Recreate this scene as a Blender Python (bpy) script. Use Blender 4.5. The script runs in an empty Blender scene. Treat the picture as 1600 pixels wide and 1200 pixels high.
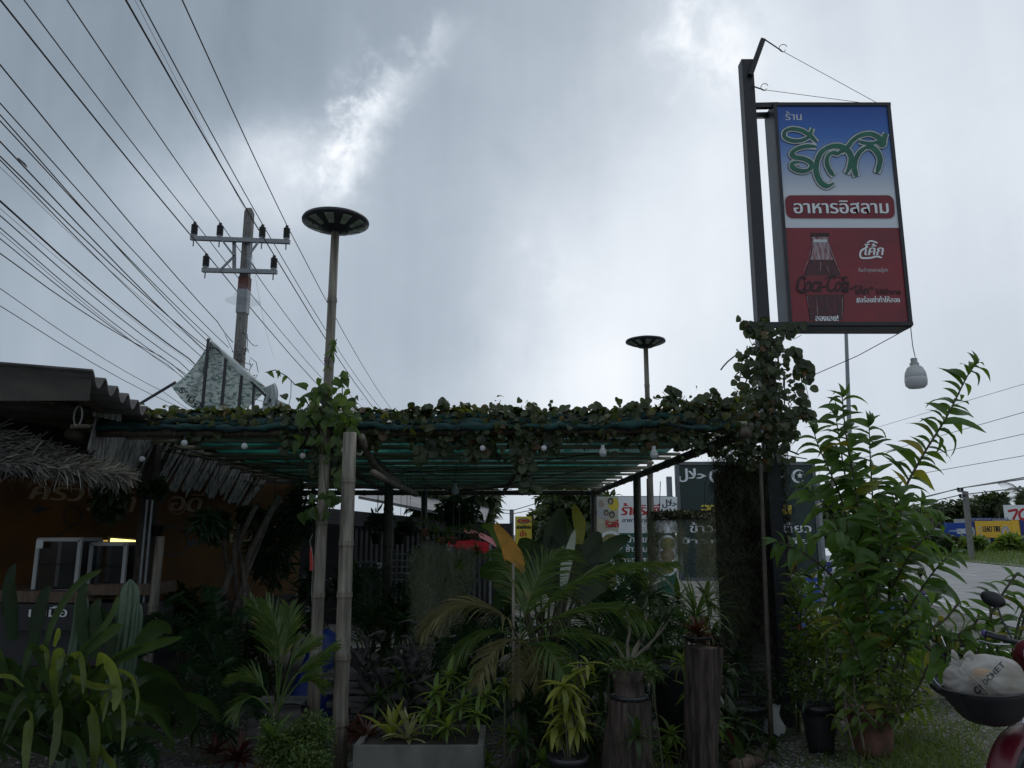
import bpy, math, random
import numpy as np
from mathutils import Vector, Matrix, noise, Quaternion
random.seed(7)
S = bpy.context.scene
COL = S.collection
pi = math.pi
# ------------------------------------------------------------------ camera
F = 1209.0; PITCH = math.radians(11); CZ = 1.6
sP, cP = math.sin(PITCH), math.cos(PITCH)
cam_data = bpy.data.cameras.new('camera'); cam = bpy.data.objects.new('camera', cam_data); COL.objects.link(cam)
cam.location = (0, 0, CZ); cam.rotation_euler = (pi/2+PITCH, 0, 0)
cam_data.sensor_width = 36; cam_data.lens = F/1600*36; cam_data.clip_start = .05; cam_data.clip_end = 3000
S.camera = cam
S.view_settings.view_transform = 'Standard'; S.view_settings.look = 'None'
S.view_settings.exposure = 0; S.view_settings.gamma = 1; S.view_settings.use_curve_mapping = False
S.cycles.max_bounces = 6; S.cycles.transparent_max_bounces = 12; S.cycles.diffuse_bounces = 3

def ray(px, py):
    dx, dy = px-800, 600-py
    return Vector((dx, F*cP-dy*sP, F*sP+dy*cP))
def P(px, py, Y):
    r = ray(px, py); t = Y/r.y
    return Vector((r.x*t, Y, CZ+r.z*t))
def G(px, py, z=0.0):
    r = ray(px, py); t = (z-CZ)/r.z
    return Vector((r.x*t, r.y*t, z))
def S_(px, Y): return px*Y/1230.0          # pixels to metres at distance Y

# ------------------------------------------------------------------ world: storm sky
W = bpy.data.worlds.new('World'); S.world = W; W.use_nodes = True
nt = W.node_tree; N = nt.nodes; L = nt.links
for n in list(N): N.remove(n)
def wn(t, **k):
    n = N.new(t)
    for a, b in k.items(): setattr(n, a, b)
    return n
def mth(op, a, b=None, c=None, clamp=False):
    n = wn('ShaderNodeMath', operation=op, use_clamp=clamp)
    for i, v in enumerate((a, b, c)):
        if v is None: continue
        if isinstance(v, (int, float)): n.inputs[i].default_value = v
        else: L.new(v, n.inputs[i])
    return n.outputs[0]
def vm(op, a, b=None, sc=None):
    n = wn('ShaderNodeVectorMath', operation=op)
    for i, v in enumerate((a, b)):
        if v is None: continue
        if isinstance(v, (tuple, Vector)): n.inputs[i].default_value = v
        else: L.new(v, n.inputs[i])
    if sc is not None: n.inputs['Scale'].default_value = sc
    return n.outputs['Value'] if op == 'DOT_PRODUCT' else n.outputs[0]
tc = wn('ShaderNodeTexCoord').outputs['Generated']
D = vm('NORMALIZE', tc)
sep = wn('ShaderNodeSeparateXYZ'); L.new(D, sep.inputs[0])
def wnoise(vec, scale, detail=6, rough=.55, dist=0.0):
    n = wn('ShaderNodeTexNoise'); L.new(vec, n.inputs['Vector'])
    n.inputs['Scale'].default_value = scale; n.inputs['Detail'].default_value = detail
    n.inputs['Roughness'].default_value = rough; n.inputs['Distortion'].default_value = dist
    return n
n1 = wnoise(D, 3.2, 8, .55)
w1 = vm('SCALE', vm('SUBTRACT', n1.outputs['Color'], (.5, .5, .5)), sc=.15)
n1b = wnoise(D, 11, 6, .6)
w2 = vm('SCALE', vm('SUBTRACT', n1b.outputs['Color'], (.5, .5, .5)), sc=.07)
DW = vm('NORMALIZE', vm('ADD', vm('ADD', D, w1), w2))
def blob(px, py, k, amp, acc, src=None):
    d = ray(px, py).normalized()
    e = mth('EXPONENT', mth('MULTIPLY', mth('SUBTRACT', vm('DOT_PRODUCT', src or DW, d), 1.0), k))
    return mth('MULTIPLY_ADD', e, amp, acc)
# brightness of the cloud deck: smooth field between observed directions, broken up by the warped direction
CTRL = [(0,0,.33),(200,0,.32),(400,0,.33),(600,0,.35),(750,0,.40),(900,0,.42),(1050,0,.45),(1200,0,.60),(1400,0,.68),(1600,0,.66),
 (0,150,.35),(200,140,.34),(400,140,.35),(540,110,.38),(700,130,.45),(850,150,.55),(1000,130,.64),(1150,120,.82),(1350,120,.76),(1550,120,.72),
 (0,300,.43),(200,290,.46),(400,270,.55),(520,270,.60),(650,300,.45),(800,300,.49),(950,300,.62),(1100,300,.74),(1450,300,.70),
 (0,450,.44),(200,450,.49),(400,450,.51),(600,450,.45),(750,450,.47),(900,450,.62),(1100,450,.70),(1500,450,.66),
 (100,600,.43),(350,600,.46),(600,600,.50),(750,620,.56),(900,600,.78),(1050,600,.72),(1300,620,.66),(1550,620,.62),(300,200,.34),(480,195,.36),(100,220,.37),(250,215,.38),(420,215,.40),(560,160,.40),(640,210,.48),(700,220,.44),(560,330,.52),(620,420,.42),(820,60,.44),(950,40,.42)]
sw, swl = 1e-5, 1e-5*.53
for px, py, lv in CTRL:
    lv = lv+max(0, lv-.5)*.32-max(0, .40-lv)*.35
    e = mth('EXPONENT', mth('MULTIPLY', mth('SUBTRACT', vm('DOT_PRODUCT', DW, ray(px, py).normalized()), 1.0), 150.0))
    sw = mth('ADD', sw, e) if not isinstance(sw, float) else mth('ADD', e, sw)
    swl = mth('MULTIPLY_ADD', e, lv, swl)
bri = mth('DIVIDE', swl, sw)
for b in [(350, 262, 420, .10), (430, 258, 420, .12), (500, 275, 420, .10), (290, 290, 420, .07), (230, 320, 350, .04), (420, 310, 300, .05), (300, 165, 260, -.03), (430, 165, 260, -.035), (520, 175, 400, -.03), (180, 190, 260, -.02),
          (760, 400, 120, .05), (860, 480, 120, .08), (960, 350, 120, .05), (1100, 500, 80, .04), (800, 600, 150, .04), (1080, 200, 120, .05), (1010, 420, 200, .04), (900, 560, 200, .06), (940, 620, 300, .05), (1500, 300, 80, .04), (1050, 60, 200, .06)]:
    bri = blob(*b, bri)
n6 = wnoise(D, 22, 8, .6, .3)
w3 = vm('SCALE', vm('SUBTRACT', n6.outputs['Color'], (.5, .5, .5)), sc=.10)
DW3 = vm('NORMALIZE', vm('ADD', DW, w3))
glow = 0.0
for b in [(592, 160, 2400, .42), (585, 190, 2400, .34), (568, 225, 2200, .34), (545, 262, 2000, .32), (528, 295, 2200, .22), (622, 125, 3000, .22), (655, 90, 2200, .22), (680, 60, 2500, .16), (500, 258, 1300, .13), (450, 245, 1000, .07), (400, 250, 900, .03), (640, 175, 3000, .12), (1120, 42, 1200, .18), (1075, 62, 1500, .14), (1165, 60, 1500, .12), (880, 400, 2500, .06), (905, 440, 2500, .06)]:
    glow = blob(*b, glow, DW3)
gm_ = wn('ShaderNodeMapRange'); L.new(n6.outputs[0], gm_.inputs[0]); gm_.inputs[1].default_value = .36; gm_.inputs[2].default_value = .62; gm_.inputs[3].default_value = .25; gm_.inputs[4].default_value = 1.0
bri = mth('MULTIPLY_ADD', glow, gm_.outputs[0], bri)
n4 = wnoise(D, 7.0, 9, .6, .5)
bri = mth('MULTIPLY_ADD', mth('SUBTRACT', n4.outputs[0], .5), .11, bri)
n5 = wnoise(D, 2.6, 5, .5, .2)
bri = mth('MULTIPLY_ADD', mth('SUBTRACT', n5.outputs[0], .5), .10, bri)
# rain shafts: noise stretched vertically (azimuth coordinate)
az = mth('DIVIDE', sep.outputs[0], mth('MAXIMUM', sep.outputs[1], .2))
cb = wn('ShaderNodeCombineXYZ'); L.new(mth('MULTIPLY', az, 9.0), cb.inputs[0]); L.new(mth('MULTIPLY', sep.outputs[2], 1.2), cb.inputs[2])
n3 = wnoise(cb.outputs[0], 1.3, 4, .5)
bri = mth('MULTIPLY_ADD', mth('SUBTRACT', n3.outputs[0], .5), .12, bri)
class _o: pass
lum2 = _o(); lum2.outputs = [bri]
tint = wn('ShaderNodeMix', data_type='RGBA'); L.new(lum2.outputs[0], tint.inputs[0])
tint.inputs[6].default_value = (.76, 1.0, 1.26, 1); tint.inputs[7].default_value = (.965, 1.0, 1.05, 1)
cloudc = wn('ShaderNodeMix', data_type='RGBA', blend_type='MULTIPLY'); cloudc.inputs[0].default_value = 1
L.new(tint.outputs[2], cloudc.inputs[6]); L.new(lum2.outputs[0], cloudc.inputs[7])
sky = wn('ShaderNodeTexSky'); sky.sky_type = 'NISHITA'; sky.sun_disc = False
sky.sun_elevation = math.radians(48); sky.sun_rotation = math.radians(12)
bg1 = wn('ShaderNodeBackground'); L.new(sky.outputs[0], bg1.inputs[0]); bg1.inputs[1].default_value = .06
bg2 = wn('ShaderNodeBackground'); L.new(cloudc.outputs[2], bg2.inputs[0]); bg2.inputs[1].default_value = 1.0
mx = wn('ShaderNodeMixShader'); mx.inputs[0].default_value = .96
L.new(bg1.outputs[0], mx.inputs[1]); L.new(bg2.outputs[0], mx.inputs[2])
out = wn('ShaderNodeOutputWorld'); L.new(mx.outputs[0], out.inputs[0])
# ------------------------------------------------------------------ sun behind the clouds
sl = bpy.data.lights.new('sun', 'SUN'); sl.energy = .55; sl.angle = math.radians(20); sl.color = (1, .97, .92)
so = bpy.data.objects.new('sun', sl); COL.objects.link(so)
sd = Vector((math.sin(math.radians(12))*math.cos(math.radians(48)), math.cos(math.radians(12))*math.cos(math.radians(48)), math.sin(math.radians(48))))
so.rotation_euler = sd.to_track_quat('Z', 'Y').to_euler(); so.location = sd*40

# ------------------------------------------------------------------ materials
def newmat(name):
    m = bpy.data.materials.new(name); m.use_nodes = True
    return m, m.node_tree, m.node_tree.nodes['Principled BSDF']
def mat(name, col, rough=.65, col2=None, scale=6, stretch=(1, 1, 1), bump=0, metal=0, trans=0, alpha=1, detail=5, emit=0, spec=.5, thr=(.35, .65), coord='Object', transl=0):
    m, t, b = newmat(name); n = t.nodes; l = t.links
    b.inputs['Roughness'].default_value = rough; b.inputs['Metallic'].default_value = metal
    b.inputs['Specular IOR Level'].default_value = spec
    if trans: b.inputs['Transmission Weight'].default_value = trans
    if alpha < 1: b.inputs['Alpha'].default_value = alpha
    if col2 is None: col2 = tuple(c*.72 for c in col)
    tcn = n.new('ShaderNodeTexCoord'); mp = n.new('ShaderNodeMapping'); mp.inputs['Scale'].default_value = stretch
    l.new(tcn.outputs[coord], mp.inputs[0])
    nz = n.new('ShaderNodeTexNoise'); nz.inputs['Scale'].default_value = scale; nz.inputs['Detail'].default_value = detail
    l.new(mp.outputs[0], nz.inputs['Vector'])
    mr = n.new('ShaderNodeMapRange'); mr.inputs[1].default_value = thr[0]; mr.inputs[2].default_value = thr[1]; l.new(nz.outputs[0], mr.inputs[0])
    mix = n.new('ShaderNodeMix'); mix.data_type = 'RGBA'; l.new(mr.outputs[0], mix.inputs[0])
    mix.inputs[6].default_value = (*col, 1); mix.inputs[7].default_value = (*col2, 1)
    l.new(mix.outputs[2], b.inputs['Base Color'])
    if emit:
        b.inputs['Emission Color'].default_value = (*col, 1); b.inputs['Emission Strength'].default_value = emit
    if bump:
        bp = n.new('ShaderNodeBump'); bp.inputs['Strength'].default_value = bump; bp.inputs['Distance'].default_value = .01
        l.new(nz.outputs[0], bp.inputs['Height']); l.new(bp.outputs[0], b.inputs['Normal'])
    if transl:
        tr = n.new('ShaderNodeBsdfTranslucent'); l.new(mix.outputs[2], tr.inputs[0])
        ms = n.new('ShaderNodeMixShader'); ms.inputs[0].default_value = transl
        l.new(b.outputs[0], ms.inputs[1]); l.new(tr.outputs[0], ms.inputs[2]); l.new(ms.outputs[0], n['Material Output'].inputs[0])
    return m
def leafmat(name, c1, c2, c3=None, trans=.35, rough=.42, spec=.4, boost=2.0):
    """c1..c2 random leaf to leaf, c3 a rare yellowed tone"""
    m, t, b = newmat(name); n = t.nodes; l = t.links
    oi = n.new('ShaderNodeObjectInfo'); ge = n.new('ShaderNodeNewGeometry')
    a = n.new('ShaderNodeMath'); a.operation = 'ADD'; l.new(oi.outputs['Random'], a.inputs[0]); l.new(ge.outputs['Random Per Island'], a.inputs[1])
    f = n.new('ShaderNodeMath'); f.operation = 'FRACT'; l.new(a.outputs[0], f.inputs[0])
    cr = n.new('ShaderNodeValToRGB'); e = cr.color_ramp.elements
    e[0].color = (*c1, 1); e[1].position = .93 if c3 else 1; e[1].color = (*c2, 1)
    if c3: x = e.new(.975); x.color = (*c3, 1)
    l.new(f.outputs[0], cr.inputs[0])
    tcn = n.new('ShaderNodeTexCoord'); nz = n.new('ShaderNodeTexNoise'); nz.inputs['Scale'].default_value = 14; nz.inputs['Detail'].default_value = 3
    l.new(tcn.outputs['Object'], nz.inputs['Vector'])
    mr = n.new('ShaderNodeMapRange'); mr.inputs[3].default_value = .6; mr.inputs[4].default_value = 1.35; l.new(nz.outputs[0], mr.inputs[0])
    mu = n.new('ShaderNodeMix'); mu.data_type = 'RGBA'; mu.blend_type = 'MULTIPLY'; mu.inputs[0].default_value = 1
    l.new(cr.outputs[0], mu.inputs[6]); l.new(mr.outputs[0], mu.inputs[7])
    nz2 = n.new('ShaderNodeTexNoise'); nz2.inputs['Scale'].default_value = 46; nz2.inputs['Detail'].default_value = 2; l.new(tcn.outputs['Object'], nz2.inputs['Vector'])
    sp_m = n.new('ShaderNodeMapRange'); sp_m.inputs[1].default_value = .68; sp_m.inputs[2].default_value = .74; sp_m.inputs[4].default_value = .7; l.new(nz2.outputs[0], sp_m.inputs[0])
    sx_ = n.new('ShaderNodeMix'); sx_.data_type = 'RGBA'; l.new(sp_m.outputs[0], sx_.inputs[0]); l.new(mu.outputs[2], sx_.inputs[6]); sx_.inputs[7].default_value = (.09, .06, .03, 1); mu = sx_
    l.new(mu.outputs[2], b.inputs['Base Color']); b.inputs['Roughness'].default_value = rough; b.inputs['Specular IOR Level'].default_value = spec
    if trans:
        br = n.new('ShaderNodeMix'); br.data_type = 'RGBA'; br.blend_type = 'MULTIPLY'; br.inputs[0].default_value = 1
        l.new(mu.outputs[2], br.inputs[6]); br.inputs[7].default_value = (boost*1.15, boost*1.1, boost*.5, 1)
        tr = n.new('ShaderNodeBsdfTranslucent'); l.new(br.outputs[2], tr.inputs[0])
        ms = n.new('ShaderNodeMixShader'); ms.inputs[0].default_value = trans
        l.new(b.outputs[0], ms.inputs[1]); l.new(tr.outputs[0], ms.inputs[2]); l.new(ms.outputs[0], n['Material Output'].inputs[0])
    return m
M = {}
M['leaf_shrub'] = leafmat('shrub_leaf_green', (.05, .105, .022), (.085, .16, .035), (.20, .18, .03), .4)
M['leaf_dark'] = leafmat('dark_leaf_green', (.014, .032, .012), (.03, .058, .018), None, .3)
M['leaf_vine'] = leafmat('vine_leaf_green', (.024, .038, .017), (.05, .07, .026), (.10, .06, .025), .3)
M['leaf_vinegold'] = leafmat('vine_leaf_olive', (.04, .055, .018), (.085, .09, .025), (.12, .06, .025), .45)
M['leaf_bright'] = leafmat('bright_leaf_green', (.07, .14, .03), (.13, .20, .04), (.22, .22, .04), .45)
M['leaf_yellow'] = leafmat('yellow_spotted_leaf', (.13, .17, .03), (.24, .25, .05), None, .35)
M['leaf_hedge'] = leafmat('hedge_leaf_green', (.075, .13, .025), (.13, .19, .04), (.2, .2, .05), .45)
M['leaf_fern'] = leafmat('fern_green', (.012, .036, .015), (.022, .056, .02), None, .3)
M['leaf_palm'] = leafmat('palm_leaf_green', (.05, .09, .025), (.09, .14, .035), (.17, .16, .05), .35)
M['leaf_strap'] = leafmat('strap_leaf_green', (.022, .045, .014), (.042, .075, .018), None, .4)
M['leaf_strapbacklit'] = leafmat('strap_leaf_pale', (.065, .095, .022), (.12, .155, .035), None, .45)  # brighter copy of the strap green: backlight painted into the hanging tips
M['leaf_red'] = leafmat('red_bromeliad_leaf', (.055, .012, .012), (.09, .03, .018), (.07, .07, .03), .3, boost=1.2)
M['leaf_cream'] = leafmat('cream_striped_leaf', (.22, .24, .12), (.34, .34, .2), None, .3, boost=1.2)
M['leaf_orange'] = leafmat('orange_withering_leaf', (.42, .20, .02), (.5, .24, .02), None, .35, boost=1.3)
M['leaf_white'] = leafmat('white_leaf_underside', (.42, .46, .38), (.5, .52, .45), None, .35, boost=1)
M['leaf_grey'] = leafmat('grey_cactus_green', (.07, .11, .07), (.09, .13, .085), None, 0)
M['leaf_far'] = leafmat('far_tree_green', (.03, .05, .02), (.055, .08, .03), None, .25)
M['leaf_far2'] = leafmat('far_tree_olive', (.05, .065, .03), (.08, .095, .04), None, .25)
M['grass'] = leafmat('grass_green', (.06, .11, .025), (.12, .17, .045), (.2, .18, .08), .3)
M['moss'] = leafmat('spanish_moss_grey', (.26, .28, .20), (.38, .40, .30), (.26, .22, .15), .1, .8, .1)
M['mosscol'] = leafmat('column_moss', (.075, .085, .055), (.14, .15, .10), (.10, .075, .05), .1, .8, .1)
M['thatch'] = leafmat('dry_thatch', (.06, .054, .048), (.32, .31, .29), (.08, .065, .05), .15, .8, .15, 1)
M['dry'] = leafmat('dry_frond_straw', (.10, .10, .045), (.16, .14, .06), None, .2, .7, .2, 1)
M['stem'] = mat('green_brown_stem', (.07, .065, .03), .7, (.04, .04, .02), 20)
M['stemgrey'] = mat('grey_woody_stem', (.17, .15, .12), .8, (.09, .08, .065), 25)
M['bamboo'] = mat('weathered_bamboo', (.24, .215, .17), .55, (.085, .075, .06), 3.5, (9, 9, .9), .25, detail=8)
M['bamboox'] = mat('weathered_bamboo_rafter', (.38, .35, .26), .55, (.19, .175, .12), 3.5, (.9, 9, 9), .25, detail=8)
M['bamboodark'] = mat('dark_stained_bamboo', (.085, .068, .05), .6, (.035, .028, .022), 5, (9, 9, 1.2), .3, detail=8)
M['greywood'] = mat('weathered_grey_plank', (.42, .415, .40), .85, (.14, .135, .13), 3, (16, 16, 1.6), .6, detail=9, thr=(.38, .62))
M['darkwood'] = mat('dark_old_wood', (.055, .042, .032), .8, (.02, .016, .013), 3, (12, 12, 2), .6, detail=8)
M['bark'] = mat('stump_bark', (.075, .055, .045), .9, (.016, .012, .010), 3, (10, 10, 1.4), 1.0, detail=9)
M['driftwood'] = mat('driftwood', (.05, .045, .04), .8, (.012, .011, .01), 5, (5, 5, 2), .6, detail=8)
M['brownwood'] = mat('brown_timber', (.16, .11, .075), .75, (.08, .055, .04), 3, (10, 10, 2), .3)
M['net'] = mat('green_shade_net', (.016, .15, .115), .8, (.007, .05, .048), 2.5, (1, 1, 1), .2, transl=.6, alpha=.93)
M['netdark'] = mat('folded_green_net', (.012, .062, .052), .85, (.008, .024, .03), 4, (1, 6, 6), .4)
M['metaldark'] = mat('dark_painted_steel', (.022, .024, .03), .42, (.03, .03, .034), 12, spec=.4)
M['metalgrey'] = mat('grey_sign_side', (.13, .14, .155), .5, (.10, .11, .12), 6)
M['galv'] = mat('galvanised_steel', (.27, .29, .31), .45, (.2, .21, .23), 20, metal=.3)
M['chrome'] = mat('chrome', (.6, .6, .62), .15, (.5, .5, .52), 10, metal=1)
M['concrete'] = mat('weathered_concrete', (.15, .143, .13), .9, (.06, .058, .052), 4, (1, 1, .5), .3, detail=9)
M['polecon'] = mat('utility_pole_concrete', (.22, .215, .20), .9, (.15, .145, .135), 6, (3, 3, .6), .2, detail=8)
M['rubber'] = mat('black_insulator', (.012, .012, .013), .4)
M['cable'] = mat('black_cable', (.012, .012, .014), .6)
M['cablethin'] = mat('grey_thin_wire', (.12, .12, .13), .5)
M['black'] = mat('black_plastic', (.012, .013, .016), .45, (.018, .018, .02), 8)
M['white'] = mat('white_paint', (.75, .76, .76), .5, (.62, .63, .63), 8)
M['bulb'] = mat('milky_bulb', (.86, .87, .88), .3, (.8, .82, .84), 8, transl=.6)
M['terracotta'] = mat('terracotta', (.24, .11, .075), .85, (.13, .07, .055), 9, bump=.2)
M['fibro'] = mat('fibre_cement_sheet', (.15, .145, .14), .9, (.06, .058, .056), 3, (1, 3, 3), .3, detail=9)
M['fascia'] = mat('old_brown_fascia', (.07, .062, .052), .85, (.02, .02, .022), 2, (1, 1, 2))
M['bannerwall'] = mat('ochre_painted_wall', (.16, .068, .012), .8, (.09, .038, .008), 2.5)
M['gold'] = mat('tan_painted_letter', (.42, .30, .19), .7)
M['interior'] = mat('shade_toned_plaster', (.05, .045, .04), .9, (.03, .028, .026), 2)  # plaster with shadow put into its colour, for walls in shade
M['glass'] = mat('cabinet_glass', (.02, .024, .026), .08, (.015, .018, .02), 5, alpha=.45)
M['vinyl'] = mat('torn_vinyl_banner', (.5, .56, .55), .45, (.10, .17, .145), 17, (1, 1, 2.6), .9, detail=12, thr=(.46, .62), transl=.35)
M['vinylwhite'] = mat('vinyl_banner_edge', (.55, .6, .6), .45, (.42, .48, .48), 8, transl=.4)
M['soil'] = mat('dark_soil', (.035, .028, .022), .95, (.018, .015, .012), 12, bump=.5)
M['slate'] = mat('stacked_slate', (.13, .125, .12), .85, (.05, .048, .046), 5, (1, 1, 6), .5, detail=8)
M['darkred'] = mat('dark_red_scooter_paint', (.10, .008, .017), .32, (.09, .007, .015), 3, spec=.6)
M['blue'] = mat('blue_tarp', (.008, .035, .22), .5, (.006, .025, .16), 6, bump=.3)
M['redcloth'] = mat('red_awning_fabric', (.50, .03, .04), .7, (.38, .02, .03), 5, transl=.4)
M['asphalt'] = mat('worn_concrete_asphalt', (.28, .28, .285), .85, (.20, .20, .205), 1.2, detail=10)
M['roadpaint'] = mat('road_paint', (.55, .55, .55), .7, (.35, .35, .35), 8)
M['yellow'] = mat('yellow_print', (.62, .50, .05), .5, (.58, .46, .05), 5)
M['orangey'] = mat('orange_yellow_print', (.85, .52, .05), .5, (.8, .47, .04), 4)
M['navy'] = mat('navy_print', (.02, .035, .20), .5, (.02, .03, .16), 4)
M['royal'] = mat('royal_blue_print', (.015, .075, .40), .45, (.015, .065, .34), 4)
M['dgreen'] = mat('dark_green_print', (.013, .032, .029), .5, (.010, .026, .024), 2)
M['mgreen'] = mat('menu_green_print', (.012, .10, .065), .5, (.010, .075, .05), 3)
M['red'] = mat('red_print', (.5, .02, .025), .5, (.42, .018, .02), 5)
M['signred'] = mat('faded_red_print', (.24, .018, .028), .4, (.17, .02, .03), 3)
M['signpill'] = mat('crimson_print', (.22, .008, .022), .4, (.15, .008, .02), 4)
M['silver'] = mat('silver_outline_print', (.62, .66, .68), .4)
M['logogreen'] = mat('green_logo_print', (.012, .15, .085), .4, (.008, .09, .07), 7)
M['ink'] = mat('dark_ink', (.012, .02, .03), .5)
M['inkred'] = mat('dark_maroon_ink', (.035, .008, .012), .5)
M['whiteprint'] = mat('white_print', (.80, .82, .84), .45, (.74, .77, .79), 6)
M['creamprint'] = mat('cream_print', (.5, .48, .36), .5, (.38, .36, .28), 8)
M['foodprint'] = mat('curry_food_print', (.28, .26, .08), .5, (.14, .14, .05), 30)
M['meatprint'] = mat('meat_food_print', (.22, .12, .07), .5, (.3, .26, .2), 30)
M['skin'] = mat('printed_portrait_tone', (.33, .27, .22), .5)
M['greypanel'] = mat('pale_grey_panel', (.42, .43, .43), .6, (.34, .35, .35), 3)
M['tube'] = mat('lit_fluorescent_tube', (1.0, .82, .25), .5, (1, .8, .2), 3, emit=2.2)
M['bag'] = mat('white_plastic_bag', (.50, .485, .46), .3, (.36, .31, .26), 6, transl=.35, spec=.5)
M['bagfill'] = mat('beige_bag_contents', (.40, .28, .18), .6, (.33, .22, .14), 12)
M['purple'] = mat('purple_grip_cap', (.10, .06, .24), .4)
M['pebble'] = mat('gravel_pebble', (.26, .25, .235), .85, (.12, .115, .11), 6)
M['zinc'] = mat('zinc_roof_sheet', (.20, .20, .21), .6, (.10, .10, .10), 3, (1, 1, 1))
M['slat'] = mat('slatted_dark_wall', (.07, .075, .075), .7, (.04, .04, .04), 4)

# ------------------------------------------------------------------ mesh helpers
class MB:
    def __init__(s): s.v = []; s.f = []; s.mi = []; s.cur = 0
    def quad(s, *p):
        i = len(s.v); s.v += [tuple(q) for q in p]; s.f.append(tuple(range(i, i+len(p)))); s.mi.append(s.cur); return s
    def face(s, idx): s.f.append(tuple(idx)); s.mi.append(s.cur)
    def box(s, c, d, rot=None):
        i = len(s.v); c = Vector(c)
        for x in (-.5, .5):
            for y in (-.5, .5):
                for z in (-.5, .5):
                    q = Vector((x*d[0], y*d[1], z*d[2]))
                    if rot is not None: q = rot @ q
                    s.v.append(tuple(c+q))
        for f in ((0, 1, 3, 2), (4, 6, 7, 5), (0, 4, 5, 1), (2, 3, 7, 6), (0, 2, 6, 4), (1, 5, 7, 3)): s.face([i+k for k in f])
        return s
    def beam(s, a, b, w, h, up=(0, 0, 1)):
        a, b = Vector(a), Vector(b); d = b-a; ln = d.length; d.normalize(); up = Vector(up)
        if abs(d.dot(up)) > .95: up = Vector((0, 1, 0))
        x = d.cross(up).normalized(); z = x.cross(d)
        return s.box((a+b)/2, (w, ln, h), Matrix((x, d, z)).transposed())
    def tube(s, pts, rad, n=8, cap=True):
        pts = [Vector(p) for p in pts]; k = len(pts)
        if not hasattr(rad, '__len__'): rad = [rad]*k
        i0 = len(s.v); ref = None
        for j, p in enumerate(pts):
            d = (pts[min(j+1, k-1)]-pts[max(j-1, 0)])
            d = d.normalized() if d.length > 1e-9 else Vector((0, 0, 1))
            if ref is None: ref = Vector((1, 0, 0)) if abs(d.x) < .8 else Vector((0, 1, 0))
            x = (ref-d*ref.dot(d)).normalized(); ref = x; y = d.cross(x)
            for a in range(n):
                t = 2*pi*a/n; s.v.append(tuple(p+(x*math.cos(t)+y*math.sin(t))*rad[j]))
        for j in range(k-1):
            for a in range(n):
                b = (a+1) % n; s.face((i0+j*n+a, i0+j*n+b, i0+(j+1)*n+b, i0+(j+1)*n+a))
        if cap:
            s.face([i0+a for a in range(n)][::-1]); s.face([i0+(k-1)*n+a for a in range(n)])
        return s
    def lathe(s, c, prof, n=20, axis=None, sx=1, sy=1):
        """prof: list of (r, h)"""
        c = Vector(c); i0 = len(s.v); k = len(prof)
        q = Vector((0, 0, 1)).rotation_difference(Vector(axis)).to_matrix() if axis is not None else Matrix.Identity(3)
        for r, h in prof:
            for a in range(n):
                t = 2*pi*a/n; s.v.append(tuple(c+q @ Vector((r*sx*math.cos(t), r*sy*math.sin(t), h))))
        for j in range(k-1):
            for a in range(n):
                b = (a+1) % n; s.face((i0+j*n+a, i0+j*n+b, i0+(j+1)*n+b, i0+(j+1)*n+a))
        if prof[0][0] > 1e-4: s.face([i0+a for a in range(n)][::-1])
        if prof[-1][0] > 1e-4: s.face([i0+(k-1)*n+a for a in range(n)])
        return s
    def grid(s, fn, nu, nv):
        i0 = len(s.v)
        for j in range(nv+1):
            for i in range(nu+1): s.v.append(tuple(fn(i/nu, j/nv)))
        for j in range(nv):
            for i in range(nu):
                a = i0+j*(nu+1)+i; s.face((a, a+1, a+nu+2, a+nu+1))
        return s
    def extr(s, poly, off):
        """prism from 3D polygon list and offset vector"""
        i0 = len(s.v); k = len(poly); off = Vector(off)
        s.v += [tuple(p) for p in poly]+[tuple(Vector(p)+off) for p in poly]
        s.face([i0+a for a in range(k)]); s.face([i0+k+a for a in range(k)][::-1])
        for a in range(k):
            b = (a+1) % k; s.face((i0+b, i0+a, i0+k+a, i0+k+b))
        return s
    def mesh(s, name, mats, smooth=False, off=(0, 0, 0)):
        me = bpy.data.meshes.new(name); ox, oy, oz = off
        me.from_pydata([(x-ox, y-oy, z-oz) for x, y, z in s.v], [], s.f)
        for m in (mats if isinstance(mats, (list, tuple)) else [mats]): me.materials.append(M[m] if isinstance(m, str) else m)
        if any(s.mi): me.polygons.foreach_set('material_index', s.mi)
        if smooth: me.polygons.foreach_set('use_smooth', [True]*len(me.polygons))
        me.update(); return me
    def build(s, name, mats, parent=None, smooth=False, loc=None):
        off = Vector((0, 0, 0))
        if parent is not None: off = wloc(parent)
        elif loc is not None: off = Vector(loc)
        me = s.mesh(name, mats, smooth, off)
        o = bpy.data.objects.new(name, me); COL.objects.link(o)
        if parent is not None: o.parent = parent
        elif loc is not None: o.location = loc
        return o
def wloc(o):
    v = Vector((0, 0, 0))
    while o is not None: v += o.location; o = o.parent
    return v
def tag(o, label=None, cat=None, group=None, kind=None):
    for k, v in (('label', label), ('category', cat), ('group', group), ('kind', kind)):
        if v: o[k] = v
    return o
def T(name, label, cat, loc=(0, 0, 0), group=None):
    o = bpy.data.objects.new(name, None); COL.objects.link(o); o.location = loc; o.empty_display_size = .2
    return tag(o, label, cat, group)
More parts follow.
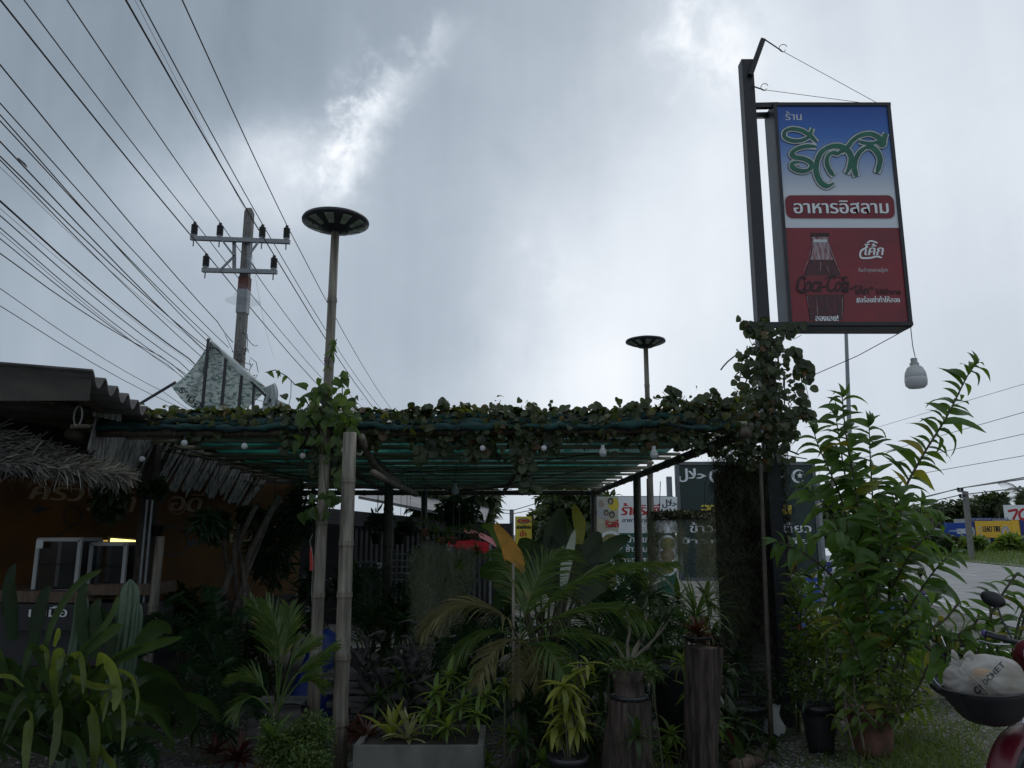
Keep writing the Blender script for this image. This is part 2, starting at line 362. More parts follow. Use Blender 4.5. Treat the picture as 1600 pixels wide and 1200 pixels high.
def npmesh(name, V, Fq, mats, parent=None, smooth=False, kind=None):
    """V (n,3) world, Fq (m,k) faces"""
    off = np.array(wloc(parent)) if parent is not None else np.zeros(3)
    me = bpy.data.meshes.new(name); V = np.asarray(V, dtype=np.float32)-off.astype(np.float32); Fq = np.asarray(Fq, dtype=np.int32)
    me.vertices.add(len(V)); me.vertices.foreach_set('co', V.ravel())
    k = Fq.shape[1]; me.loops.add(Fq.size); me.loops.foreach_set('vertex_index', Fq.ravel())
    me.polygons.add(len(Fq)); me.polygons.foreach_set('loop_start', np.arange(0, Fq.size, k, dtype=np.int32))
    me.polygons.foreach_set('loop_total', np.full(len(Fq), k, dtype=np.int32))
    if smooth: me.polygons.foreach_set('use_smooth', np.ones(len(Fq), dtype=bool))
    me.update(calc_edges=True); me.materials.append(M[mats])
    o = bpy.data.objects.new(name, me); COL.objects.link(o)
    if parent is not None: o.parent = parent
    if kind: o['kind'] = kind
    return o
# leaves ----------------------------------------------------------------
def leafgeo(w=.3, droop=.8, fold=.25, segs=5, kind='lance', wave=0.0, bend=0.0):
    """unit-length leaf along +Y, normal +Z"""
    V = []; y = z = 0.0
    for i in range(segs+1):
        t = i/segs
        if kind == 'lance': h = w/2*max(.03, math.sin(pi*min(1, t*.93+.07)**.8)**.9)
        elif kind == 'heart': h = w/2*max(.03, (math.sin(pi*(t*.87+.13)**.62)))
        elif kind == 'round': h = w/2*max(.05, math.sin(pi*(t*.9+.08)))**.6
        elif kind == 'strap': h = w/2*(1 if t < .7 else max(.08, 1-(t-.7)/.3))*(.6+.4*min(1, t*3))
        elif kind == 'paddle': h = w/2*max(.03, math.sin(pi*min(1, t*.95+.05))**.6)
        elif kind == 'blade': h = w/2*max(.05, 1-t**1.5)
        a = droop*(t-.12)
        if i: y += math.cos(a)/segs; z -= math.sin(a)/segs
        wv = wave*math.sin(t*9)
        bx = bend*t*t; V += [(bx-h, y, z+h*fold*2+wv), (bx, y, z), (bx+h, y, z+h*fold*2-wv)]
    Fq = []
    for i in range(segs):
        b = i*3; Fq += [(b, b+1, b+4, b+3), (b+1, b+2, b+5, b+4)]
    return np.array(V, dtype=np.float64), np.array(Fq)
LK = {}
def leafset(key, variants):
    LK[key] = [leafgeo(**v) for v in variants]
leafset('shrub', [dict(w=ww, droop=d, fold=f, segs=7, wave=wv, bend=bd) for d, f, wv, ww, bd in ((1.1, .3, .012, .30, .06), (1.7, .22, .0, .33, -.05), (.8, .35, .016, .27, .1), (1.3, .12, .01, .34, -.12), (2.1, .4, .02, .24, .08), (.5, .2, .02, .31, -.02), (1.4, .3, .025, .29, .15))])
leafset('heart', [dict(w=.8, droop=d, fold=f, kind='heart', segs=4) for d, f in ((.5, .15), (1.1, .2), (.2, .3))])
leafset('round', [dict(w=1.0, droop=d, fold=f, kind='round', segs=4) for d, f in ((.6, .12), (1.2, .15), (.2, .25))])
leafset('small', [dict(w=.5, droop=.5, fold=.2, segs=2), dict(w=.4, droop=1.0, fold=.2, segs=2)])
leafset('drac', [dict(w=.2, droop=d, fold=f, segs=6) for d, f in ((.8, .2), (1.4, .15), (.4, .25))])
leafset('brom', [dict(w=.13, droop=d, fold=f, kind='strap', segs=6) for d, f in ((.6, .3), (1.2, .3), (.2, .4))])
leafset('blade', [dict(w=.045, droop=d, fold=.2, kind='blade', segs=4) for d in (.3, .9, 1.5)])
leafset('paddle', [dict(w=.42, droop=d, fold=f, kind='paddle', segs=8, wave=wv) for d, f, wv in ((.5, .2, .01), (.9, .12, .015), (.2, .3, .01))])
leafset('strap', [dict(w=.09, droop=d, fold=.2, kind='strap', segs=9) for d in (1.2, 1.9, 2.4)])
def lmesh(key, matk, idx):
    nm = '%s_%s_%d' % (key, matk, idx)
    me = bpy.data.meshes.get(nm)
    if me is None:
        V, Fq = LK[key][idx]; me = bpy.data.meshes.new(nm); me.from_pydata(V.tolist(), [], Fq.tolist())
        me.polygons.foreach_set('use_smooth', [True]*len(me.polygons)); me.materials.append(M[matk]); me.update()
    return me
def LM(p, d, ln, up=None, roll=0.0, w=1.0):
    """leaf matrix: base p, direction d, length ln"""
    d = Vector(d).normalized(); up = Vector(up) if up is not None else Vector((0, 0, 1))
    if abs(d.dot(up)) > .97: up = Vector((.3, -1, .2)).normalized()
    x = d.cross(up).normalized(); z = x.cross(d)
    if roll: q = Quaternion(d, roll); x = q @ x; z = q @ z
    return Matrix(((x.x*ln*w, d.x*ln, z.x*ln, p[0]), (x.y*ln*w, d.y*ln, z.y*ln, p[1]), (x.z*ln*w, d.z*ln, z.z*ln, p[2]), (0, 0, 0, 1)))
def joined(name, mats_, key, matk, parent, kind='stuff'):
    Vs = []; Fs = []; o = 0
    sets = LK[key]
    for i, m in enumerate(mats_):
        V, Fq = sets[i % len(sets)]; A = np.array(m)
        Vs.append(V @ A[:3, :3].T+A[:3, 3]); Fs.append(Fq+o); o += len(V)
    if not Vs: return None
    return npmesh(name, np.concatenate(Vs), np.concatenate(Fs), matk, parent, True, kind)
def leaves(parent, mats_, key, matk, nobj=120, name='leaf', rest='foliage'):
    """the nearest nobj leaves are objects of their own; the others join one mass"""
    mats_ = sorted(mats_, key=lambda m: -(m.col[1].length/max(.5, (m.translation-cam.location).length)) if m.translation.y > 0 else 0)
    off = Matrix.Translation(-wloc(parent)); n = len(LK[key])
    for i, m in enumerate(mats_[:nobj]):
        o = bpy.data.objects.new(name, lmesh(key, matk, i % n)); COL.objects.link(o); o.parent = parent; o.matrix_local = off @ m
    if len(mats_) > nobj: joined(rest, mats_[nobj:], key, matk, parent)
def strands(name, C, w, matk, parent, kind='stuff', facing=None):
    """C (n,k,3) centre lines -> thin ribbons"""
    C = np.asarray(C); n, k, _ = C.shape
    if facing is None:
        a = np.random.RandomState(3).uniform(0, 2*pi, n); sd_ = np.stack([np.cos(a), np.sin(a)*.6, np.zeros(n)], 1)
    else: sd_ = facing
    wt = np.linspace(1, .35, k)[None, :, None]*(w if np.ndim(w) else np.full(n, w))[:, None, None]
    V = np.stack([C-sd_[:, None]*wt/2, C+sd_[:, None]*wt/2], 2).reshape(-1, 3)
    base = (np.arange(n)*k*2)[:, None]+(np.arange(k-1)*2)[None]
    b = base.ravel(); Fq = np.stack([b, b+1, b+3, b+2], 1)
    return npmesh(name, V, Fq, matk, parent, False, kind)
RS = np.random.RandomState(11)
def moss(name, parent, cols, matk='moss', w=.0035, k=7, kind='stuff'):
    """cols: (x0,x1,ytop,ybot,Y,depth,n,len)"""
    for c in cols:
        x0, x1, y0, y1, Y, dp, n, ln = c
        px = RS.uniform(0, 1, n); top = P(x0, y0, Y); tr = P(x1, y0, Y); bt = P(x0, y1, Y)
        X = top.x+(tr.x-top.x)*px; edge = .75+.25*np.sin(px*23+Y)*np.sin(px*7)
        Z = top.z-(top.z-bt.z)*RS.uniform(0, 1, n)**.9*edge
        st = np.stack([X, Y+RS.uniform(-dp, dp, n), Z], 1)
        l = RS.uniform(.4, 1, n)*ln; t = np.linspace(0, 1, k)
        cx = np.cumsum(RS.normal(0, .016, (n, k)), 1)+RS.normal(0, .012, (n, k)); cy = np.cumsum(RS.normal(0, .014, (n, k)), 1)+RS.normal(0, .01, (n, k))
        C = st[:, None, :]+np.stack([cx, cy, -t[None]*l[:, None]+RS.normal(0, .008, (n, k))], 2)
        C[..., 2] = np.maximum(C[..., 2], .02)
        strands(name, C, w, matk, parent, kind)
# bamboo -----------------------------------------------------------------
def bamboo(mb, a, b, r0, r1=None, gap=.32, n=10, bend=0.0):
    a, b = Vector(a), Vector(b); r1 = r1 or r0; ln = (b-a).length; k = max(2, int(ln/gap)); pts = []; rad = []
    bd = Vector((noise.noise(a)*bend, 0, noise.noise(b)*bend))
    rr = random.Random(int(a.x*1000+b.y*77)); cuts = [(i+rr.uniform(-.12, .12))/k for i in range(1, k)]
    def pt(t): return a.lerp(b, t)+bd*math.sin(pi*t)
    pts.append(pt(0)); rad.append(r0)
    for c in cuts:
        r = r0+(r1-r0)*c; e = .012/ln
        for dt, s in ((-3*e, 1), (-e, 1.04), (-.3*e, 1.16), (.3*e, 1.02), (e, 1.12), (2.5*e, .985)):
            pts.append(pt(c+dt)); rad.append(r*s)
    pts.append(pt(1)); rad.append(r1)
    mb.tube(pts, rad, n)
    return mb
# panels with print ---------------------------------------------------------
class Panel:
    def __init__(s, O, xd, n, parent):
        s.O = Vector(O); s.x = Vector(xd).normalized(); s.n = Vector(n).normalized(); s.up = Vector((0, 0, 1)); s.p = parent; s.k = 1
    def hit(s, px, py):
        r = ray(px, py); o = Vector((0, 0, CZ)); t = (s.O-o).dot(s.n)/r.dot(s.n); return o+r*t
    def lift(s, p, k): return p+s.n*(.0022*k)
    def poly(s, pts, m, k, name='print', px=True):
        mb = MB(); q = [s.lift(s.hit(*p) if px else p, k) for p in pts]; mb.quad(*q); return mb.build(name, m, s.p)
    def ell(s, cx, cy, rx, ry, m, k, name='print', n=28, r2=None):
        mb = MB(); o = [s.lift(s.hit(cx+rx*math.cos(2*pi*i/n), cy+ry*math.sin(2*pi*i/n)), k) for i in range(n)]
        if r2 is None: mb.quad(*o)
        else:
            q = [s.lift(s.hit(cx+rx*r2*math.cos(2*pi*i/n), cy+ry*r2*math.sin(2*pi*i/n)), k) for i in range(n)]
            for i in range(n): j = (i+1) % n; mb.quad(o[i], o[j], q[j], q[i])
        return mb.build(name, m, s.p)
    def stroke(s, pts, wd, m, k, name='print', taper=True, sub=6):
        """calligraphic stroke through pixel points (Catmull-Rom), width in px"""
        mb = MB(); n = len(pts); C = []
        for i in range(n-1):
            p0, p1, p2, p3 = pts[max(0, i-1)], pts[i], pts[i+1], pts[min(n-1, i+2)]
            for j in range(sub+(i == n-2)):
                t = j/sub
                C.append(tuple(.5*((2*p1[c])+(p2[c]-p0[c])*t+(2*p0[c]-5*p1[c]+4*p2[c]-p3[c])*t*t+(3*p1[c]-p0[c]-3*p2[c]+p3[c])*t**3) for c in (0, 1)))
        prev = None; N_ = len(C)
        for i, c in enumerate(C):
            a, b = C[max(0, i-1)], C[min(N_-1, i+1)]; dx, dy = b[0]-a[0], b[1]-a[1]; l = math.hypot(dx, dy) or 1
            t = i/(N_-1); ang = math.atan2(dy, dx); w = (wd[0]+(wd[1])*abs(math.sin(ang+.5)))/2 if isinstance(wd, tuple) else wd/2
            if taper: w *= min(1, .35+6*t, .35+6*(1-t))
            q = [s.lift(s.hit(c[0]-dy/l*w, c[1]+dx/l*w), k)+s.n*.00002*i, s.lift(s.hit(c[0]+dy/l*w, c[1]-dx/l*w), k)+s.n*.00002*i]
            if prev: mb.quad(prev[0], prev[1], q[1], q[0])
            prev = q
        return mb.build(name, m, s.p)
    def text(s, body, x0, y0, x1, y1, m, k, bold=0, shear=0, name='lettering', keep=False, rot=0):
        """text fitted into the pixel rectangle x0..x1, y0..y1"""
        c = bpy.data.curves.new(name, 'FONT'); c.body = body; c.size = 1; c.shear = shear; c.resolution_u = 3
        o = bpy.data.objects.new('tmp', c); COL.objects.link(o)
        dg = bpy.context.evaluated_depsgraph_get(); me = bpy.data.meshes.new_from_object(o.evaluated_get(dg))
        bpy.data.objects.remove(o); bpy.data.curves.remove(c)
        V = np.zeros(len(me.vertices)*3); me.vertices.foreach_get('co', V); V = V.reshape(-1, 3)
        a, b = s.hit(x0, (y0+y1)/2), s.hit(x1, (y0+y1)/2); mid = (x0+x1)/2; lo, hi = s.hit(mid, y1), s.hit(mid, y0)
        w = (b-a).dot(s.x); h = hi.z-lo.z; mn, mxx = V.min(0), V.max(0)
        u = (V[:, 0]-mn[0])/(mxx[0]-mn[0])*w; v = (V[:, 1]-mn[1])/(mxx[1]-mn[1])*h
        fs = [tuple(p.vertices) for p in me.polygons]; bpy.data.meshes.remove(me)
        par_ = list(range(len(u)))
        def fd(i):
            while par_[i] != i: par_[i] = par_[par_[i]]; i = par_[i]
            return i
        for f in fs:
            for i in f[1:]: par_[fd(i)] = fd(f[0])
        ids = {}; isl = [ids.setdefault(fd(i), len(ids)) % 9 for i in range(len(u))]
        base = a.copy(); base.z = lo.z; mb = MB(); cr, sr = math.cos(rot), math.sin(rot)
        for q in ([0] if not bold else [-bold, 0, bold]):
            i0 = len(mb.v); kk = k+(0 if not q else .12*(1 if q > 0 else 2))
            for uu, vv, il in zip(u, v, isl):
                uu, vv = uu*cr-vv*sr, uu*sr+vv*cr
                mb.v.append(tuple(s.lift(base+s.x*(uu+q)+s.up*vv, kk+il*.012)))
            for f in fs: mb.face([i0+i for i in f])
        return mb.build(name, m, s.p)
# ================================================================== SETTING
gm, t_, b_ = newmat('ground_gravel_and_soil'); n_ = t_.nodes; l_ = t_.links
tcn = n_.new('ShaderNodeTexCoord'); v1 = n_.new('ShaderNodeTexVoronoi'); v1.inputs['Scale'].default_value = 38; l_.new(tcn.outputs['Object'], v1.inputs['Vector'])
z1 = n_.new('ShaderNodeTexNoise'); z1.inputs['Scale'].default_value = .9; z1.inputs['Detail'].default_value = 8; l_.new(tcn.outputs['Object'], z1.inputs['Vector'])
c1 = n_.new('ShaderNodeValToRGB'); c1.color_ramp.elements[0].color = (.05, .048, .043, 1); c1.color_ramp.elements[1].color = (.20, .19, .175, 1); l_.new(v1.outputs['Color'], c1.inputs[0])
c2 = n_.new('ShaderNodeMix'); c2.data_type = 'RGBA'; mr = n_.new('ShaderNodeMapRange'); mr.inputs[1].default_value = .42; mr.inputs[2].default_value = .6; l_.new(z1.outputs[0], mr.inputs[0])
l_.new(mr.outputs[0], c2.inputs[0]); l_.new(c1.outputs[0], c2.inputs[6]); c2.inputs[7].default_value = (.055, .06, .035, 1)
l_.new(c2.outputs[2], b_.inputs['Base Color']); b_.inputs['Roughness'].default_value = .9
bp = n_.new('ShaderNodeBump'); bp.inputs['Distance'].default_value = .02; bp.inputs['Strength'].default_value = .7; l_.new(v1.outputs['Distance'], bp.inputs['Height']); l_.new(bp.outputs[0], b_.inputs['Normal'])
M['ground'] = gm
tag(MB().quad((-900, -400, 0), (900, -400, 0), (900, 1600, 0), (-900, 1600, 0)).build('ground', 'ground'), kind='structure')
# highway running off to the back right
na, fa = G(1470, 950), G(1600, 887); rd = Vector((.20, 1, 0)).normalized(); rn = Vector((rd.y, -rd.x, 0))
road_w = (fa-na).dot(rn)
def onroad(s, u, z=.012): return na+rd*s+rn*u+Vector((0, 0, z))
tag(MB().quad(onroad(-60, 0), onroad(-60, road_w), onroad(260, road_w), onroad(260, 0)).build('road', 'asphalt'), kind='structure')
mk = MB()
for u in (.5, road_w-.5): mk.quad(onroad(-60, u, .018), onroad(-60, u+.15, .018), onroad(260, u+.15, .018), onroad(260, u, .018))
tag(mk.build('road_edge_line', 'roadpaint'), kind='structure')
r_ = random.Random(3)
for lane in (road_w*.27, road_w*.52, road_w*.76):
    for i in range(-2, 12):
        s0 = i*9+lane; tag(MB().quad(onroad(s0, lane, .018), onroad(s0, lane+.14, .018), onroad(s0+3.2, lane+.14, .018), onroad(s0+3.2, lane, .018)).build('lane_mark', 'roadpaint'), kind='structure')
# verge beyond the road
vg = T('grass_verge', None, None); vg['kind'] = 'structure'
MB().grid(lambda u, v: onroad(-40+200*u, road_w+.1+v*5, .03+.35*v*v+.05*noise.noise(Vector((u*60, v*4, 0)))), 60, 4).build('verge_bank', mat('verge_earth', (.06, .085, .03), .9, (.09, .12, .04), 3), vg, True)
ms_ = []
for i in range(9000):
    u = r_.uniform(0, 1)**.6; p = onroad(r_.uniform(-10, 55), road_w+.1+5*u, .02+.35*u*u)
    ms_.append(LM(p, (r_.uniform(-.5, .5), r_.uniform(-.5, .5), 1), r_.uniform(.15, .5), (r_.uniform(-1, 1), r_.uniform(-1, 1), .2), w=2.2))
gr = joined('verge_grass', ms_, 'blade', 'grass', vg)
# grass and gravel beside the scooter ------------------------------------
gv = joined
ms_ = []
for i in range(4500):
    a = r_.uniform(0, 2*pi); q = G(r_.gauss(1440, 70), r_.gauss(1185, 45)); 
    if q.y > 11 or q.y < 3: continue
    ms_.append(LM(q, (r_.gauss(0, .7), r_.gauss(0, .7), 1), r_.uniform(.04, .16), (r_.uniform(-1, 1), r_.uniform(-1, 1), .2), w=1.3))
for i in range(5000):
    q = Vector((r_.uniform(1.6, 6.5), r_.uniform(5.5, 12), 0))
    if noise.noise(q*1.3) < .02: continue
    ms_.append(LM(q, (r_.gauss(0, .6), r_.gauss(0, .6), 1), r_.uniform(.03, .12), (r_.uniform(-1, 1), r_.uniform(-1, 1), .2), w=1.5))
tag(joined('grass_tufts', ms_, 'blade', 'grass', None), kind='stuff')
oc = np.array([(1, 0, 0), (0, 1, 0), (-1, 0, 0), (0, -1, 0), (0, 0, .6), (0, 0, -.6)]); of = np.array([(0, 1, 4), (1, 2, 4), (2, 3, 4), (3, 0, 4)])
Vs = []; Fs = []
for i in range(16000):
    if i % 3: x, y = r_.uniform(1.7, 5.5), r_.uniform(3.6, 9)
    else: x, y = r_.uniform(-4.5, .5), r_.uniform(4.6, 7.5)
    s = r_.uniform(.006, .02); a = r_.uniform(0, 6); c_, s_ = math.cos(a)*s, math.sin(a)*s*r_.uniform(.6, 1)
    Vs.append(np.stack([x+oc[:, 0]*c_-oc[:, 1]*s_, y+oc[:, 0]*s_+oc[:, 1]*c_, .003+(oc[:, 2]+.3)*s], 1)); Fs.append(of+i*6)
npmesh('gravel', np.concatenate(Vs), np.concatenate(Fs), 'pebble', None, False, 'stuff')

# ================================================================== TREES
def blobleaves(ctrs, n, size, rr, up=.3, shell=.55):
    out = []; tot = sum(c[1][0]*c[1][1] for c in ctrs)
    for c, r in ctrs:
        c = Vector(c)
        for i in range(int(n*r[0]*r[1]/tot)):
            v = Vector((rr.gauss(0, 1), rr.gauss(0, 1), rr.gauss(0, 1))).normalized(); k = rr.uniform(shell, 1.05)**.8
            p = c+Vector((v.x*r[0], v.y*r[1] if len(r) < 3 else v.y*r[1], v.z*(r[2] if len(r) > 2 else r[0])))*k
            if p.z < .03: continue
            d = Vector((v.x+rr.gauss(0, .6), v.y+rr.gauss(0, .6), v.z*.4+up+rr.gauss(0, .5)))
            out.append(LM(p, d, size*rr.uniform(.6, 1.3), (rr.gauss(0, .6), rr.gauss(0, .6), 1)))
    return out
def tree(name, label, px, ytop, ybase, Y, wpx, seed, matk='leaf_far', n=2600, lsz=.5, trunk=.2, key='small'):
    rr = random.Random(seed); base = P(px, 835, Y); base.z = 0; top = P(px, ytop, Y).z; bz = max(.2, P(px, ybase, Y).z); w = S_(wpx, Y)
    t = T(name, label, 'tree', base)
    tb = MB(); tb.tube([base, base+Vector((.1*w, 0, (top)*.35)), base+Vector((-.05*w, 0, top*.75))], [trunk, trunk*.7, trunk*.25], 8)
    ctr = []
    for i in range(11):
        a = rr.uniform(0, 2*pi); r = rr.uniform(0, .36)*w; h = bz+(top-bz)*rr.uniform(.15, .85)
        c = base+Vector((math.cos(a)*r, math.sin(a)*r, h)); s = rr.uniform(.13, .24)*w; ctr.append((c, (s, s, s*.8)))
        tb.tube([base+Vector((0, 0, min(h*.6, top*.5))), (base+Vector((0, 0, h*.7))).lerp(c, .5), c], [trunk*.4, trunk*.25, trunk*.08], 5)
    ctr.append((base+Vector((0, 0, top-.16*w)), (.2*w, .2*w, .16*w)))
    tb.build('trunk', 'stemgrey', t); joined('crown', blobleaves(ctr, n, lsz, rr, .1, .2), key, matk, t)
    return t
tree('roadside_tree', 'dense dark tree behind the garden, rising above the grey shed roof', 715, 752, 860, 17, 170, 5, 'leaf_far', 5200, .28)
tree('roadside_tree', 'feathery dark tree behind the large paddle leaves, beside the menu board', 905, 752, 870, 20, 150, 6, 'leaf_far', 4000, .26)
tree('roadside_tree', 'small tree beside the yellow sign, half hidden by big leaves', 845, 800, 860, 24, 60, 7, 'leaf_far2', 1500, .3)
k_ = 0
for (px, yt, yb, Y, w, mk_, lb) in [(1300, 775, 860, 44, 120, 'leaf_far', 'dark tree beyond the highway, seen between the green signboard and the tall shrub'),
    (1385, 790, 860, 60, 90, 'leaf_far2', 'low pale tree behind the tall shrub, beyond the highway'), (1435, 792, 860, 66, 80, 'leaf_far', 'dark tree just right of the tall shrub, beyond the highway'),
    (1490, 783, 850, 78, 95, 'leaf_far', 'tree behind the blue tyre shop banner'), (1540, 774, 830, 80, 80, 'leaf_far2', 'rounded tree behind the yellow tyre shop banner'),
    (1567, 770, 830, 76, 50, 'leaf_far', 'tall dark tree with a knobbly crown, above the yellow tyre shop banner'), (1612, 768, 820, 74, 50, 'leaf_far2', 'tree at the right border of the photo behind the white shop board'),
    (1480, 838, 868, 58, 60, 'leaf_far', 'dark clipped bush below the blue tyre shop banner'), (1515, 842, 868, 57, 40, 'leaf_hedge', 'rounded bush below the left end of the yellow tyre banner'),
    (1575, 842, 868, 54, 60, 'leaf_hedge', 'wide green bush below the right end of the yellow tyre banner')]:
    k_ += 1
    t = tree('bush' if yt > 830 else 'distant_tree', lb, px, yt, yb, Y, w, 30+k_, mk_, 2600, .55 if Y > 50 else .4)
    if yt > 830: t['category'] = 'bush'
# palm silhouette at the far right
def fronds_palm(t, c, n, ln, rr, matk='leaf_far', lw=.05):
    mb = MB()
    for i in range(n):
        a = 2*pi*i/n+rr.uniform(-.2, .2); el = rr.uniform(-.2, 1.1); pts = []; d = Vector((math.cos(a)*math.cos(el), math.sin(a)*math.cos(el), math.sin(el))); p = Vector(c)
        for j in range(7):
            pts.append(p.copy()); p = p+d*ln/6; d = (d+Vector((0, 0, -.28))).normalized()
        for j in range(1, 7):
            s = d.cross(Vector((0, 0, 1))).normalized()
            for q in range(4):
                o = pts[j-1].lerp(pts[j], q/4)
                for sg in (-1, 1):
                    e = o+(s*sg*.8+d*.3+Vector((0, 0, -.5)))*ln*.28; mb.quad(o, o+d*lw, e)
        mb.tube(pts, lw*.4, 4)
    return mb.build('crown', matk, t)
c_ = P(1600, 775, 62); t = T('coconut_palm', 'ragged palm top above the white board at the right border', 'palm tree', (c_.x, c_.y, 0))
MB().tube([(c_.x, c_.y, 0), (c_.x+.2, c_.y, c_.z*.5), c_], [.2, .16, .12], 8).build('trunk', 'stemgrey', t); fronds_palm(t, c_, 13, 2.6, random.Random(4))
c_ = P(1455, 795, 64); t = T('coconut_palm', 'small dark palm silhouette left of the far utility pole', 'palm tree', (c_.x, c_.y, 0))
MB().tube([(c_.x, c_.y, 0), c_], [.16, .1], 8).build('trunk', 'stemgrey', t); fronds_palm(t, c_, 9, 1.3, random.Random(9))

# ================================================================== TYRE SHOP over the highway
A, B = P(1440, 835, 63), P(1640, 835, 56); A.z = B.z = 0; xd = (B-A).normalized(); nn = Vector((xd.y, -xd.x, 0))
ts = T('tyre_shop', 'low tyre shop across the highway behind coloured banners on posts', 'shop', (A+B)/2)
def bx(a, b, z0, z1, d, m, name, par, mb=None):
    q = MB(); q.extr([Vector((a.x, a.y, z0)), Vector((b.x, b.y, z0)), Vector((b.x, b.y, z1)), Vector((a.x, a.y, z1))], -nn*d); return q.build(name, m, par)
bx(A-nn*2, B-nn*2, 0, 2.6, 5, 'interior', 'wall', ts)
pR = Panel(A, xd, nn, ts)
def ppoly(pl, pts, m, k, name='banner'): return pl.poly(pts, m, k, name)
def slab(pl, x0, y0, x1, y1, m, k0, k1, name='banner', par=None):
    a, b, c, d = pl.hit(x0, y1), pl.hit(x1, y1), pl.hit(x1, y0), pl.hit(x0, y0)
    a, b, c, d = [Vector(q) for q in (a, b, c, d)]; d.x, d.y = a.x, a.y; c.x, c.y = b.x, b.y
    return MB().extr([pl.lift(q, k0) for q in (a, b, c, d)], pl.n*.0022*(k1-k0)).build(name, m, par or pl.p)
bx(pR.hit(1490, 812), pR.hit(1596, 812), P(1490, 822, 61).z, P(1490, 811, 61).z, .2, 'greypanel', 'roof_board', ts)
slab(pR, 1571, 789, 1640, 812, 'whiteprint', 10, 60, 'sign_board')
pR.stroke([(1576, 799), (1588, 797), (1590, 800), (1584, 812)], 4, 'red', 62, 'lettering', False)
pR.stroke([(1612, 797), (1600, 796), (1594, 802), (1596, 810), (1606, 812)], 4, 'red', 62, 'lettering', False)
slab(pR, 1478, 817, 1512, 842, 'royal', 10, 60); slab(pR, 1512, 815, 1527, 843, 'navy', 10, 58)
pR.text('LONG', 1497, 826, 1511, 834, 'whiteprint', 62, .04); pR.stroke([(1503, 835), (1507, 838), (1508, 841)], 1.5, 'whiteprint', 63, 'logo')
pR.text('...WING', 1482, 828, 1496, 831, 'whiteprint', 62)
tag(slab(pR, 1527, 814, 1583, 840, 'orangey', 10, 62), 'yellow banner')
pR.text('LEAO TIRE', 1537, 822, 1565, 831, 'ink', 64, .02); pR.ell(1532, 827, 2.6, 5, 'silver', 64, 'logo', 20, .7)
for x_, s_, pl in ((1572, 1, 64), (1519, .9, 62)):
    pR.ell(x_, 832, 6.5*s_, 13*s_*.8, 'silver', pl, 'tyre_print', 24, .45); pR.ell(x_, 832, 4.6*s_, 9.5*s_*.8, 'ink', pl+1.5, 'tyre_print', 24, .93); pR.ell(x_, 832, 6*s_, 12*s_*.8, 'navy', pl+1.5, 'tyre_print', 24, .94)
slab(pR, 1583, 812, 1596, 839, 'orangey', 10, 50); slab(pR, 1597, 812, 1640, 838, 'navy', 10, 60)
slab(pR, 1516, 809, 1552, 813.5, 'navy', 62, 70); pR.text('TYRE SERVICE CENTER', 1518, 810, 1550, 812.6, 'silver', 72)
for i, x_ in enumerate((1554, 1560, 1566, 1572)): pR.text('กขคฮ'[i], x_, 808.5, x_+5, 812.8, 'navy', 72)
slab(pR, 1478, 840.5, 1600, 844, 'navy', 0, 8, 'beam')
for x_ in (1536, 1545, 1559, 1590): a = pR.hit(x_, 840); MB().tube([(a.x, a.y, 0), (a.x, a.y, a.z+.3)], .09, 8).build('post', 'greypanel', ts)
a = P(1412, 846, 58); t = T('roadside_house', 'pale low roof across the highway just right of the tall shrub stems', 'house', (a.x, a.y, 0))
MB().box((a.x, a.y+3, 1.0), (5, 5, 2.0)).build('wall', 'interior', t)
MB().extr([(a.x-3, a.y, 1.9), (a.x+3, a.y, 1.9), (a.x, a.y, 3.0)], (0, 6, 0)).build('roof', 'greypanel', t)

# ================================================================== UTILITY POLES AND WIRES
def upole(name, label, base, h, arms, gscale=1, guard=True, dirx=Vector((1, 0, 0))):
    t = T(name, label, 'utility pole', base); b = Vector(base)
    w0, w1 = .155*gscale, .115*gscale
    mb = MB(); i0 = 0
    for z, w in ((0, w0), (h-.12, w1), (h, w1*.6)):
        for sx, sy in ((-1, -1), (1, -1), (1, 1), (-1, 1)): mb.v.append((b.x+sx*w, b.y+sy*w*.9, z))
    for j in range(2):
        for a in range(4): c = (a+1) % 4; mb.face((j*4+a, j*4+c, j*4+4+c, j*4+4+a))
    mb.face((8, 9, 10, 11)); mb.build('pole', 'polecon', t)
    if guard:
        for i in range(26):
            z = h-.5-i*.32; w = w0+(w1-w0)*z/h
            MB().tube([(b.x-.01, b.y-w*.9-.004, z), (b.x-.01, b.y-w*.9+.02, z)], .018, 6).build('bolt_hole', 'rubber', t)
    return t, b
UP = P(374, 560, 21.3); ub = Vector((UP.x, UP.y, 0)); uh = P(379, 326, 21.3).z
t, b = upole('utility_pole', 'tall concrete utility pole with two crossarms and six black insulators', ub, uh, 0)
INS = []
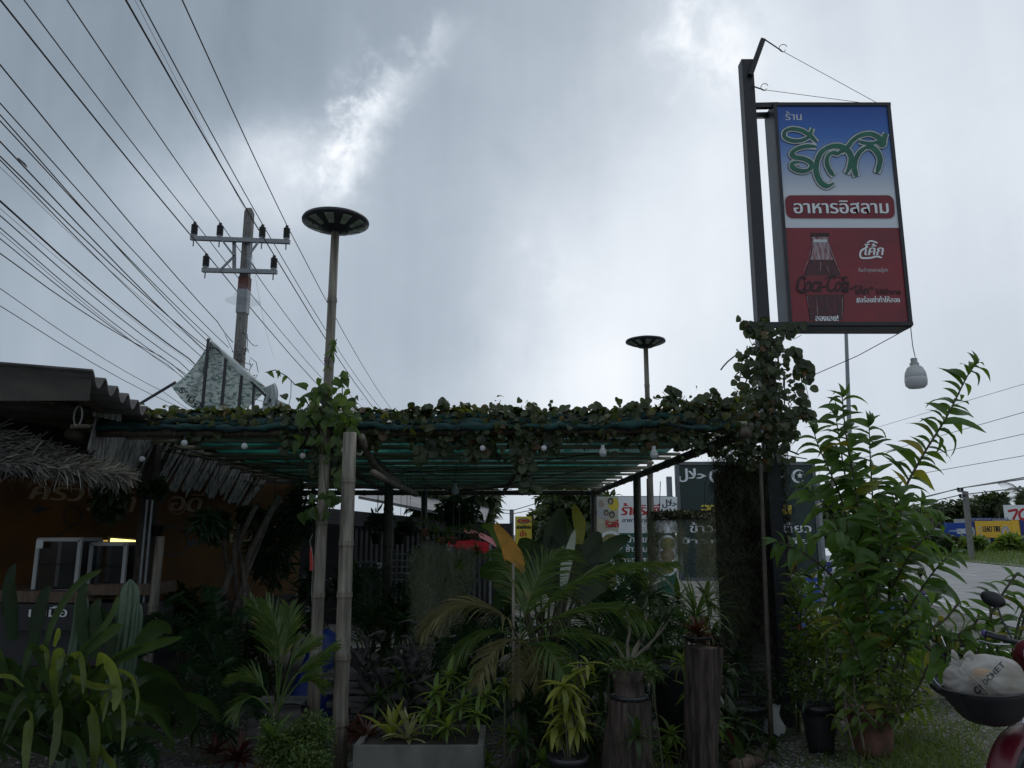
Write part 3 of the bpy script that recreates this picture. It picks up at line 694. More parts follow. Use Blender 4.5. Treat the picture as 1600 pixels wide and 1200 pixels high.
for (xl, xr, y, il) in ((298, 453, 375, [(304, 357), (344, 358), (410, 362), (448, 364)]), (316, 433, 423, [(322, 408), (428, 412)])):
    a_, c_ = P(xl, y-3 if y < 400 else y-1, 21.05), P(xr, y+3 if y < 400 else y+2, 21.05)
    MB().beam(a_, c_, .11, .12).build('crossarm', 'galv', t)
    for ix, iy in il:
        p = P(ix, iy, 21.05); f = (ix-xl)/(xr-xl); zt = a_.z+(c_.z-a_.z)*f+.06
        io = MB().lathe((p.x, p.y, zt), [(.075, 0), (.075, .05), (.03, .05)], 12).build('insulator_base', 'galv', t)
        pr = [(.085, .05)]; 
        for q in range(6): pr += [(.095, .07+q*.05), (.095, .09+q*.05), (.082, .1+q*.05)]
        pr += [(.05, .37), (.045, .43), (.02, .44)]
        MB().lathe((p.x, p.y, zt), pr, 14).build('insulator', 'rubber', t); INS.append(Vector((p.x, p.y, zt+.43)))
        MB().tube([(p.x, p.y, zt-.13), (p.x, p.y, zt-.3)], .02, 6).build('pin', 'galv', t)
for (x0, y0, x1, y1) in ((346, 374, 368, 403), (340, 426, 368, 398), (405, 376, 388, 400), (386, 402, 402, 424), (366, 374, 366, 424), (389, 376, 389, 424)):
    MB().beam(P(x0, y0, 21.0 if x0 != 366 and x0 != 389 else 21.16), P(x1, y1, 21.0 if x0 != 366 and x0 != 389 else 21.16), .05 if x0 not in (366, 389) else .1, .05, (0, 1, 0)).build('brace', 'galv', t)
def pz(y): return P(374, y, 21.1).z
MB().box((b.x+.005, b.y, (pz(430)+pz(450))/2), (.29, .27, pz(430)-pz(450))).build('painted_band', mat('faded_red_band', (.16, .07, .06), .8), t)
MB().box((b.x, b.y, (pz(450)+pz(487))/2), (.295, .275, pz(450)-pz(487))).build('sheet_collar', 'galv', t)
gw = mat('clear_plastic_guard', (.4, .42, .43), .3, alpha=.10); MB().lathe((b.x, b.y, pz(468)), [(.5, 0), (.47, .02), (.3, .12), (.2, .3), (.17, .5)][::1], 24).build('climbing_guard', gw, t)
for o in [o for o in t.children if o.name.startswith('climbing_guard')]: o.data.polygons
mb = MB(); rr = random.Random(5)
for i in range(16):
    p = P(rr.uniform(362, 392), rr.uniform(545, 600), 20.9); pts = [p]
    for j in range(7): p = p+Vector((rr.gauss(.03, .12), rr.gauss(0, .08), rr.gauss(-.02, .14))); pts.append(p)
    mb.tube(pts, .009, 4, False)
wn_ = mb.build('cable_tangle', 'cable', t); wn_['kind'] = 'stuff'
D_ = Vector((.104, -1, 0)).normalized()
NEXT = ub+Vector((-4.4+2.2, 42, 0))
ORD = ['first', 'second', 'third', 'fourth', 'fifth', 'sixth', 'seventh', 'eighth', 'ninth', 'tenth', 'eleventh', 'twelfth', 'thirteenth', 'fourteenth', 'fifteenth', 'sixteenth', 'seventeenth', 'eighteenth', 'nineteenth', 'twentieth', 'twenty-first', 'twenty-second']
def wire(a, px, py, rad, m='cable', label='', group='power lines meeting at the utility pole', far=None, end=None, sag=.15, zz=None, fs=1.3):
    """a: 3D point at the pole; the wire comes back over the camera through pixel px,py in the vertical plane holding D_"""
    r = ray(px, py); nrm = Vector((-D_.y, D_.x, 0)); o = Vector((0, 0, CZ)); tt = (a-o).dot(nrm)/r.dot(nrm); q = o+r*tt
    d = (q-a); pts = []
    for i in range(15):
        u = i/14*2.2; p = a+d*u; p.z -= sag*u*(1-u)*4*.25 if u < 1 else -sag*u*(u-1)*.4; pts.append(p)
    w = MB().tube(pts[::-1]+([] if far is None else [a.lerp(far, k/8)-Vector((0, 0, fs*(k/8)*(1-k/8)*2)) for k in range(1, 9)]), rad, 5, True).build('overhead_wire', m)
    tag(w, label, 'power line', group); return w
hv = [(303, 357, 38, 0, INS[0]), (344, 358, 105, 0, INS[1]), (410, 362, 219, 0, INS[2]), (448, 364, 285, 0, INS[3]), (322, 408, 1, 0, INS[4]), (428, 412, 197, 0, INS[5])]
dsc = ['reaching the upper crossarm at its left outer insulator', 'reaching the upper crossarm just left of the pole top', 'reaching the upper crossarm just right of the pole top', 'at the right outer insulator, steepest of all', 'reaching the lower crossarm at its left insulator', 'reaching the lower crossarm at its right insulator']
for i, (x, y, bx_, by_, I) in enumerate(hv):
    far = I+(NEXT-ub); wire(I, bx_, by_, .0125 if i < 4 else .016, 'cable', 'thick black power line '+dsc[i], far=far, sag=.2)
wire(P(384, 330, 21), 211, 0, .004, 'cablethin', 'hair-thin grey wire between the two thick central power lines at the top', far=P(430, 560, 40))
low = [(100, 340, 503, .011, 20), (160, 357, 543, .009, 20.5), (178, 352, 560, .009, 20.2), (188, 330, 500+30, .010, 21), (220, 345, 570, .011, 21), (243, 325, 545, .011, 21), (249, 335, 575, .009, 21), (260, 300, 530, .004, 20),
       (313, 295, 560, .016, 20), (325, 285, 556, .004, 20), (336, 280, 565, .010, 20), (355, 270, 570, .009, 20), (362, 276, 582, .005, 19), (372, 262, 570, .009, 20), (395, 250, 556, .010, 19), (450, 255, 612, .006, 18), (477, 290, 640, .006, 18)]
for i, (y0, x1, y1, rd_, Y) in enumerate(low):
    thin = rd_ < .006; a = P(x1, y1, Y)
    wire(a, 0, y0, rd_, 'cablethin' if thin else 'cable', '%s telecom cable from the top among those crossing the left border%s' % (ORD[i], ', hair-thin' if thin else ''), 'low telecom cables crossing the left border', sag=.35+.05*(i % 3), far=P(364+i*.5, min(720, y1+(364-x1)*(y1-y0)/x1*1.12), 21.2) if x1 < 355 else None, fs=.06)
t = T('cable_splice', 'short thick splice sleeve on a telecom cable near the left border', 'cable splice', P(33, 253, 12.6)); MB().tube([P(28, 247, 12.6), P(31, 250, 12.6), P(38, 256, 12.5), P(42, 261, 12.5)], [.010, .018, .018, .010], 8).build('sleeve', 'cable', t)
# far pole at the right with its lines
fb = P(1517, 862, 50); fb.z = 0; ft_ = P(1508, 768, 50); t = T('utility_pole', 'leaning far utility pole in front of the blue tyre shop banner', 'utility pole', fb)
MB().beam(fb, ft_, .26, .26, (0, 1, 0)).build('pole', 'polecon', t)
for (xa, ya, xb, yb) in ((1497, 767, 1509, 769), (1500, 777, 1508, 778)):
    MB().beam(P(xa, ya, 49.8), P(xb, yb, 49.8), .12, .12).build('crossarm', 'galv', t)
    for q in (xa+.5, xa+6): MB().tube([P(q, ya, 49.8), P(q, ya-5, 49.8)], .1, 6).build('insulator', 'rubber', t)
t2 = [((1600, 746), (1505, 762), (1410, 784), 'upper'), ((1600, 748.5), (1498, 763), (1408, 787), 'second'), ((1600, 762), (1502, 773), (1412, 793), 'lower')]
for (q0, q1, q2, lb) in t2:
    tag(MB().tube([P(q0[0]+200, q0[1]-26, 34), P(*q0, 42), P(*q1, 49.8), P(*q2, 62), P(q2[0]-70, q2[1]+16, 75)], .035, 5).build('overhead_wire', 'cablethin'), lb+' grey wire at the far leaning pole across the highway', 'power line', 'wires at the far pole')
for i, (y1, x0, y0) in enumerate([(600, 1390, 662), (644, 1360, 712), (678, 1350, 733), (712, 1340, 757)]):
    tag(MB().tube([P(1750, y1-58, 24), P(1600, y1, 27), P(x0, y0, 36), P(x0-120, y0+36, 46)], .012 if i else .009, 5).build('overhead_wire', 'cablethin'), ORD[i]+' thin wire from the top in the sky right of the tall shrub', 'power line', 'thin wires at the right')
# slim street lamp post behind the sign
a, b = P(1344, 860, 16), P(1326, 512, 16); t = T('street_lamp_post', 'slim pale metal post rising behind the shop sign above the shrub', 'lamp post', (a.x, a.y, 0))
MB().tube([(a.x, 16, 0), (a.x-.05, 16, b.z*.5), (b.x, 16, b.z+1.2)], [.07, .05, .03], 10).build('post', 'galv', t)
MB().lathe((b.x, 16, b.z+1.2), [(.02, 0), (.16, .02), (.17, .06), (.03, .12)], 14).build('lamp_head', 'galv', t)

# ================================================================== THE SHOP SIGN
Ys = 7.0
sp = T('sign_post', 'black square steel post of the shop sign, vines climbing its middle', 'post', (2.35, Ys+.03, 0))
ztop = P(1166, 95, Ys).z
MB().box((2.35, Ys+.03, ztop/2), (.115, .12, ztop)).build('post', 'metaldark', sp)
MB().beam(P(1172, 118, Ys-.05), P(1192, 62, Ys-.05), .05, .05).build('top_strut', 'metaldark', sp)
for y_ in (166, 181): MB().beam(P(1176, y_, Ys+.03), P(1215 if y_ < 170 else 1202, y_-1, Ys+.03 if y_ < 170 else Ys+.2), .05, .05).build('bracket_arm', 'metaldark', sp)
MB().beam(P(1182, 508, Ys+.03), P(1240, 508, Ys+.03), .05, .05).build('bracket_arm', 'metaldark', sp)
for (x_, y_, r1_, x2, y2) in ((1224, 73, 6, 1369, 160), (1195, 134, 5.5, 1343, 160)):
    c_ = P(x_, y_, Ys-.05); rr_ = S_(r1_, Ys); st = P(1194, 61, Ys-.05) if y_ < 100 else P(1174, 134, Ys-.05)
    MB().tube([c_+Vector((rr_*math.cos(a/12*2*pi), .004*a, rr_*math.sin(a/12*2*pi))) for a in range(13)], .0035, 5, False).build('wire_loop', 'cable', sp)
    MB().tube([st, P(x_-3, y_+6, Ys-.05)], .007, 5).build('turnbuckle', 'cable', sp)
    MB().tube([P(x_-3, y_+6, Ys-.05), P(x2, y2, Ys+.1)], .0028, 5).build('guy_wire', 'cablethin', sp)
sx0, sx1, sz0, sz1 = 2.585, 3.745, P(1234, 509, Ys).z, P(1300, 161, Ys).z
sg = T('shop_sign', 'tall lightbox sign with green Thai logo on blue above a red cola panel', 'sign', ((sx0+sx1)/2, Ys, sz0))
MB().box(((sx0+sx1)/2, Ys+.135, (sz0+sz1)/2), (sx1-sx0, .25, sz1-sz0)).build('housing', 'metalgrey', sg)
fw = .035
for (c, d) in ((((sx0+sx1)/2, Ys, sz0+fw/2), (sx1-sx0+.006, .03, fw)), (((sx0+sx1)/2, Ys, sz1-fw/2), (sx1-sx0+.006, .03, fw)), ((sx0+fw/2, Ys, (sz0+sz1)/2), (fw, .028, sz1-sz0-2*fw)), ((sx1-fw/2, Ys, (sz0+sz1)/2), (fw, .028, sz1-sz0-2*fw))):
    MB().box(c, d).build('frame', 'metaldark', sg)
MB().box(((sx0+sx1)/2, Ys+.14, sz0-.004), (sx1-sx0+.004, .262, .008)).build('bottom_panel', 'metaldark', sg)
pS = Panel((0, Ys, 0), (1, 0, 0), (0, -1, 0), sg)
xa, xb = sx0+fw, sx1-fw; zr = pS.hit(1320, 356).z; zb_ = sz0+fw; zt_ = sz1-fw
gmt, t_, b_ = newmat('blue_to_white_print'); n_ = t_.nodes; l_ = t_.links
tcn = n_.new('ShaderNodeTexCoord'); sz = n_.new('ShaderNodeSeparateXYZ'); l_.new(tcn.outputs['Generated'], sz.inputs[0]); crp = n_.new('ShaderNodeValToRGB'); l_.new(sz.outputs[2], crp.inputs[0])
e = crp.color_ramp.elements; e[0].position = .28; e[0].color = (.66, .70, .76, 1); e[1].position = .95; e[1].color = (.015, .08, .36, 1)
for ps, c in ((.42, (.42, .50, .64)), (.6, (.16, .28, .56)), (.75, (.04, .16, .50))): x = e.new(ps); x.color = (*c, 1)
l_.new(crp.outputs[0], b_.inputs[0]); b_.inputs['Roughness'].default_value = .4; M['bluegrad'] = gmt
MB().quad((xa, Ys-.0015, zr), (xb, Ys-.0015, zr), (xb, Ys-.0015, zt_), (xa, Ys-.0015, zt_)).build('face', 'bluegrad', sg)
tag(MB().quad((xa, Ys-.0015, zb_), (xb, Ys-.0015, zb_), (xb, Ys-.0015, zr), (xa, Ys-.0015, zr)).build('face', 'signred', sg), 'red lower panel')
pS.text('ร้าน', 1227, 174, 1252, 188, 'silver', 1.5, .002)
def Z(x, y): return (1120+x/4.444, 30+y/4.444)
logo = [([(692, 858), (668, 832), (640, 806), (585, 775), (520, 764), (472, 782), (470, 822), (520, 846), (580, 846), (628, 826), (650, 790), (662, 760)], 3.6, 1.6),
        ([(690, 888), (650, 884), (600, 888), (545, 908), (518, 940), (545, 962), (600, 972), (645, 995), (655, 1026), (625, 1054), (570, 1056), (522, 1030), (528, 1000), (570, 996)], 4.0, 2.6),
        ([(810, 1140), (765, 1162), (718, 1134), (688, 1065), (695, 985), (730, 920), (790, 888), (850, 886), (905, 915), (930, 965), (918, 1030), (895, 1075)], 4.6, 3.0),
        ([(862, 912), (838, 936), (800, 930), (768, 955), (762, 1005), (782, 1055), (812, 1092)], 3.6, 2.4),
        ([(858, 930), (900, 896), (945, 842), (1000, 808), (1065, 800), (1120, 824), (1150, 858)], 4.4, 2.0), ([(1150, 842), (1090, 862), (1030, 864), (985, 852)], 3.2, 1.4),
        ([(1172, 795), (1158, 835), (1150, 878), (1112, 846)], 5.0, 2.0),
        ([(968, 1096), (952, 1040), (960, 980), (990, 925), (1035, 892)], 4.2, 3.0), ([(1018, 900), (1065, 890), (1108, 925), (1130, 985), (1108, 1072)], 4.2, 3.4)]
for kk, (ex, mm, z0) in enumerate(((5.0, 'ink', 1.5), (3.6, 'silver', 3), (0, 'logogreen', 5))):
    for j, (pts, w, wv) in enumerate(logo): pS.stroke([Z(*p) for p in pts], (w*1.28+ex*1.1, wv*.9), mm, z0+j*.17, 'logo', ex == 0, 8)
def rrect(x0, y0, x1, y1, r, n=6):
    o = []
    for cx, cy, a0 in ((x1-r, y0+r, -90), (x1-r, y1-r, 0), (x0+r, y1-r, 90), (x0+r, y0+r, 180)):
        for i in range(n+1): a = math.radians(a0+90*i/n); o.append((cx+r*math.cos(a), cy+r*math.sin(a)))
    return o
def sh(pts, ref=335, k=.075): return [(x+(y-ref)*k, y) for x, y in pts]
pS.poly(sh(rrect(1226.5, 304, 1399.5, 343, 11)), 'silver', 1.2); pS.poly(sh(rrect(1228, 305.5, 1398, 341.5, 10)), 'signpill', 2.2)
pS.text('อาหารอิสลาม', 1240.7, 314.5, 1387.5, 334.6, 'ink', 3.0, .007); pS.text('อาหารอิสลาม', 1240, 314, 1387, 334, 'whiteprint', 3.8, .0045)
# cola bottle print
def bt(l): return [(1120+x/4.444, 280+y/4.444) for x, y in l]
def bottle(prof, m, k, nm='bottle_print'):
    """prof: (left x, right x, y) rows of the printed bottle, smoothed"""
    L_, R__ = [], []
    for i in range(len(prof)-1):
        p0, p1, p2, p3 = prof[max(0, i-1)], prof[i], prof[i+1], prof[min(len(prof)-1, i+2)]
        for j in range(5):
            t = j/5; q = [.5*((2*p1[c])+(p2[c]-p0[c])*t+(2*p0[c]-5*p1[c]+4*p2[c]-p3[c])*t*t+(3*p1[c]-p0[c]-3*p2[c]+p3[c])*t**3) for c in (0, 1, 2)]
            L_.append((q[0], q[2])); R__.append((q[1], q[2]))
    L_.append((prof[-1][0], prof[-1][2])); R__.append((prof[-1][1], prof[-1][2])); mb = MB(); q = [(pS.lift(pS.hit(*bt([l])[0]), k), pS.lift(pS.hit(*bt([r])[0]), k)) for l, r in zip(L_, R__)]
    for i in range(len(q)-1): mb.quad(q[i+1][0], q[i+1][1], q[i][1], q[i][0])
    return mb.build(nm, m, sg)
M['cola_print'] = mat('cola_print', (.03, .008, .01), .3, (.10, .012, .018), 14, (3, 1, .6)); M['glass_print'] = mat('bottle_glass_print', (.40, .34, .36), .35, (.22, .05, .06), 14, (3, 1, .6))
FULL = [(654, 776, 374), (656, 776, 402), (662, 772, 420), (661, 774, 440), (664, 778, 470), (658, 790, 520), (648, 806, 560), (632, 826, 605), (615, 848, 650), (610, 862, 690), (614, 870, 735), (622, 874, 790), (626, 880, 830), (634, 876, 880), (642, 872, 930), (648, 870, 979)]
bottle([(l-5, r+5, y) for l, r, y in FULL], 'inkred', 1.6); bottle(FULL[:2], 'inkred', 2.2); bottle(FULL[1:7], 'glass_print', 2.2); bottle(FULL[6:], 'cola_print', 2.2)
bottle([(l+8, r-8, y) for l, r, y in FULL[2:4]], 'silver', 2.9, 'highlight_print')
pS.poly(bt([(607, 672), (860, 668), (876, 800), (618, 805)]), 'signred', 3, 'bottle_label')
for l in ([(655, 445), (640, 540), (600, 640)], [(775, 445), (808, 545), (852, 648)], [(625, 810), (632, 880), (650, 890)], [(872, 820), (868, 900), (868, 975)], [(720, 575), (716, 640)], [(690, 830), (700, 970)], [(760, 600), (775, 645)], [(700, 460), (690, 540)], [(745, 460), (752, 540)], [(665, 408), (662, 436)]):
    pS.stroke(bt(l), .9, 'glass_print', 3.4, 'highlight_print')
pS.text('Coca-Cola', 1244, 431, 1326, 457, 'inkred', 4.2, .004, .5)
pS.stroke(bt([(555, 770), (600, 790), (640, 770), (690, 775)]), 2.2, 'inkred', 4.6, 'logo'); pS.stroke(bt([(740, 700), (800, 670), (870, 690), (915, 680)]), 2, 'inkred', 4.6, 'logo')
pS.text('โค้ก', 1350, 381, 1380, 399, 'whiteprint', 2, .004, .25); pS.stroke(bt([(1050, 470), (1000, 500), (1000, 545), (1060, 548), (1110, 538), (1145, 548)]), 3, 'whiteprint', 2.5, 'logo'); pS.stroke(bt([(1040, 445), (1070, 430), (1115, 445)]), 2.5, 'whiteprint', 2.6, 'logo')
pS.text('ดื่มด่ำทุกความรู้สึก', 1341, 418.5, 1387, 427, 'silver', 2)
pS.text('“โค้ก”', 1329, 446, 1364, 460, 'inkred', 2, .004); pS.text('ไม่มีน้ำตาล', 1368, 451, 1406, 460, 'inkred', 2, .003)
pS.text('#อร่อยซ่าท้าให้ลอง', 1337.5, 463, 1405.5, 473.5, 'whiteprint', 2, .002); pS.text('ลองเลย!', 1273.5, 493, 1309, 502, 'whiteprint', 4.5, .003)
# stay cable and hanging lamp
tag(MB().tube([P(1421, 512, Ys+.05), P(1340, 556, Ys+.4), P(1262, 590, Ys+.8)], .004, 5).build('stay_cable', 'cable'), 'thin black stay cable from the lower right corner of the shop sign', 'cable')
hl = T('hanging_lamp', 'white bottle shaped outdoor lamp hanging below the shop sign corner', 'lamp', P(1432, 608, Ys))
MB().tube([P(1423, 512, Ys), P(1426, 540, Ys), P(1430, 558, Ys)], .004, 5).build('cord', 'cable', hl)
c_ = P(1432.5, 607, Ys); u_ = S_(1, Ys)
MB().lathe(c_, [(4*u_, 0), (12*u_, 1*u_), (16*u_, 5*u_), (17*u_, 12*u_), (16.5*u_, 18*u_)], 24).build('shade', 'bulb', hl, True)
MB().lathe(c_, [(16.5*u_, 18*u_), (15.5*u_, 26*u_), (12*u_, 34*u_), (7*u_, 38*u_)], 24).build('collar', 'bulb', hl, True)
MB().lathe(c_, [(7*u_, 38*u_), (7*u_, 42*u_), (5*u_, 43*u_), (5*u_, 50*u_)], 16).build('cap', 'greypanel', hl)

# ================================================================== SOLAR LAMPS ON BAMBOO
def solar(label, X, Y, zt, r, r0, r1, lean=0):
    t = T('solar_street_lamp', label, 'street lamp', (X, Y, 0)); mb = MB(); bamboo(mb, (X, Y, 0), (X+lean, Y, zt), r0, r1, .55, 14); mb.build('bamboo_pole', 'bamboo', t, True)
    c = (X+lean, Y, zt-.01)
    MB().lathe(c, [(.04, -.02), (r*.38, -.012), (r*.42, .0), (r*.99, .055), (r*1.0, .07), (r*.97, .085), (r*.5, .12), (.02, .13)], 48).build('lamp_disc', 'metaldark', t, True)
    lm = mat('led_lens', (.42, .48, .38), .3, (.28, .33, .26), 60)
    for i in range(10):
        a = 2*pi*(i+.5)/10; ca, sa = math.cos(a), math.sin(a); sx_, sy_ = -sa, ca
        def q(rad, w): zz = (rad-r*.42)/(r*.57)*.055-.004; return Vector((c[0]+ca*rad+sx_*w, c[1]+sa*rad+sy_*w, c[2]+zz))
        for (ra, rb) in ((.50, .66), (.69, .88)):
            wa, wb = r*(.07+.09*(ra-.45)*1.6), r*(.07+.09*(rb-.45)*1.6); MB().extr([q(r*ra, -wa), q(r*ra, wa), q(r*rb, wb), q(r*rb, -wb)], (0, 0, .004)).build('led_panel', lm, t)
    return t
pl1 = P(524, 360, 5.9); solar('large round solar lamp on the near bamboo pole at the left', pl1.x, 5.9, P(524, 357, 5.9).z, .268, .050, .033)
pl2 = P(1009, 545, 10.2); solar('smaller looking round solar lamp on the farther bamboo pole, above the pergola middle', pl2.x, 10.2, P(1009, 540, 10.2).z, .27, .045, .032)
# small flood light on the near bamboo pole
fl = T('flood_light', 'small rectangular solar flood light tied at an angle to the near bamboo pole', 'flood light', P(514, 632, 5.75))
q_ = Matrix.Rotation(math.radians(-42), 3, 'Y') @ Matrix.Rotation(math.radians(-25), 3, 'X').transposed()
c_ = P(514, 630, 5.74); R_ = Matrix.Rotation(math.radians(40), 3, 'Y')
MB().box(c_, (.17, .03, .085), R_).build('housing', 'metaldark', fl)
MB().box(c_+Vector((0, -.018, 0)), (.15, .006, .066), R_).build('lens', mat('flood_lens', (.12, .13, .12), .4, (.07, .075, .07), 90), fl)
MB().tube([c_+Vector((0, .02, 0)), c_+Vector((0, .1, .03))], .012, 6).build('bracket', 'metaldark', fl)
# ================================================================== PERGOLA
pg = T('bamboo_pergola', 'flat bamboo pergola roofed with green shade net and creeping vines', 'pergola', (-1, 9, 0))
FL, FR = P(140, 647, 6.0), P(1152, 672, 6.0); BL, BR = P(452, 766, 12.6), P(930, 764, 12.6)
FL.z = 2.42; FR.z = 2.44; BL.z = 2.34; BR.z = 2.34
def edgeL(t): return FL.lerp(BL, t)
def edgeR(t): return FR.lerp(BR, t)
rr = random.Random(21); nr = 15
for i in range(nr):
    t = (i/(nr-1))**1.0; a = edgeL(t)+Vector((-.12-rr.uniform(0, .12), rr.uniform(-.05, .05), rr.uniform(-.012, .012))); b = edgeR(t)+Vector((rr.uniform(.02, .12), rr.uniform(-.05, .05), rr.uniform(-.012, .012)))
    mb = MB(); bamboo(mb, a, b, rr.uniform(.021, .027), rr.uniform(.016, .022), .38, 10, .03); mb.build('rafter', 'bamboox', pg, True)
for nm, f, e0, e1 in (('edge_beam', edgeL, -.04, 1.02), ('edge_beam', edgeR, -.03, 1.02)):
    mb = MB(); bamboo(mb, f(0).lerp(f(1), e0)-Vector((0, 0, .085)), f(0).lerp(f(1), e1)-Vector((0, 0, .075)), .042, .036, .45); mb.build(nm, 'bamboodark', pg, True)
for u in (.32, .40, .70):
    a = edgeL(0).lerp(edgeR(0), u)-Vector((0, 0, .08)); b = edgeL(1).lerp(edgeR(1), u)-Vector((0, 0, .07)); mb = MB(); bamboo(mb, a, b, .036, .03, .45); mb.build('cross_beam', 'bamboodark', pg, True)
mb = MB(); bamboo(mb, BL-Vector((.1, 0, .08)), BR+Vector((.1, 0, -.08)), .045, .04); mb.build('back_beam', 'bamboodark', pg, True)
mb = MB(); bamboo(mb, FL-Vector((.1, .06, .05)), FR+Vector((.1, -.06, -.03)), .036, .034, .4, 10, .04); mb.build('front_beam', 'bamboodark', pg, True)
def pole(px, ytop, ybot, Y, r0, r1, m='bamboo', gap=.36, lean=0, par=pg, name='post'):
    a = P(px, ytop, Y); q = P(px, 850, Y); mb = MB(); bamboo(mb, (q.x+lean, Y, 0), (a.x, Y, a.z), r0, r1, gap, 14, .02); return mb.build(name, m, par, True)
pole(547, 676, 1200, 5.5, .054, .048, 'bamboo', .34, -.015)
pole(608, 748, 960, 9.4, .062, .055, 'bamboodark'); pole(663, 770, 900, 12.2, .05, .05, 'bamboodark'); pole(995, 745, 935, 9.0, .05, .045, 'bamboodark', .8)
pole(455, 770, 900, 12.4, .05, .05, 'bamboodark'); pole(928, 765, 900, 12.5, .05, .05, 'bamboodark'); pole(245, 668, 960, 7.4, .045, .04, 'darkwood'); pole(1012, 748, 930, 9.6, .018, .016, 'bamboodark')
for pts, r in (([(565, 683), (572, 705), (586, 728), (604, 744), (623, 752)], .029), ([(583, 738), (600, 748), (620, 758), (650, 772)], .026)):
    MB().tube([P(x, y, 5.75+.3*i) for i, (x, y) in enumerate(pts)], r, 10).build('curved_brace', 'bamboo', pg, True)
# shade net resting on the rafters, sagging between them, with a bunched front fold
def netf(u, v):
    a, b = edgeL(v), edgeR(v); p = a.lerp(b, .07+.93*u); s = abs(math.sin(v*(nr-1)*pi))
    return p+Vector((0, 0, .055-.012*s+.03*noise.noise(Vector((u*9, v*7, 2)))))
MB().grid(netf, 90, 76).build('shade_net', 'net', pg, True)
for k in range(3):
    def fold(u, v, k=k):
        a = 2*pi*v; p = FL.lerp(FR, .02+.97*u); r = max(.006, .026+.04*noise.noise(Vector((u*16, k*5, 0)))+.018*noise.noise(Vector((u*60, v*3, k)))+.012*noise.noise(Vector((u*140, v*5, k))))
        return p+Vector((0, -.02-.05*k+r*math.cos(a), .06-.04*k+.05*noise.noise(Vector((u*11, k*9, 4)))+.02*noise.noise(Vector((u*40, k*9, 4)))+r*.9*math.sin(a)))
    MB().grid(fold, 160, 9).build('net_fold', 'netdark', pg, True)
# wires tied under the pergola
for i in range(9):
    u0, u1, v0, v1 = rr.uniform(.05, .5), rr.uniform(.5, .98), rr.uniform(0, .7), rr.uniform(.1, .95)
    a = edgeL(v0).lerp(edgeR(v0), u0); b = edgeL(v1).lerp(edgeR(v1), u1); pts = []
    for j in range(9): q = a.lerp(b, j/8); q.z -= .1+.16*math.sin(pi*j/8)*rr.uniform(.7, 1.1); pts.append(q)
    MB().tube(pts, .005, 5, False).build('cord', 'cable', pg)
# weathered plank valance along the left edge
pv = T('plank_valance', 'row of hanging weathered grey planks under the left edge of the pergola', 'plank screen', edgeL(0))
top = [(148, 645, 5.9), (250, 678, 7.0), (330, 712, 8.6), (385, 735, 10), (440, 764, 12)]; bot = [(132, 706, 5.75), (212, 748, 6.9), (300, 768, 8.4), (362, 782, 9.8), (402, 808, 11.8)]
def pl_at(tab, s):
    s *= len(tab)-1; i = min(int(s), len(tab)-2); f = s-i; a, b = P(*tab[i]), P(*tab[i+1]); return a.lerp(b, f)
npk = 42
for i in range(npk):
    s = (i+.5)/npk; a = pl_at(top, s); b = pl_at(bot, s); a.z += rr.uniform(-.02, .03); b += (b-a)*rr.uniform(-.16, .14); b.x += rr.uniform(-.03, .03)
    d = (pl_at(top, min(1, s+.01))-pl_at(top, max(0, s-.01))).normalized(); w = rr.uniform(.085, .125)*(1.15 if i < 8 else 1.0)
    tw = rr.uniform(-.35, .35); dd = Quaternion((0, 0, 1), tw) @ d; n_ = dd.cross(a-b).normalized()*.014
    w2 = w*rr.uniform(.7, 1); sk = rr.uniform(-.02, .02)
    poly = [a-dd*w/2, a+dd*w/2+Vector((0, 0, sk)), (a+dd*w/2).lerp(b+dd*w2/2, .55)+Vector((0, 0, 0))+dd*rr.uniform(-.008, .008), b+dd*w2/2, b-dd*w2*.1+Vector((0, 0, rr.uniform(-.03, .02))), b-dd*w2/2+Vector((0, 0, rr.uniform(-.01, .03))), (a-dd*w/2).lerp(b-dd*w2/2, .5)+dd*rr.uniform(-.008, .008)]
    MB().extr(poly, n_).build('plank', 'greywood', pv)
# upper short planks
for i in range(5):
    a = P(149+i*9, 622+i*2.4, 5.8); b = P(149+i*9, 650+i*2, 5.8); MB().extr([a-Vector((.02, 0, 0)), a+Vector((.018, 0, 0)), b+Vector((.018, 0, 0)), b-Vector((.02, 0, 0))], (0, .015, 0)).build('plank', 'greywood', pv)
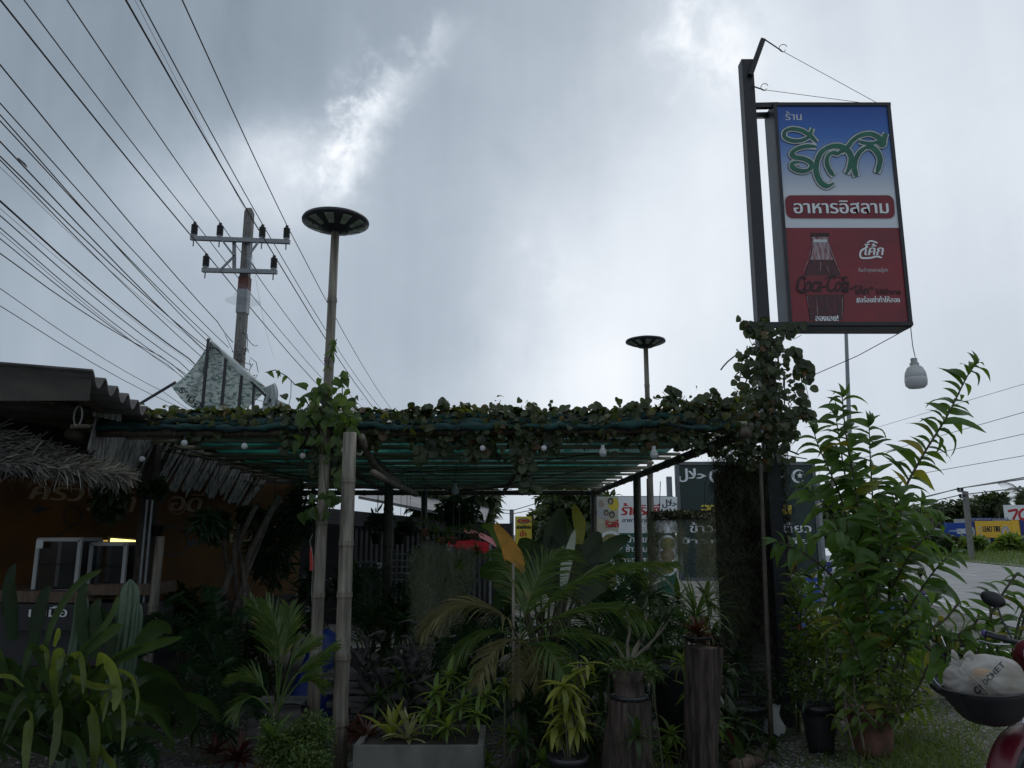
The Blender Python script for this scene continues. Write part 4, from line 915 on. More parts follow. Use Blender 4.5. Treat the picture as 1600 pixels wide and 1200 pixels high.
# string-light bulbs under the front edge
for i, (x, y, Y, r, sh_) in enumerate([(222, 717, 5.82, 4.6, 0), (288, 692, 5.82, 5, 0), (382, 697, 5.82, 5, 0), (473, 712, 5.82, 4.5, 0), (562, 707, 5.9, 5, 0), (754, 700, 5.82, 4.5, 0), (850, 700, 5.82, 4.5, 0), (942, 708, 5.82, 6, 1), (1022, 711, 5.82, 6.4, 1), (711, 768, 8.5, 5.5, 1)]):
    c_ = P(x, y, Y); r = S_(r, Y); t = T('light_bulb', '%s white bulb from the left hanging under the pergola' % ORD[i] if i < 9 else 'white bulb with long socket hanging low under the middle of the pergola', 'light bulb', c_, 'bulbs strung under the pergola')
    if sh_:
        MB().lathe(c_, [(.001, -r*1.0), (r*.7, -r*.75), (r*1.0, -r*.1), (r*.98, r*.2)], 16).build('globe', 'bulb', t, True)
        MB().lathe(c_, [(r*.98, r*.2), (r*.85, r*.9), (r*.5, r*1.3), (r*.45, r*2.2), (r*.05, r*2.25)], 14).build('socket', 'greypanel', t)
    else:
        MB().lathe(c_, [(r*math.sin(a), -r*math.cos(a)) for a in [k*pi/10 for k in range(11)]], 16).build('globe', 'bulb', t, True)
        MB().tube([c_+Vector((0, 0, r*.9)), c_+Vector((0, 0, r*1.9))], r*.45, 8).build('socket', 'black', t)
    MB().tube([c_+Vector((0, 0, r*1.9)), (c_.x+.01, c_.y, 2.36)], .0035, 4).build('cord', 'cable', t)
# ================================================================== CREEPING VINE ON THE PERGOLA
vn = T('creeping_vine', 'creeping vine with small round leaves along the front edge of the pergola', 'vine', (FL.x, 6, 2.4))
rv = random.Random(8); A_ = []; B_ = []; stems = MB()
def dens(px):
    for a, b, v in ((140, 160, .3), (160, 240, .55), (240, 430, .8), (430, 580, 1.1), (580, 640, .6), (640, 850, 1.2), (850, 960, .8), (960, 1060, 1.0), (1060, 1170, 1.6)):
        if a <= px < b: return v
    return .4
for i in range(5600):
    px = rv.uniform(150, 1168); dn = dens(px)
    if rv.random() > dn/1.6: continue
    hump = 10*noise.noise(Vector((px*.02, 3, 1)))+6*noise.noise(Vector((px*.07, 8, 1)))+(9 if px > 1040 else 0)+(px-700)*-.002
    up_ = rv.random() < .42
    if up_: y = 655+abs(px-650)*-.004-abs(rv.gauss(0, 5))-max(0, hump)+(8 if 560 < px < 700 else 0)-max(0, (px-900)*.055)
    else: y = 655+rv.gauss(6, 12)*(1 if dn < 1 else 1.5)+abs(rv.gauss(0, 6))-max(0, (px-900)*.03)
    Y = 6.0+(rv.uniform(-.15, .9) if up_ else rv.uniform(-.16, .1))
    if px < 440 and y > 664+rv.gauss(0, 3): continue
    p = P(px, y, 6.0); p.y = Y
    if up_: p.z = max(p.z, 2.47)
    d = Vector((rv.gauss(0, 1), -.5+rv.gauss(0, .6), rv.gauss(-.1, .7))); ln = rv.choice((.026, .035, .045, .055, .07))*rv.uniform(.85, 1.1)
    (B_ if (px < 430 or rv.random() < .25) else A_).append(LM(p, d, ln, (rv.gauss(0, .7), -.6+rv.gauss(0, .5), .6)))
# mat of leaves lying over the net
for i in range(6000):
    u, v = rv.uniform(0, 1), rv.uniform(0, 1)**1.9; 
    if noise.noise(Vector((u*5, v*5, 3))) < -.02+v*.25-(.15 if u > .45 else 0) and v > .08: continue
    if u < .08: continue
    p = edgeL(v).lerp(edgeR(v), u)+Vector((0, 0, .07+rv.uniform(0, .07))); A_.append(LM(p, (rv.gauss(0, 1), rv.gauss(0, 1), .1), rv.uniform(.05, .085), (rv.gauss(0, .4), rv.gauss(0, .4), 1)))
# hanging sprigs
for px, y1 in ((500, 740), (520, 760), (690, 705), (740, 720), (815, 730), (820, 765), (870, 705), (1010, 700), (1060, 700), (660, 715), (1085, 700), (305, 690), (345, 675), (760, 705), (452, 700), (585, 700)):
    p0 = P(px, 665, 5.93); p1 = P(px+rv.uniform(-6, 6), y1, 5.95); stems.tube([p0, p0.lerp(p1, .5)+Vector((rv.uniform(-.03, .03), 0, 0)), p1], .004, 4, False)
    for j in range(int((y1-665)/2.6)):
        q = p0.lerp(p1, rv.uniform(0, 1))+Vector((rv.gauss(0, .03), rv.gauss(0, .02), 0)); A_.append(LM(q, (rv.gauss(0, 1), -.4, -.7), rv.uniform(.05, .09), (rv.gauss(0, .4), -1, .4)))
# sprouts reaching above the edge
for px, h in ((322, 8), (262, 9), (690, 22), (660, 12), (720, 16), (770, 14), (830, 16), (985, 14), (1000, 16), (1045, 34), (1052, 26), (1098, 20), (935, 14), (640, 10), (1120, 30), (800, 10), (880, 12)):
    y0 = 650-max(0, (px-900)*.055); p0 = P(px, y0, 6); p1 = P(px+rv.uniform(-4, 10), y0-h, 6); stems.tube([p0, p1], .003, 4, False)
    for j in range(5+h//3): q = p0.lerp(p1, rv.uniform(.2, 1))+Vector((rv.gauss(0, .012), rv.gauss(0, .02), rv.gauss(0, .008))); A_.append(LM(q, (rv.gauss(0, 1), rv.gauss(0, .5), rv.gauss(0, .6)), rv.uniform(.04, .075), (rv.gauss(0, .4), -1, .4)))
for (x0, y0, x1, y1) in ((772, 645, 782, 625), (1062, 628, 1070, 618), (1045, 628, 1035, 612), (450, 640, 455, 596), (280, 650, 258, 632)):
    stems.tube([P(x0, y0, 6), P((x0+x1)/2+2, (y0+y1)/2, 6), P(x1, y1, 6)], .0025, 4, False)
for i in range(60):
    px = rv.uniform(560, 1150); y = rv.uniform(655, 680); pts = [P(px+j*rv.uniform(6, 10), y+rv.uniform(-8, 8), 5.9) for j in range(5)]; stems.tube(pts, .004, 4, False)
stems.build('stem', 'stem', vn)['kind'] = 'stuff'
leaves(vn, A_, 'round', 'leaf_vine', 220); leaves(vn, B_, 'round', 'leaf_vinegold', 80, rest='foliage')
# vine mass around the sign post
v2 = T('climbing_vine', 'dense vine mass climbing the black sign post and spilling right', 'vine', (2.35, 6.9, 0)); A_ = []; stems = MB()
for (cx, cy, rx, ry, n) in ((1190, 520, 14, 22, 60), (1200, 558, 30, 30, 110), (1188, 600, 30, 40, 170), (1178, 650, 46, 40, 300), (1222, 600, 24, 50, 55), (1155, 662, 40, 25, 220), (1215, 520, 28, 12, 36), (1215, 660, 20, 34, 60), (1135, 690, 30, 26, 120), (1240, 605, 14, 30, 22), (1175, 705, 40, 30, 170)):
    for i in range(int(n*.8)):
        a = rv.uniform(0, 2*pi); r = math.sqrt(rv.random()); p = P(cx+rx*r*math.cos(a), cy+ry*r*math.sin(a), 6.85+rv.gauss(0, .13))
        A_.append(LM(p, (rv.gauss(0, .8), -.4+rv.gauss(0, .5), -.5+rv.gauss(0, .6)), rv.uniform(.032, .074), (rv.gauss(0, .5), -1, .5)))
for pts in ([(1240, 560), (1252, 590), (1256, 625), (1250, 640)], [(1228, 650), (1232, 690), (1226, 720)], [(1215, 520), (1240, 512), (1248, 510)], [(1240, 545), (1262, 570), (1264, 600)], [(1200, 590), (1225, 640), (1240, 668), (1232, 690)], [(1175, 520), (1168, 510), (1162, 500)], [(1172, 545), (1160, 560), (1155, 600)], [(1245, 650), (1258, 640), (1262, 648)]):
    c = [P(x, y, 6.8) for x, y in pts]; stems.tube(c, .005, 5, False)
    for i in range(len(c)-1):
        for j in range(7): q = c[i].lerp(c[i+1], rv.random())+Vector((rv.gauss(0, .025), 0, rv.gauss(0, .02))); A_.append(LM(q, (rv.gauss(0, 1), -.3, -.6), rv.uniform(.06, .1), (rv.gauss(0, .5), -1, .4)))
for i in range(34):
    x, y = rv.uniform(1150, 1240), rv.uniform(520, 700); pts = [P(x+j*rv.uniform(-8, 8), y+j*rv.uniform(4, 16), 6.85) for j in range(5)]; stems.tube(pts, rv.uniform(.004, .009), 4, False)
for (x0, y0, x1, y1) in ((1178, 545, 1166, 520), (1172, 530, 1160, 512), (1240, 530, 1252, 524), (1155, 612, 1146, 606), (1256, 590, 1268, 640), (1250, 600, 1256, 660)): stems.tube([P(x0, y0, 6.8), P(x1, y1, 6.8)], .0025, 4, False)
stems.build('stem', 'stem', v2)['kind'] = 'stuff'; leaves(v2, A_, 'round', 'leaf_vine', 280)
# heart leaved climber on the near bamboo poles
M['leaf_climber'] = leafmat('climber_leaf_green', (.04, .075, .02), (.075, .125, .03), None, .45)
v3 = T('climbing_vine', 'heart leaved climber around the two near bamboo poles at the left', 'vine', (-1.3, 5.7, 0)); A_ = []; stems = MB()
for (cx, cy, rx, ry, n) in ((490, 625, 26, 22, 34), (505, 605, 25, 16, 16), (535, 625, 16, 22, 20), (545, 655, 22, 16, 26), (500, 650, 40, 14, 40), (535, 675, 20, 16, 20), (532, 742, 10, 20, 10), (508, 782, 22, 18, 20), (484, 800, 20, 14, 9), (535, 590, 8, 14, 8), (518, 700, 10, 18, 6), (480, 690, 24, 14, 12)):
    for i in range(n):
        a = rv.uniform(0, 2*pi); r = math.sqrt(rv.random()); A_.append(LM(P(cx+rx*r*math.cos(a), cy+ry*r*math.sin(a), 5.72+rv.gauss(0, .08)), (rv.gauss(0, .8), -.3+rv.gauss(0, .3), -.6+rv.gauss(0, .5)), rv.uniform(.06, .115), (rv.gauss(0, .5), -1, .5), w=.8))
for pts in ([(520, 545), (514, 560), (512, 575)], [(460, 600), (448, 588), (430, 578), (415, 582)], [(526, 530), (518, 545)], [(540, 580), (534, 590), (536, 640)], [(500, 660), (505, 720), (512, 790), (495, 810)], [(470, 620), (490, 640), (520, 660)]):
    c = [P(x, y, 5.7) for x, y in pts]; stems.tube(c, .004, 5, False)
    for i in range(5): q = c[i % (len(c)-1)].lerp(c[i % (len(c)-1)+1], rv.random()); A_.append(LM(q, (rv.gauss(0, .8), -.3, -.8), rv.uniform(.05, .09), (rv.gauss(0, .5), -1, .5), w=.7))
stems.build('stem', 'stem', v3)['kind'] = 'stuff'; A_ = [m for m in A_ if rv.random() < .72]; leaves(v3, A_, 'heart', 'leaf_climber', 300, 'leaf')

# ================================================================== TORN VINYL BANNER ON ITS RACK
bn = T('banner_rack', 'black steel rack with a torn billowing white and green vinyl banner above the pergola', 'banner rack', (*P(360, 650, 8).xy, 2.3))
Yb = 8.0
for (x0, y0, x1, y1) in ((326, 529, 313, 672), (353, 560, 343, 672), (378, 584, 370, 672), (397, 602, 394, 672), (415, 622, 418, 672), (330, 536, 460, 662)):
    MB().beam(P(x0, y0, Yb), P(x1, y1, Yb), .026, .026, (0, 1, 0)).build('bar', 'metaldark', bn)
for (x0, y0, x1, y1) in ((215, 633, 275, 597), (305, 585, 352, 557), (396, 648, 415, 636)): MB().beam(P(x0, y0, Yb+.25), P(x1, y1, Yb+.25), .024, .024, (0, 1, 0)).build('strut', 'metaldark', bn)
ap, lf, rt = (328, 534), (268, 604), (418, 612)
def vin(u, v):
    # v 0 apex..1 bottom curve, u left..right
    cx = lf[0]+(rt[0]-lf[0])*u; bulge = 4*u*(1-u)*46*(1-.25*u); cy = lf[1]+(rt[1]-lf[1])*u+bulge+3*math.sin(u*11)
    lx = ap[0]+(cx-ap[0])*v; ly = ap[1]+(cy-ap[1])*v
    if u < .3: ly += 9*math.sin(pi*v)*(1-u/.3)
    w = .05*noise.noise(Vector((u*7, v*2.5, 0)))+.03*math.sin(u*26+v*2)*v+.02*noise.noise(Vector((u*30, v*12, 5)))
    return P(lx, ly, Yb+.09+w)
MB().grid(vin, 44, 30).build('vinyl_sheet', 'vinyl', bn, True)
MB().grid(lambda u, v: P(329+(418-329)*u+3*v*math.sin(u*9), 533+(611-533)*u+(6+9*math.sin(pi*min(1, u*1.1))+1.5*math.sin(u*40))*v-4, Yb-.02-.05*math.sin(v*pi)), 40, 5).build('folded_edge', 'vinylwhite', bn, True)
MB().grid(lambda u, v: P(412+18*u+12*v*u+2*math.sin(v*8), 606+46*v-8*u*(1-v)+12*u*v*.2, Yb-.04+.05*math.sin(u*14+v*3)), 16, 14).build('loose_flap', 'vinylwhite', bn, True)
MB().grid(lambda u, v: P(428+26*u, 622+30*v+12*u*(1-v)-6*u*v, Yb+.04*math.sin(u*18+v*3)), 14, 8).build('torn_end', 'vinyl', bn, True)
pB = Panel((0, Yb-.06, 0), (1, 0, 0), (0, -1, 0), bn)
for ch, x, y, s, ro in (('ร', 283, 606, 8, -.9), ('้า', 290, 612, 9, -.7), ('น', 297, 622, 9, -.6), ('อ', 308, 630, 10, -.4), ('า', 321, 637, 9, -.3), ('ห', 334, 640, 9, .1)): pB.text(ch, x-s/2, y-s/2, x+s/2, y+s/2, 'ink', 1, .004, rot=ro)

# ================================================================== RESTAURANT AT THE LEFT
rs = T('restaurant_building', 'open fronted restaurant with corrugated roof and ochre painted wall at the left', 'building', (-5, 8, 0))
# corrugated fibre sheets: ridges run left-right, steps recede
ed = [P(145, 576, 4.6), P(216, 628, 5.75)]; z0 = ed[0].z
def corr(off, z, w):
    mb = MB(); n = 66; prof = []
    for i in range(n+1): t = i/n; ph = t*5.5*2*pi; prof.append((ed[0].y+1.35*t, .042*math.cos(ph)))
    prof2 = [(y, h) for y, h in prof]
    i0 = len(mb.v)
    for (x, zz) in ((ed[0].x, 0), (ed[0].x-2.2, .18), (ed[0].x-4.8, .40)):
        for y, h in prof2: mb.v.append((x-(y-ed[0].y)*.19, y, z0-.045+h+zz-(y-ed[0].y)*.02))
    m_ = len(prof2)
    for j in range(2):
        for i in range(m_-1): mb.face((i0+j*m_+i, i0+j*m_+i+1, i0+(j+1)*m_+i+1, i0+(j+1)*m_+i))
    return mb
def thick(o, th):
    md = o.modifiers.new('thickness', 'SOLIDIFY'); md.thickness = th; return o
thick(corr(0, z0, 1).build('roof_sheet', 'fibro', rs, True), .014)
mb = MB(); i0 = 0
def roof2(u, v): return Vector((ed[0].x-.5-7*u, 5.95+7.5*v, z0-.03+.55*u+.1*v+.03*math.cos(v*30*2*pi)))
thick(MB().grid(roof2, 2, 240).build('roof_sheet', 'fibro', rs, True), .012)
MB().quad(P(-60, 567, 4.64), P(143, 593, 4.64), P(140, 626, 4.66), P(-60, 626, 4.66)).build('fascia', 'fascia', rs)
MB().tube([P(-40, 622, 4.9), P(80, 629, 5.1), P(168, 642, 5.9)], .02, 8).build('purlin', 'bamboodark', rs)
MB().tube([P(94, 604, 4.7), P(160, 640, 5.6)], .026, 10).build('purlin', 'brownwood', rs)
c_ = P(123, 638, 5.0); MB().tube([c_+Vector((.028*math.sin(a/10*2*pi), 0, -.05+.065*math.cos(a/10*2*pi)-.0*a)) for a in range(11)], .005, 5, False).build('hanging_loop', 'greywood', rs)
# walls
WA, WB = P(0, 835, 7.6), P(470, 835, 11.8); WA.z = WB.z = 0; wx = (WB-WA).normalized(); wn2 = Vector((wx.y, -wx.x, 0)); W0 = WA-wx*3
def wallq(a, b, z0_, z1_, m, name, d=.1): return MB().extr([Vector((a.x, a.y, z0_)), Vector((b.x, b.y, z0_)), Vector((b.x, b.y, z1_)), Vector((a.x, a.y, z1_))], -wn2*d).build(name, m, rs)
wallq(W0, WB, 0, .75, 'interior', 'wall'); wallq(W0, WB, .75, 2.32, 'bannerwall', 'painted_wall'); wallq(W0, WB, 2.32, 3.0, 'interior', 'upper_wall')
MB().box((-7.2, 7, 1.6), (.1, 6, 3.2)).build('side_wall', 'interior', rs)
pW = Panel(WA, wx, wn2, rs)
pW.text('ครัว', 46, 752, 130, 782, 'gold', 3, .012, .25); pW.text('ริสกี', 137, 762, 215, 800, 'gold', 3, .012, .25)
pW.text('อดี', 266, 768, 318, 799, 'gold', 3, .012, .2); pW.text('ใจ', 346, 812, 372, 848, 'gold', 3, .012, .2); pW.text('บวร', 376, 822, 432, 846, 'gold', 3, .012, .2)
for (cx, cy, r, rr2) in ((113, 806, 15, .86), (270, 845, 24, .9), (160, 825, 13, .88)): pW.ell(cx, cy, r, r, 'ink', 3, 'ring_emblem', 30, rr2)
pW.ell(276, 789, 15, 15, 'gold', 2.4, 'ring_emblem', 30, .88)
for (x, y, s) in ((60, 795, 1), (165, 782, .7), (300, 848, .8)): pW.poly([(x-14*s, y), (x-4*s, y-2*s), (x, y-12*s), (x+4*s, y-2*s), (x+26*s, y-1*s), (x+4*s, y+3*s), (x-2*s, y+8*s)], 'ink', 3, 'star_emblem')
pW.stroke([(88, 838), (100, 830), (113, 822)], 2, 'ink', 3.4, 'emblem_line')
# thatched awning
th = T('thatched_awning', 'grey dried grass awning over the front of the restaurant at the left border', 'awning', P(40, 700, 5.2))
R2 = np.random.RandomState(5); n = 5200
px = R2.uniform(-60, 190, n); u = R2.uniform(0, 1, n)
ytop = np.interp(px, [-60, 0, 66, 133, 175, 205], [652, 668, 694, 722, 735, 743]); ybt = np.interp(px, [-60, 0, 50, 100, 150, 212], [745, 740, 740, 738, 738, 741])
C = np.zeros((n, 6, 3)); ang = R2.normal(.42, .45, n); ln = R2.uniform(.06, .22, n)
for i in range(n):
    yy = ytop[i]+(ybt[i]-ytop[i])*u[i]*.8; p = P(px[i], yy, 5.35-.42*u[i]+R2.normal(0, .03)); a = ang[i]
    d = np.array([math.cos(a)*.8, -.45, -math.sin(a)*.75]); q = np.array(p)
    for j in range(6): C[i, j] = q; q = q+d*ln[i]/5; d = d+np.array([0, 0, -.045])+R2.normal(0, .08, 3)
strands('thatch', C, np.where(R2.rand(n) < .25, .018, .007), 'thatch', th, facing=np.stack([R2.normal(0, .4, n), R2.normal(0, .3, n), np.ones(n)*.8], 1))
MB().grid(lambda u, v: P(-60+255*u, float(np.interp(-60+255*u, [-60, 0, 66, 133, 175, 205], [656, 672, 698, 726, 738, 744]))*(1-v)+742*v, 5.42-.36*v), 20, 4).build('thatch_base', 'darkwood', th)
MB().tube([P(-40, 744, 5.1), P(212, 742, 5.15)], .02, 8).build('batten', 'darkwood', th)
for i in range(7):
    x = 140+i*3; 
MB().tube([P(138, 744, 5.0), P(143, 757, 5.0), P(148, 764, 5.0)], .004, 4).build('loose_straw', 'thatch', th)
# strip light
lt = T('strip_light', 'lit yellow fluorescent strip light behind the glass cabinets', 'strip light', P(193, 846, 8.2))
MB().tube([P(173, 844, 8.15), P(211, 847, 8.3)], .02, 10).build('tube', 'tube', lt)
MB().beam(P(168, 841, 8.2), P(212, 843.5, 8.35), .04, .03).build('fitting', 'black', lt)
for a_, b_ in (((126, 842), (146, 843)), ((158, 845), (168, 845))): MB().tube([P(*a_, 8.1), P(*b_, 8.15)], .008, 8).build('tube', mat('dim_tube', (1, .6, .15), .5, emit=.35), lt)
# display cabinets on a counter
def cabinet(label, x0, x1, y0, y1, xb0, xb1, Y):
    t = T('display_cabinet', label, 'glass cabinet', P((x0+x1)/2, y1, Y)); a, b, c, d = P(xb0, y1, Y), P(xb1, y1, Y), P(x1, y0, Y), P(x0, y0, Y); c.x = b.x; d.x = a.x; a.z = b.z; c.z = d.z
    dp = Vector((-.05, .42, 0)); s = .03
    for q0, q1 in ((a, d), (b, c), (a+dp, d+dp), (b+dp, c+dp), (a, b), (d, c), (a+dp, b+dp), (d+dp, c+dp), (a, a+dp), (b, b+dp), (c, c+dp), (d, d+dp)): MB().beam(q0, q1, s, s, (0, 0, 1)).build('frame_bar', 'greypanel', t)
    MB().extr([a, b, c, d], (0, .004, 0)).build('glass', 'glass', t); m_ = (a+d)/2; n2 = (b+c)/2
    MB().extr([m_, n2, n2+dp, m_+dp], (0, 0, .01)).build('shelf', 'glass', t)
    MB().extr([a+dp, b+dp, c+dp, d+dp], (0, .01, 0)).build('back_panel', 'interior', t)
    return t
cb = cabinet('left white framed glass cabinet with a sticker in its corner', 56, 124, 843, 924, 52, 118, 6.7)
MB().box(P(62, 850, 6.64), (.055, .004, .07)).build('sticker', 'silver', cb)
cabinet('right white framed glass cabinet beneath the yellow strip light', 141, 195, 850, 922, 137, 191, 6.9)
ct = T('wooden_counter', 'brown timber counter edge below the glass cabinets', 'counter', P(130, 930, 6.5))
MB().extr([P(-60, 922, 6.5), P(125, 925, 6.5), P(125, 942, 6.5), P(-60, 940, 6.5)], (0, .6, 0)).build('top', 'brownwood', ct)
MB().extr([P(128, 914, 6.6), P(236, 912, 6.9), P(236, 930, 6.9), P(128, 930, 6.6)], (0, .5, 0)).build('top', 'brownwood', ct)
MB().extr([P(-60, 942, 6.55), P(240, 942, 6.85), P(240, 1040, 6.85), P(-60, 1040, 6.55)], (0, .4, 0)).build('front', 'black', ct)
sb = T('menu_board', 'black board with white Thai letters below the wooden counter', 'sign', P(78, 955, 6.45)); MB().extr([P(-10, 944, 6.46), P(118, 944, 6.46), P(116, 985, 6.46), P(-10, 985, 6.46)], (0, .02, 0)).build('board', 'black', sb)
pm = Panel((0, 6.45, 0), (1, 0, 0), (0, -1, 0), sb); pm.text('แม่มือ', 46, 946, 105, 964, 'whiteprint', 1, .003)
# post bundle and leaning gnarled poles
t = T('timber_post', 'dark square timber post with thin pipes in front of the restaurant', 'post', P(228, 960, 7)); q = P(226, 850, 7)
MB().box((q.x, 7, 1.2), (.11, .11, 2.4)).build('post', 'darkwood', t)
for x_ in (224, 232): a = P(x_, 850, 6.9); MB().tube([(a.x, 6.9, 0), (a.x, 6.9, 1.9)], .011, 8).build('pipe', 'galv', t)
t = T('bamboo_post', 'pale bamboo post right of the dark timber post by the cabinets', 'post', P(240, 960, 6.6)); q = P(240, 900, 6.6); mb = MB(); bamboo(mb, (q.x, 6.6, 0), (q.x+.03, 6.6, P(240, 838, 6.6).z), .042, .036, .4, 12); mb.build('pole', 'bamboo', t, True)
t = T('gnarled_pole_cluster', 'sheaf of leaning pale crooked poles under the plank screen', 'tree trunk', P(370, 950, 8))
for pts, r in (([(338, 955), (352, 915), (368, 870), (378, 835), (400, 790)], .05), ([(352, 950), (356, 900), (350, 855), (347, 820)], .035), ([(372, 950), (368, 905), (366, 860), (372, 820)], .04), ([(383, 940), (380, 890), (372, 850)], .028), ([(395, 945), (378, 900), (392, 860), (412, 820), (436, 775)], .05), ([(365, 955), (392, 880), (425, 800), (440, 780)], .035)):
    c = [P(x, y, 8+.15*math.sin(y)) for x, y in pts]; c.insert(0, Vector((c[0].x-.03, 8, 0))); k = len(c); MB().tube(c, [r*(.78-.35*i/k) for i in range(k)], 9).build('pole', 'stemgrey', t, True)

# ================================================================== BACK OF THE GARDEN
bs = T('grey_shed', 'low grey shed with zinc roof and slatted wall behind the pergola', 'shed', (-2, 15, 0))
a, b = P(560, 775, 14), P(758, 813, 14); MB().extr([a, b, b+Vector((0, 0, -.05)), a+Vector((0, 0, -.05))], (0, 4, .5)).build('roof', 'zinc', bs)

MB().extr([P(420, 785, 14.3), P(752, 818, 14.3), P(752, 835, 14.3), P(420, 812, 14.3)], (0, .1, 0)).build('fascia', 'slat', bs)
for i in range(26):
    x = 556+i*8; p = P(x, 815+(x-556)*.07, 14.4); q = P(x+4.2, 815, 14.4); MB().box(((p.x+q.x)/2, 14.4, p.z/2+.05), (q.x-p.x, .03, p.z)).build('slat', 'slat', bs)
MB().box((-2.3, 14.7, .9), (4.6, .1, 1.8)).build('wall', 'black', bs)
t = T('slatted_shelf', 'stack of dark horizontal boards beside the slatted wall', 'shelf', P(625, 880, 11))
for i in range(6): MB().beam(P(612, 866+i*10, 11), P(652, 866+i*10, 11), .02, S_(5.5, 11), (0, 1, 0)).build('board', 'metalgrey', t)
for x_ in (613, 651): a = P(x_, 860, 11.05); MB().box((a.x, 11.05, a.z/2), (.05, .05, a.z)).build('upright', 'black', t)
t = T('switch_panel', 'small white socket plate on the dark wall behind the garden', 'wall plate', P(594, 885, 11)); MB().box(P(594, 888, 11), (.05, .03, .05)).build('plate', 'white', t); MB().box(P(593, 881, 11), (.07, .03, .03)).build('switch', 'silver', t)
t = T('long_bench', 'long grey bench planks against the wall left of the dark post', 'bench', P(570, 890, 11.2))
for i in range(3): MB().beam(P(545, 879+i*8, 11.2), P(590, 879+i*8, 11.2), .03, S_(5, 11.2), (0, 1, 0)).build('plank', 'metalgrey', t)
for x_ in (548, 588): a = P(x_, 880, 11.25); MB().box((a.x, 11.25, a.z/2), (.04, .04, a.z)).build('leg', 'black', t)
# red awning
t = T('red_awning', 'red and pink fabric awning behind the grey shed, left of the paddle leaves', 'awning', P(760, 850, 13))
MB().grid(lambda u, v: P(726+72*u, 826+42*u-10*math.sin(pi*u*.9)+v*(6+6*u), 13+.2*v), 14, 2).build('canopy', mat('pink_awning', (.55, .16, .2), .7, (.6, .3, .32), 5, transl=.4), t, True)
MB().grid(lambda u, v: P(700+64*u, 838+10*u+v*(16+2*math.sin(u*30)), 13.5), 30, 3).build('valance', 'redcloth', t, True)
a = P(705, 850, 13.4); MB().tube([(a.x, 13.4, 0), a], .02, 6).build('pole', 'galv', t); a = P(766, 850, 13.4); MB().tube([(a.x, 13.4, 0), a], .02, 6).build('pole', 'galv', t)
# yellow sign
ys = T('yellow_sign', 'small tall yellow sign on a post far behind the paddle leaves', 'sign', P(818, 860, 22)); py_ = Panel((0, 22, 0), (1, 0, 0), (0, -1, 0), ys)
slab(py_, 805, 807, 831, 870, 'yellow', -60, 0, 'board'); py_.ell(818, 814, 10, 4, 'purple', 3, 'logo', 20, .75); py_.text('CAFE', 810, 812, 827, 816, 'red', 4, .02)
py_.text('สวนอีสาน', 807, 820, 829, 826, 'ink', 4, .012); py_.text('น้ำ', 813, 829, 822, 838, 'red', 4, .01); py_.text('ขาว', 812, 842, 824, 850, 'ink', 4, .01)
for x_ in (799.5, 818): a = P(x_, 796 if x_ < 800 else 870, 22.1); MB().tube([(a.x, 22.1, 0), a], .06 if x_ < 800 else .1, 8).build('post', 'metalgrey', ys)
for i, y_ in enumerate((800, 805)):
    tag(MB().tube([P(700, y_-14, 24), P(800, y_-2, 24), P(905, y_-22 if i else y_-34, 24)], .012, 4).build('overhead_wire', 'cablethin'), ('upper' if not i else 'lower')+' thin wire crossing the gap under the pergola behind', 'power line', 'wires in the gap')
# menu board in green and white
mn = T('menu_sign', 'green and white restaurant menu banner with food bowls behind two bamboo poles', 'sign', P(990, 850, 13.5)); pM = Panel((0, 13.5, 0), (1, 0, 0), (0, -1, 0), mn)
slab(pM, 926, 775, 1058, 930, 'mgreen', -20, 0, 'board'); pM.poly([(966, 776), (1058, 776), (1058, 833), (966, 833)], 'whiteprint', 1); pM.poly([(926, 776), (966, 776), (966, 833), (926, 833)], 'creamprint', 1)
pM.ell(959, 788, 8, 10, 'yellow', 2, 'photo_print'); pM.ell(939, 786, 8, 9, 'greypanel', 2.5, 'photo_print'); pM.ell(939, 787, 5, 6, 'skin', 3.2, 'photo_print'); pM.poly([(927, 808), (934, 795), (945, 795), (950, 812)], 'greypanel', 2.4, 'photo_print')
for cx, cy, r in ((954, 783, 4.5), (947, 801, 4), (956, 804, 4.5)): pM.ell(cx, cy, r, r*1.2, 'ink', 3.4, 'photo_print'); pM.ell(cx, cy+.6, r*.62, r*.8, 'skin', 4.2, 'photo_print')
pM.text('ริสกี', 946, 812, 966, 824, 'red', 3, .01)
pM.text('ร้านริสกี', 971, 786, 1031, 805, 'red', 2, .012, .2); pM.text('อาหารตามสั่ง', 972, 808, 1026, 816, 'ink', 2, .003); pM.text('\uFEDD\uFEFC\uFEA3', 1035, 780, 1057, 794, 'ink', 2, .006); pM.text('โทร', 1010, 820, 1024, 827, 'ink', 2, .002)
for i, (s_, x0, y0, x1) in enumerate((('ข้าวแกง', 980, 836, 1022), ('ข้าวหมกไก่', 978, 851, 1030), ('อาหารตามสั่ง', 972, 868, 1035), ('ก๋วยเตี๋ยว', 980, 883, 1028), ('ซุปไก่ ชิล', 960, 899, 1038))): pM.text(s_, x0, y0, x1, y0+11.5, 'whiteprint', 2, .005)
for cx, cy, r, f in ((954, 848, 20, 'foodprint'), (942, 884, 19, 'meatprint'), (950, 910, 19, 'foodprint'), (1043, 850, 15, 'foodprint'), (1043, 868, 15, 'meatprint'), (1043, 886, 15, 'foodprint')):
    k0 = 2+(cy-848)*.04; pM.ell(cx, cy, r, r*.93, 'whiteprint', k0, 'bowl_print'); pM.ell(cx, cy, r*.74, r*.7, f, k0+1, 'bowl_print')
for x_ in (930, 1055): a = P(x_, 925, 13.6); MB().box((a.x, 13.62, a.z/2+.6), (.07, .07, a.z+1.2)).build('post', 'galv', mn)
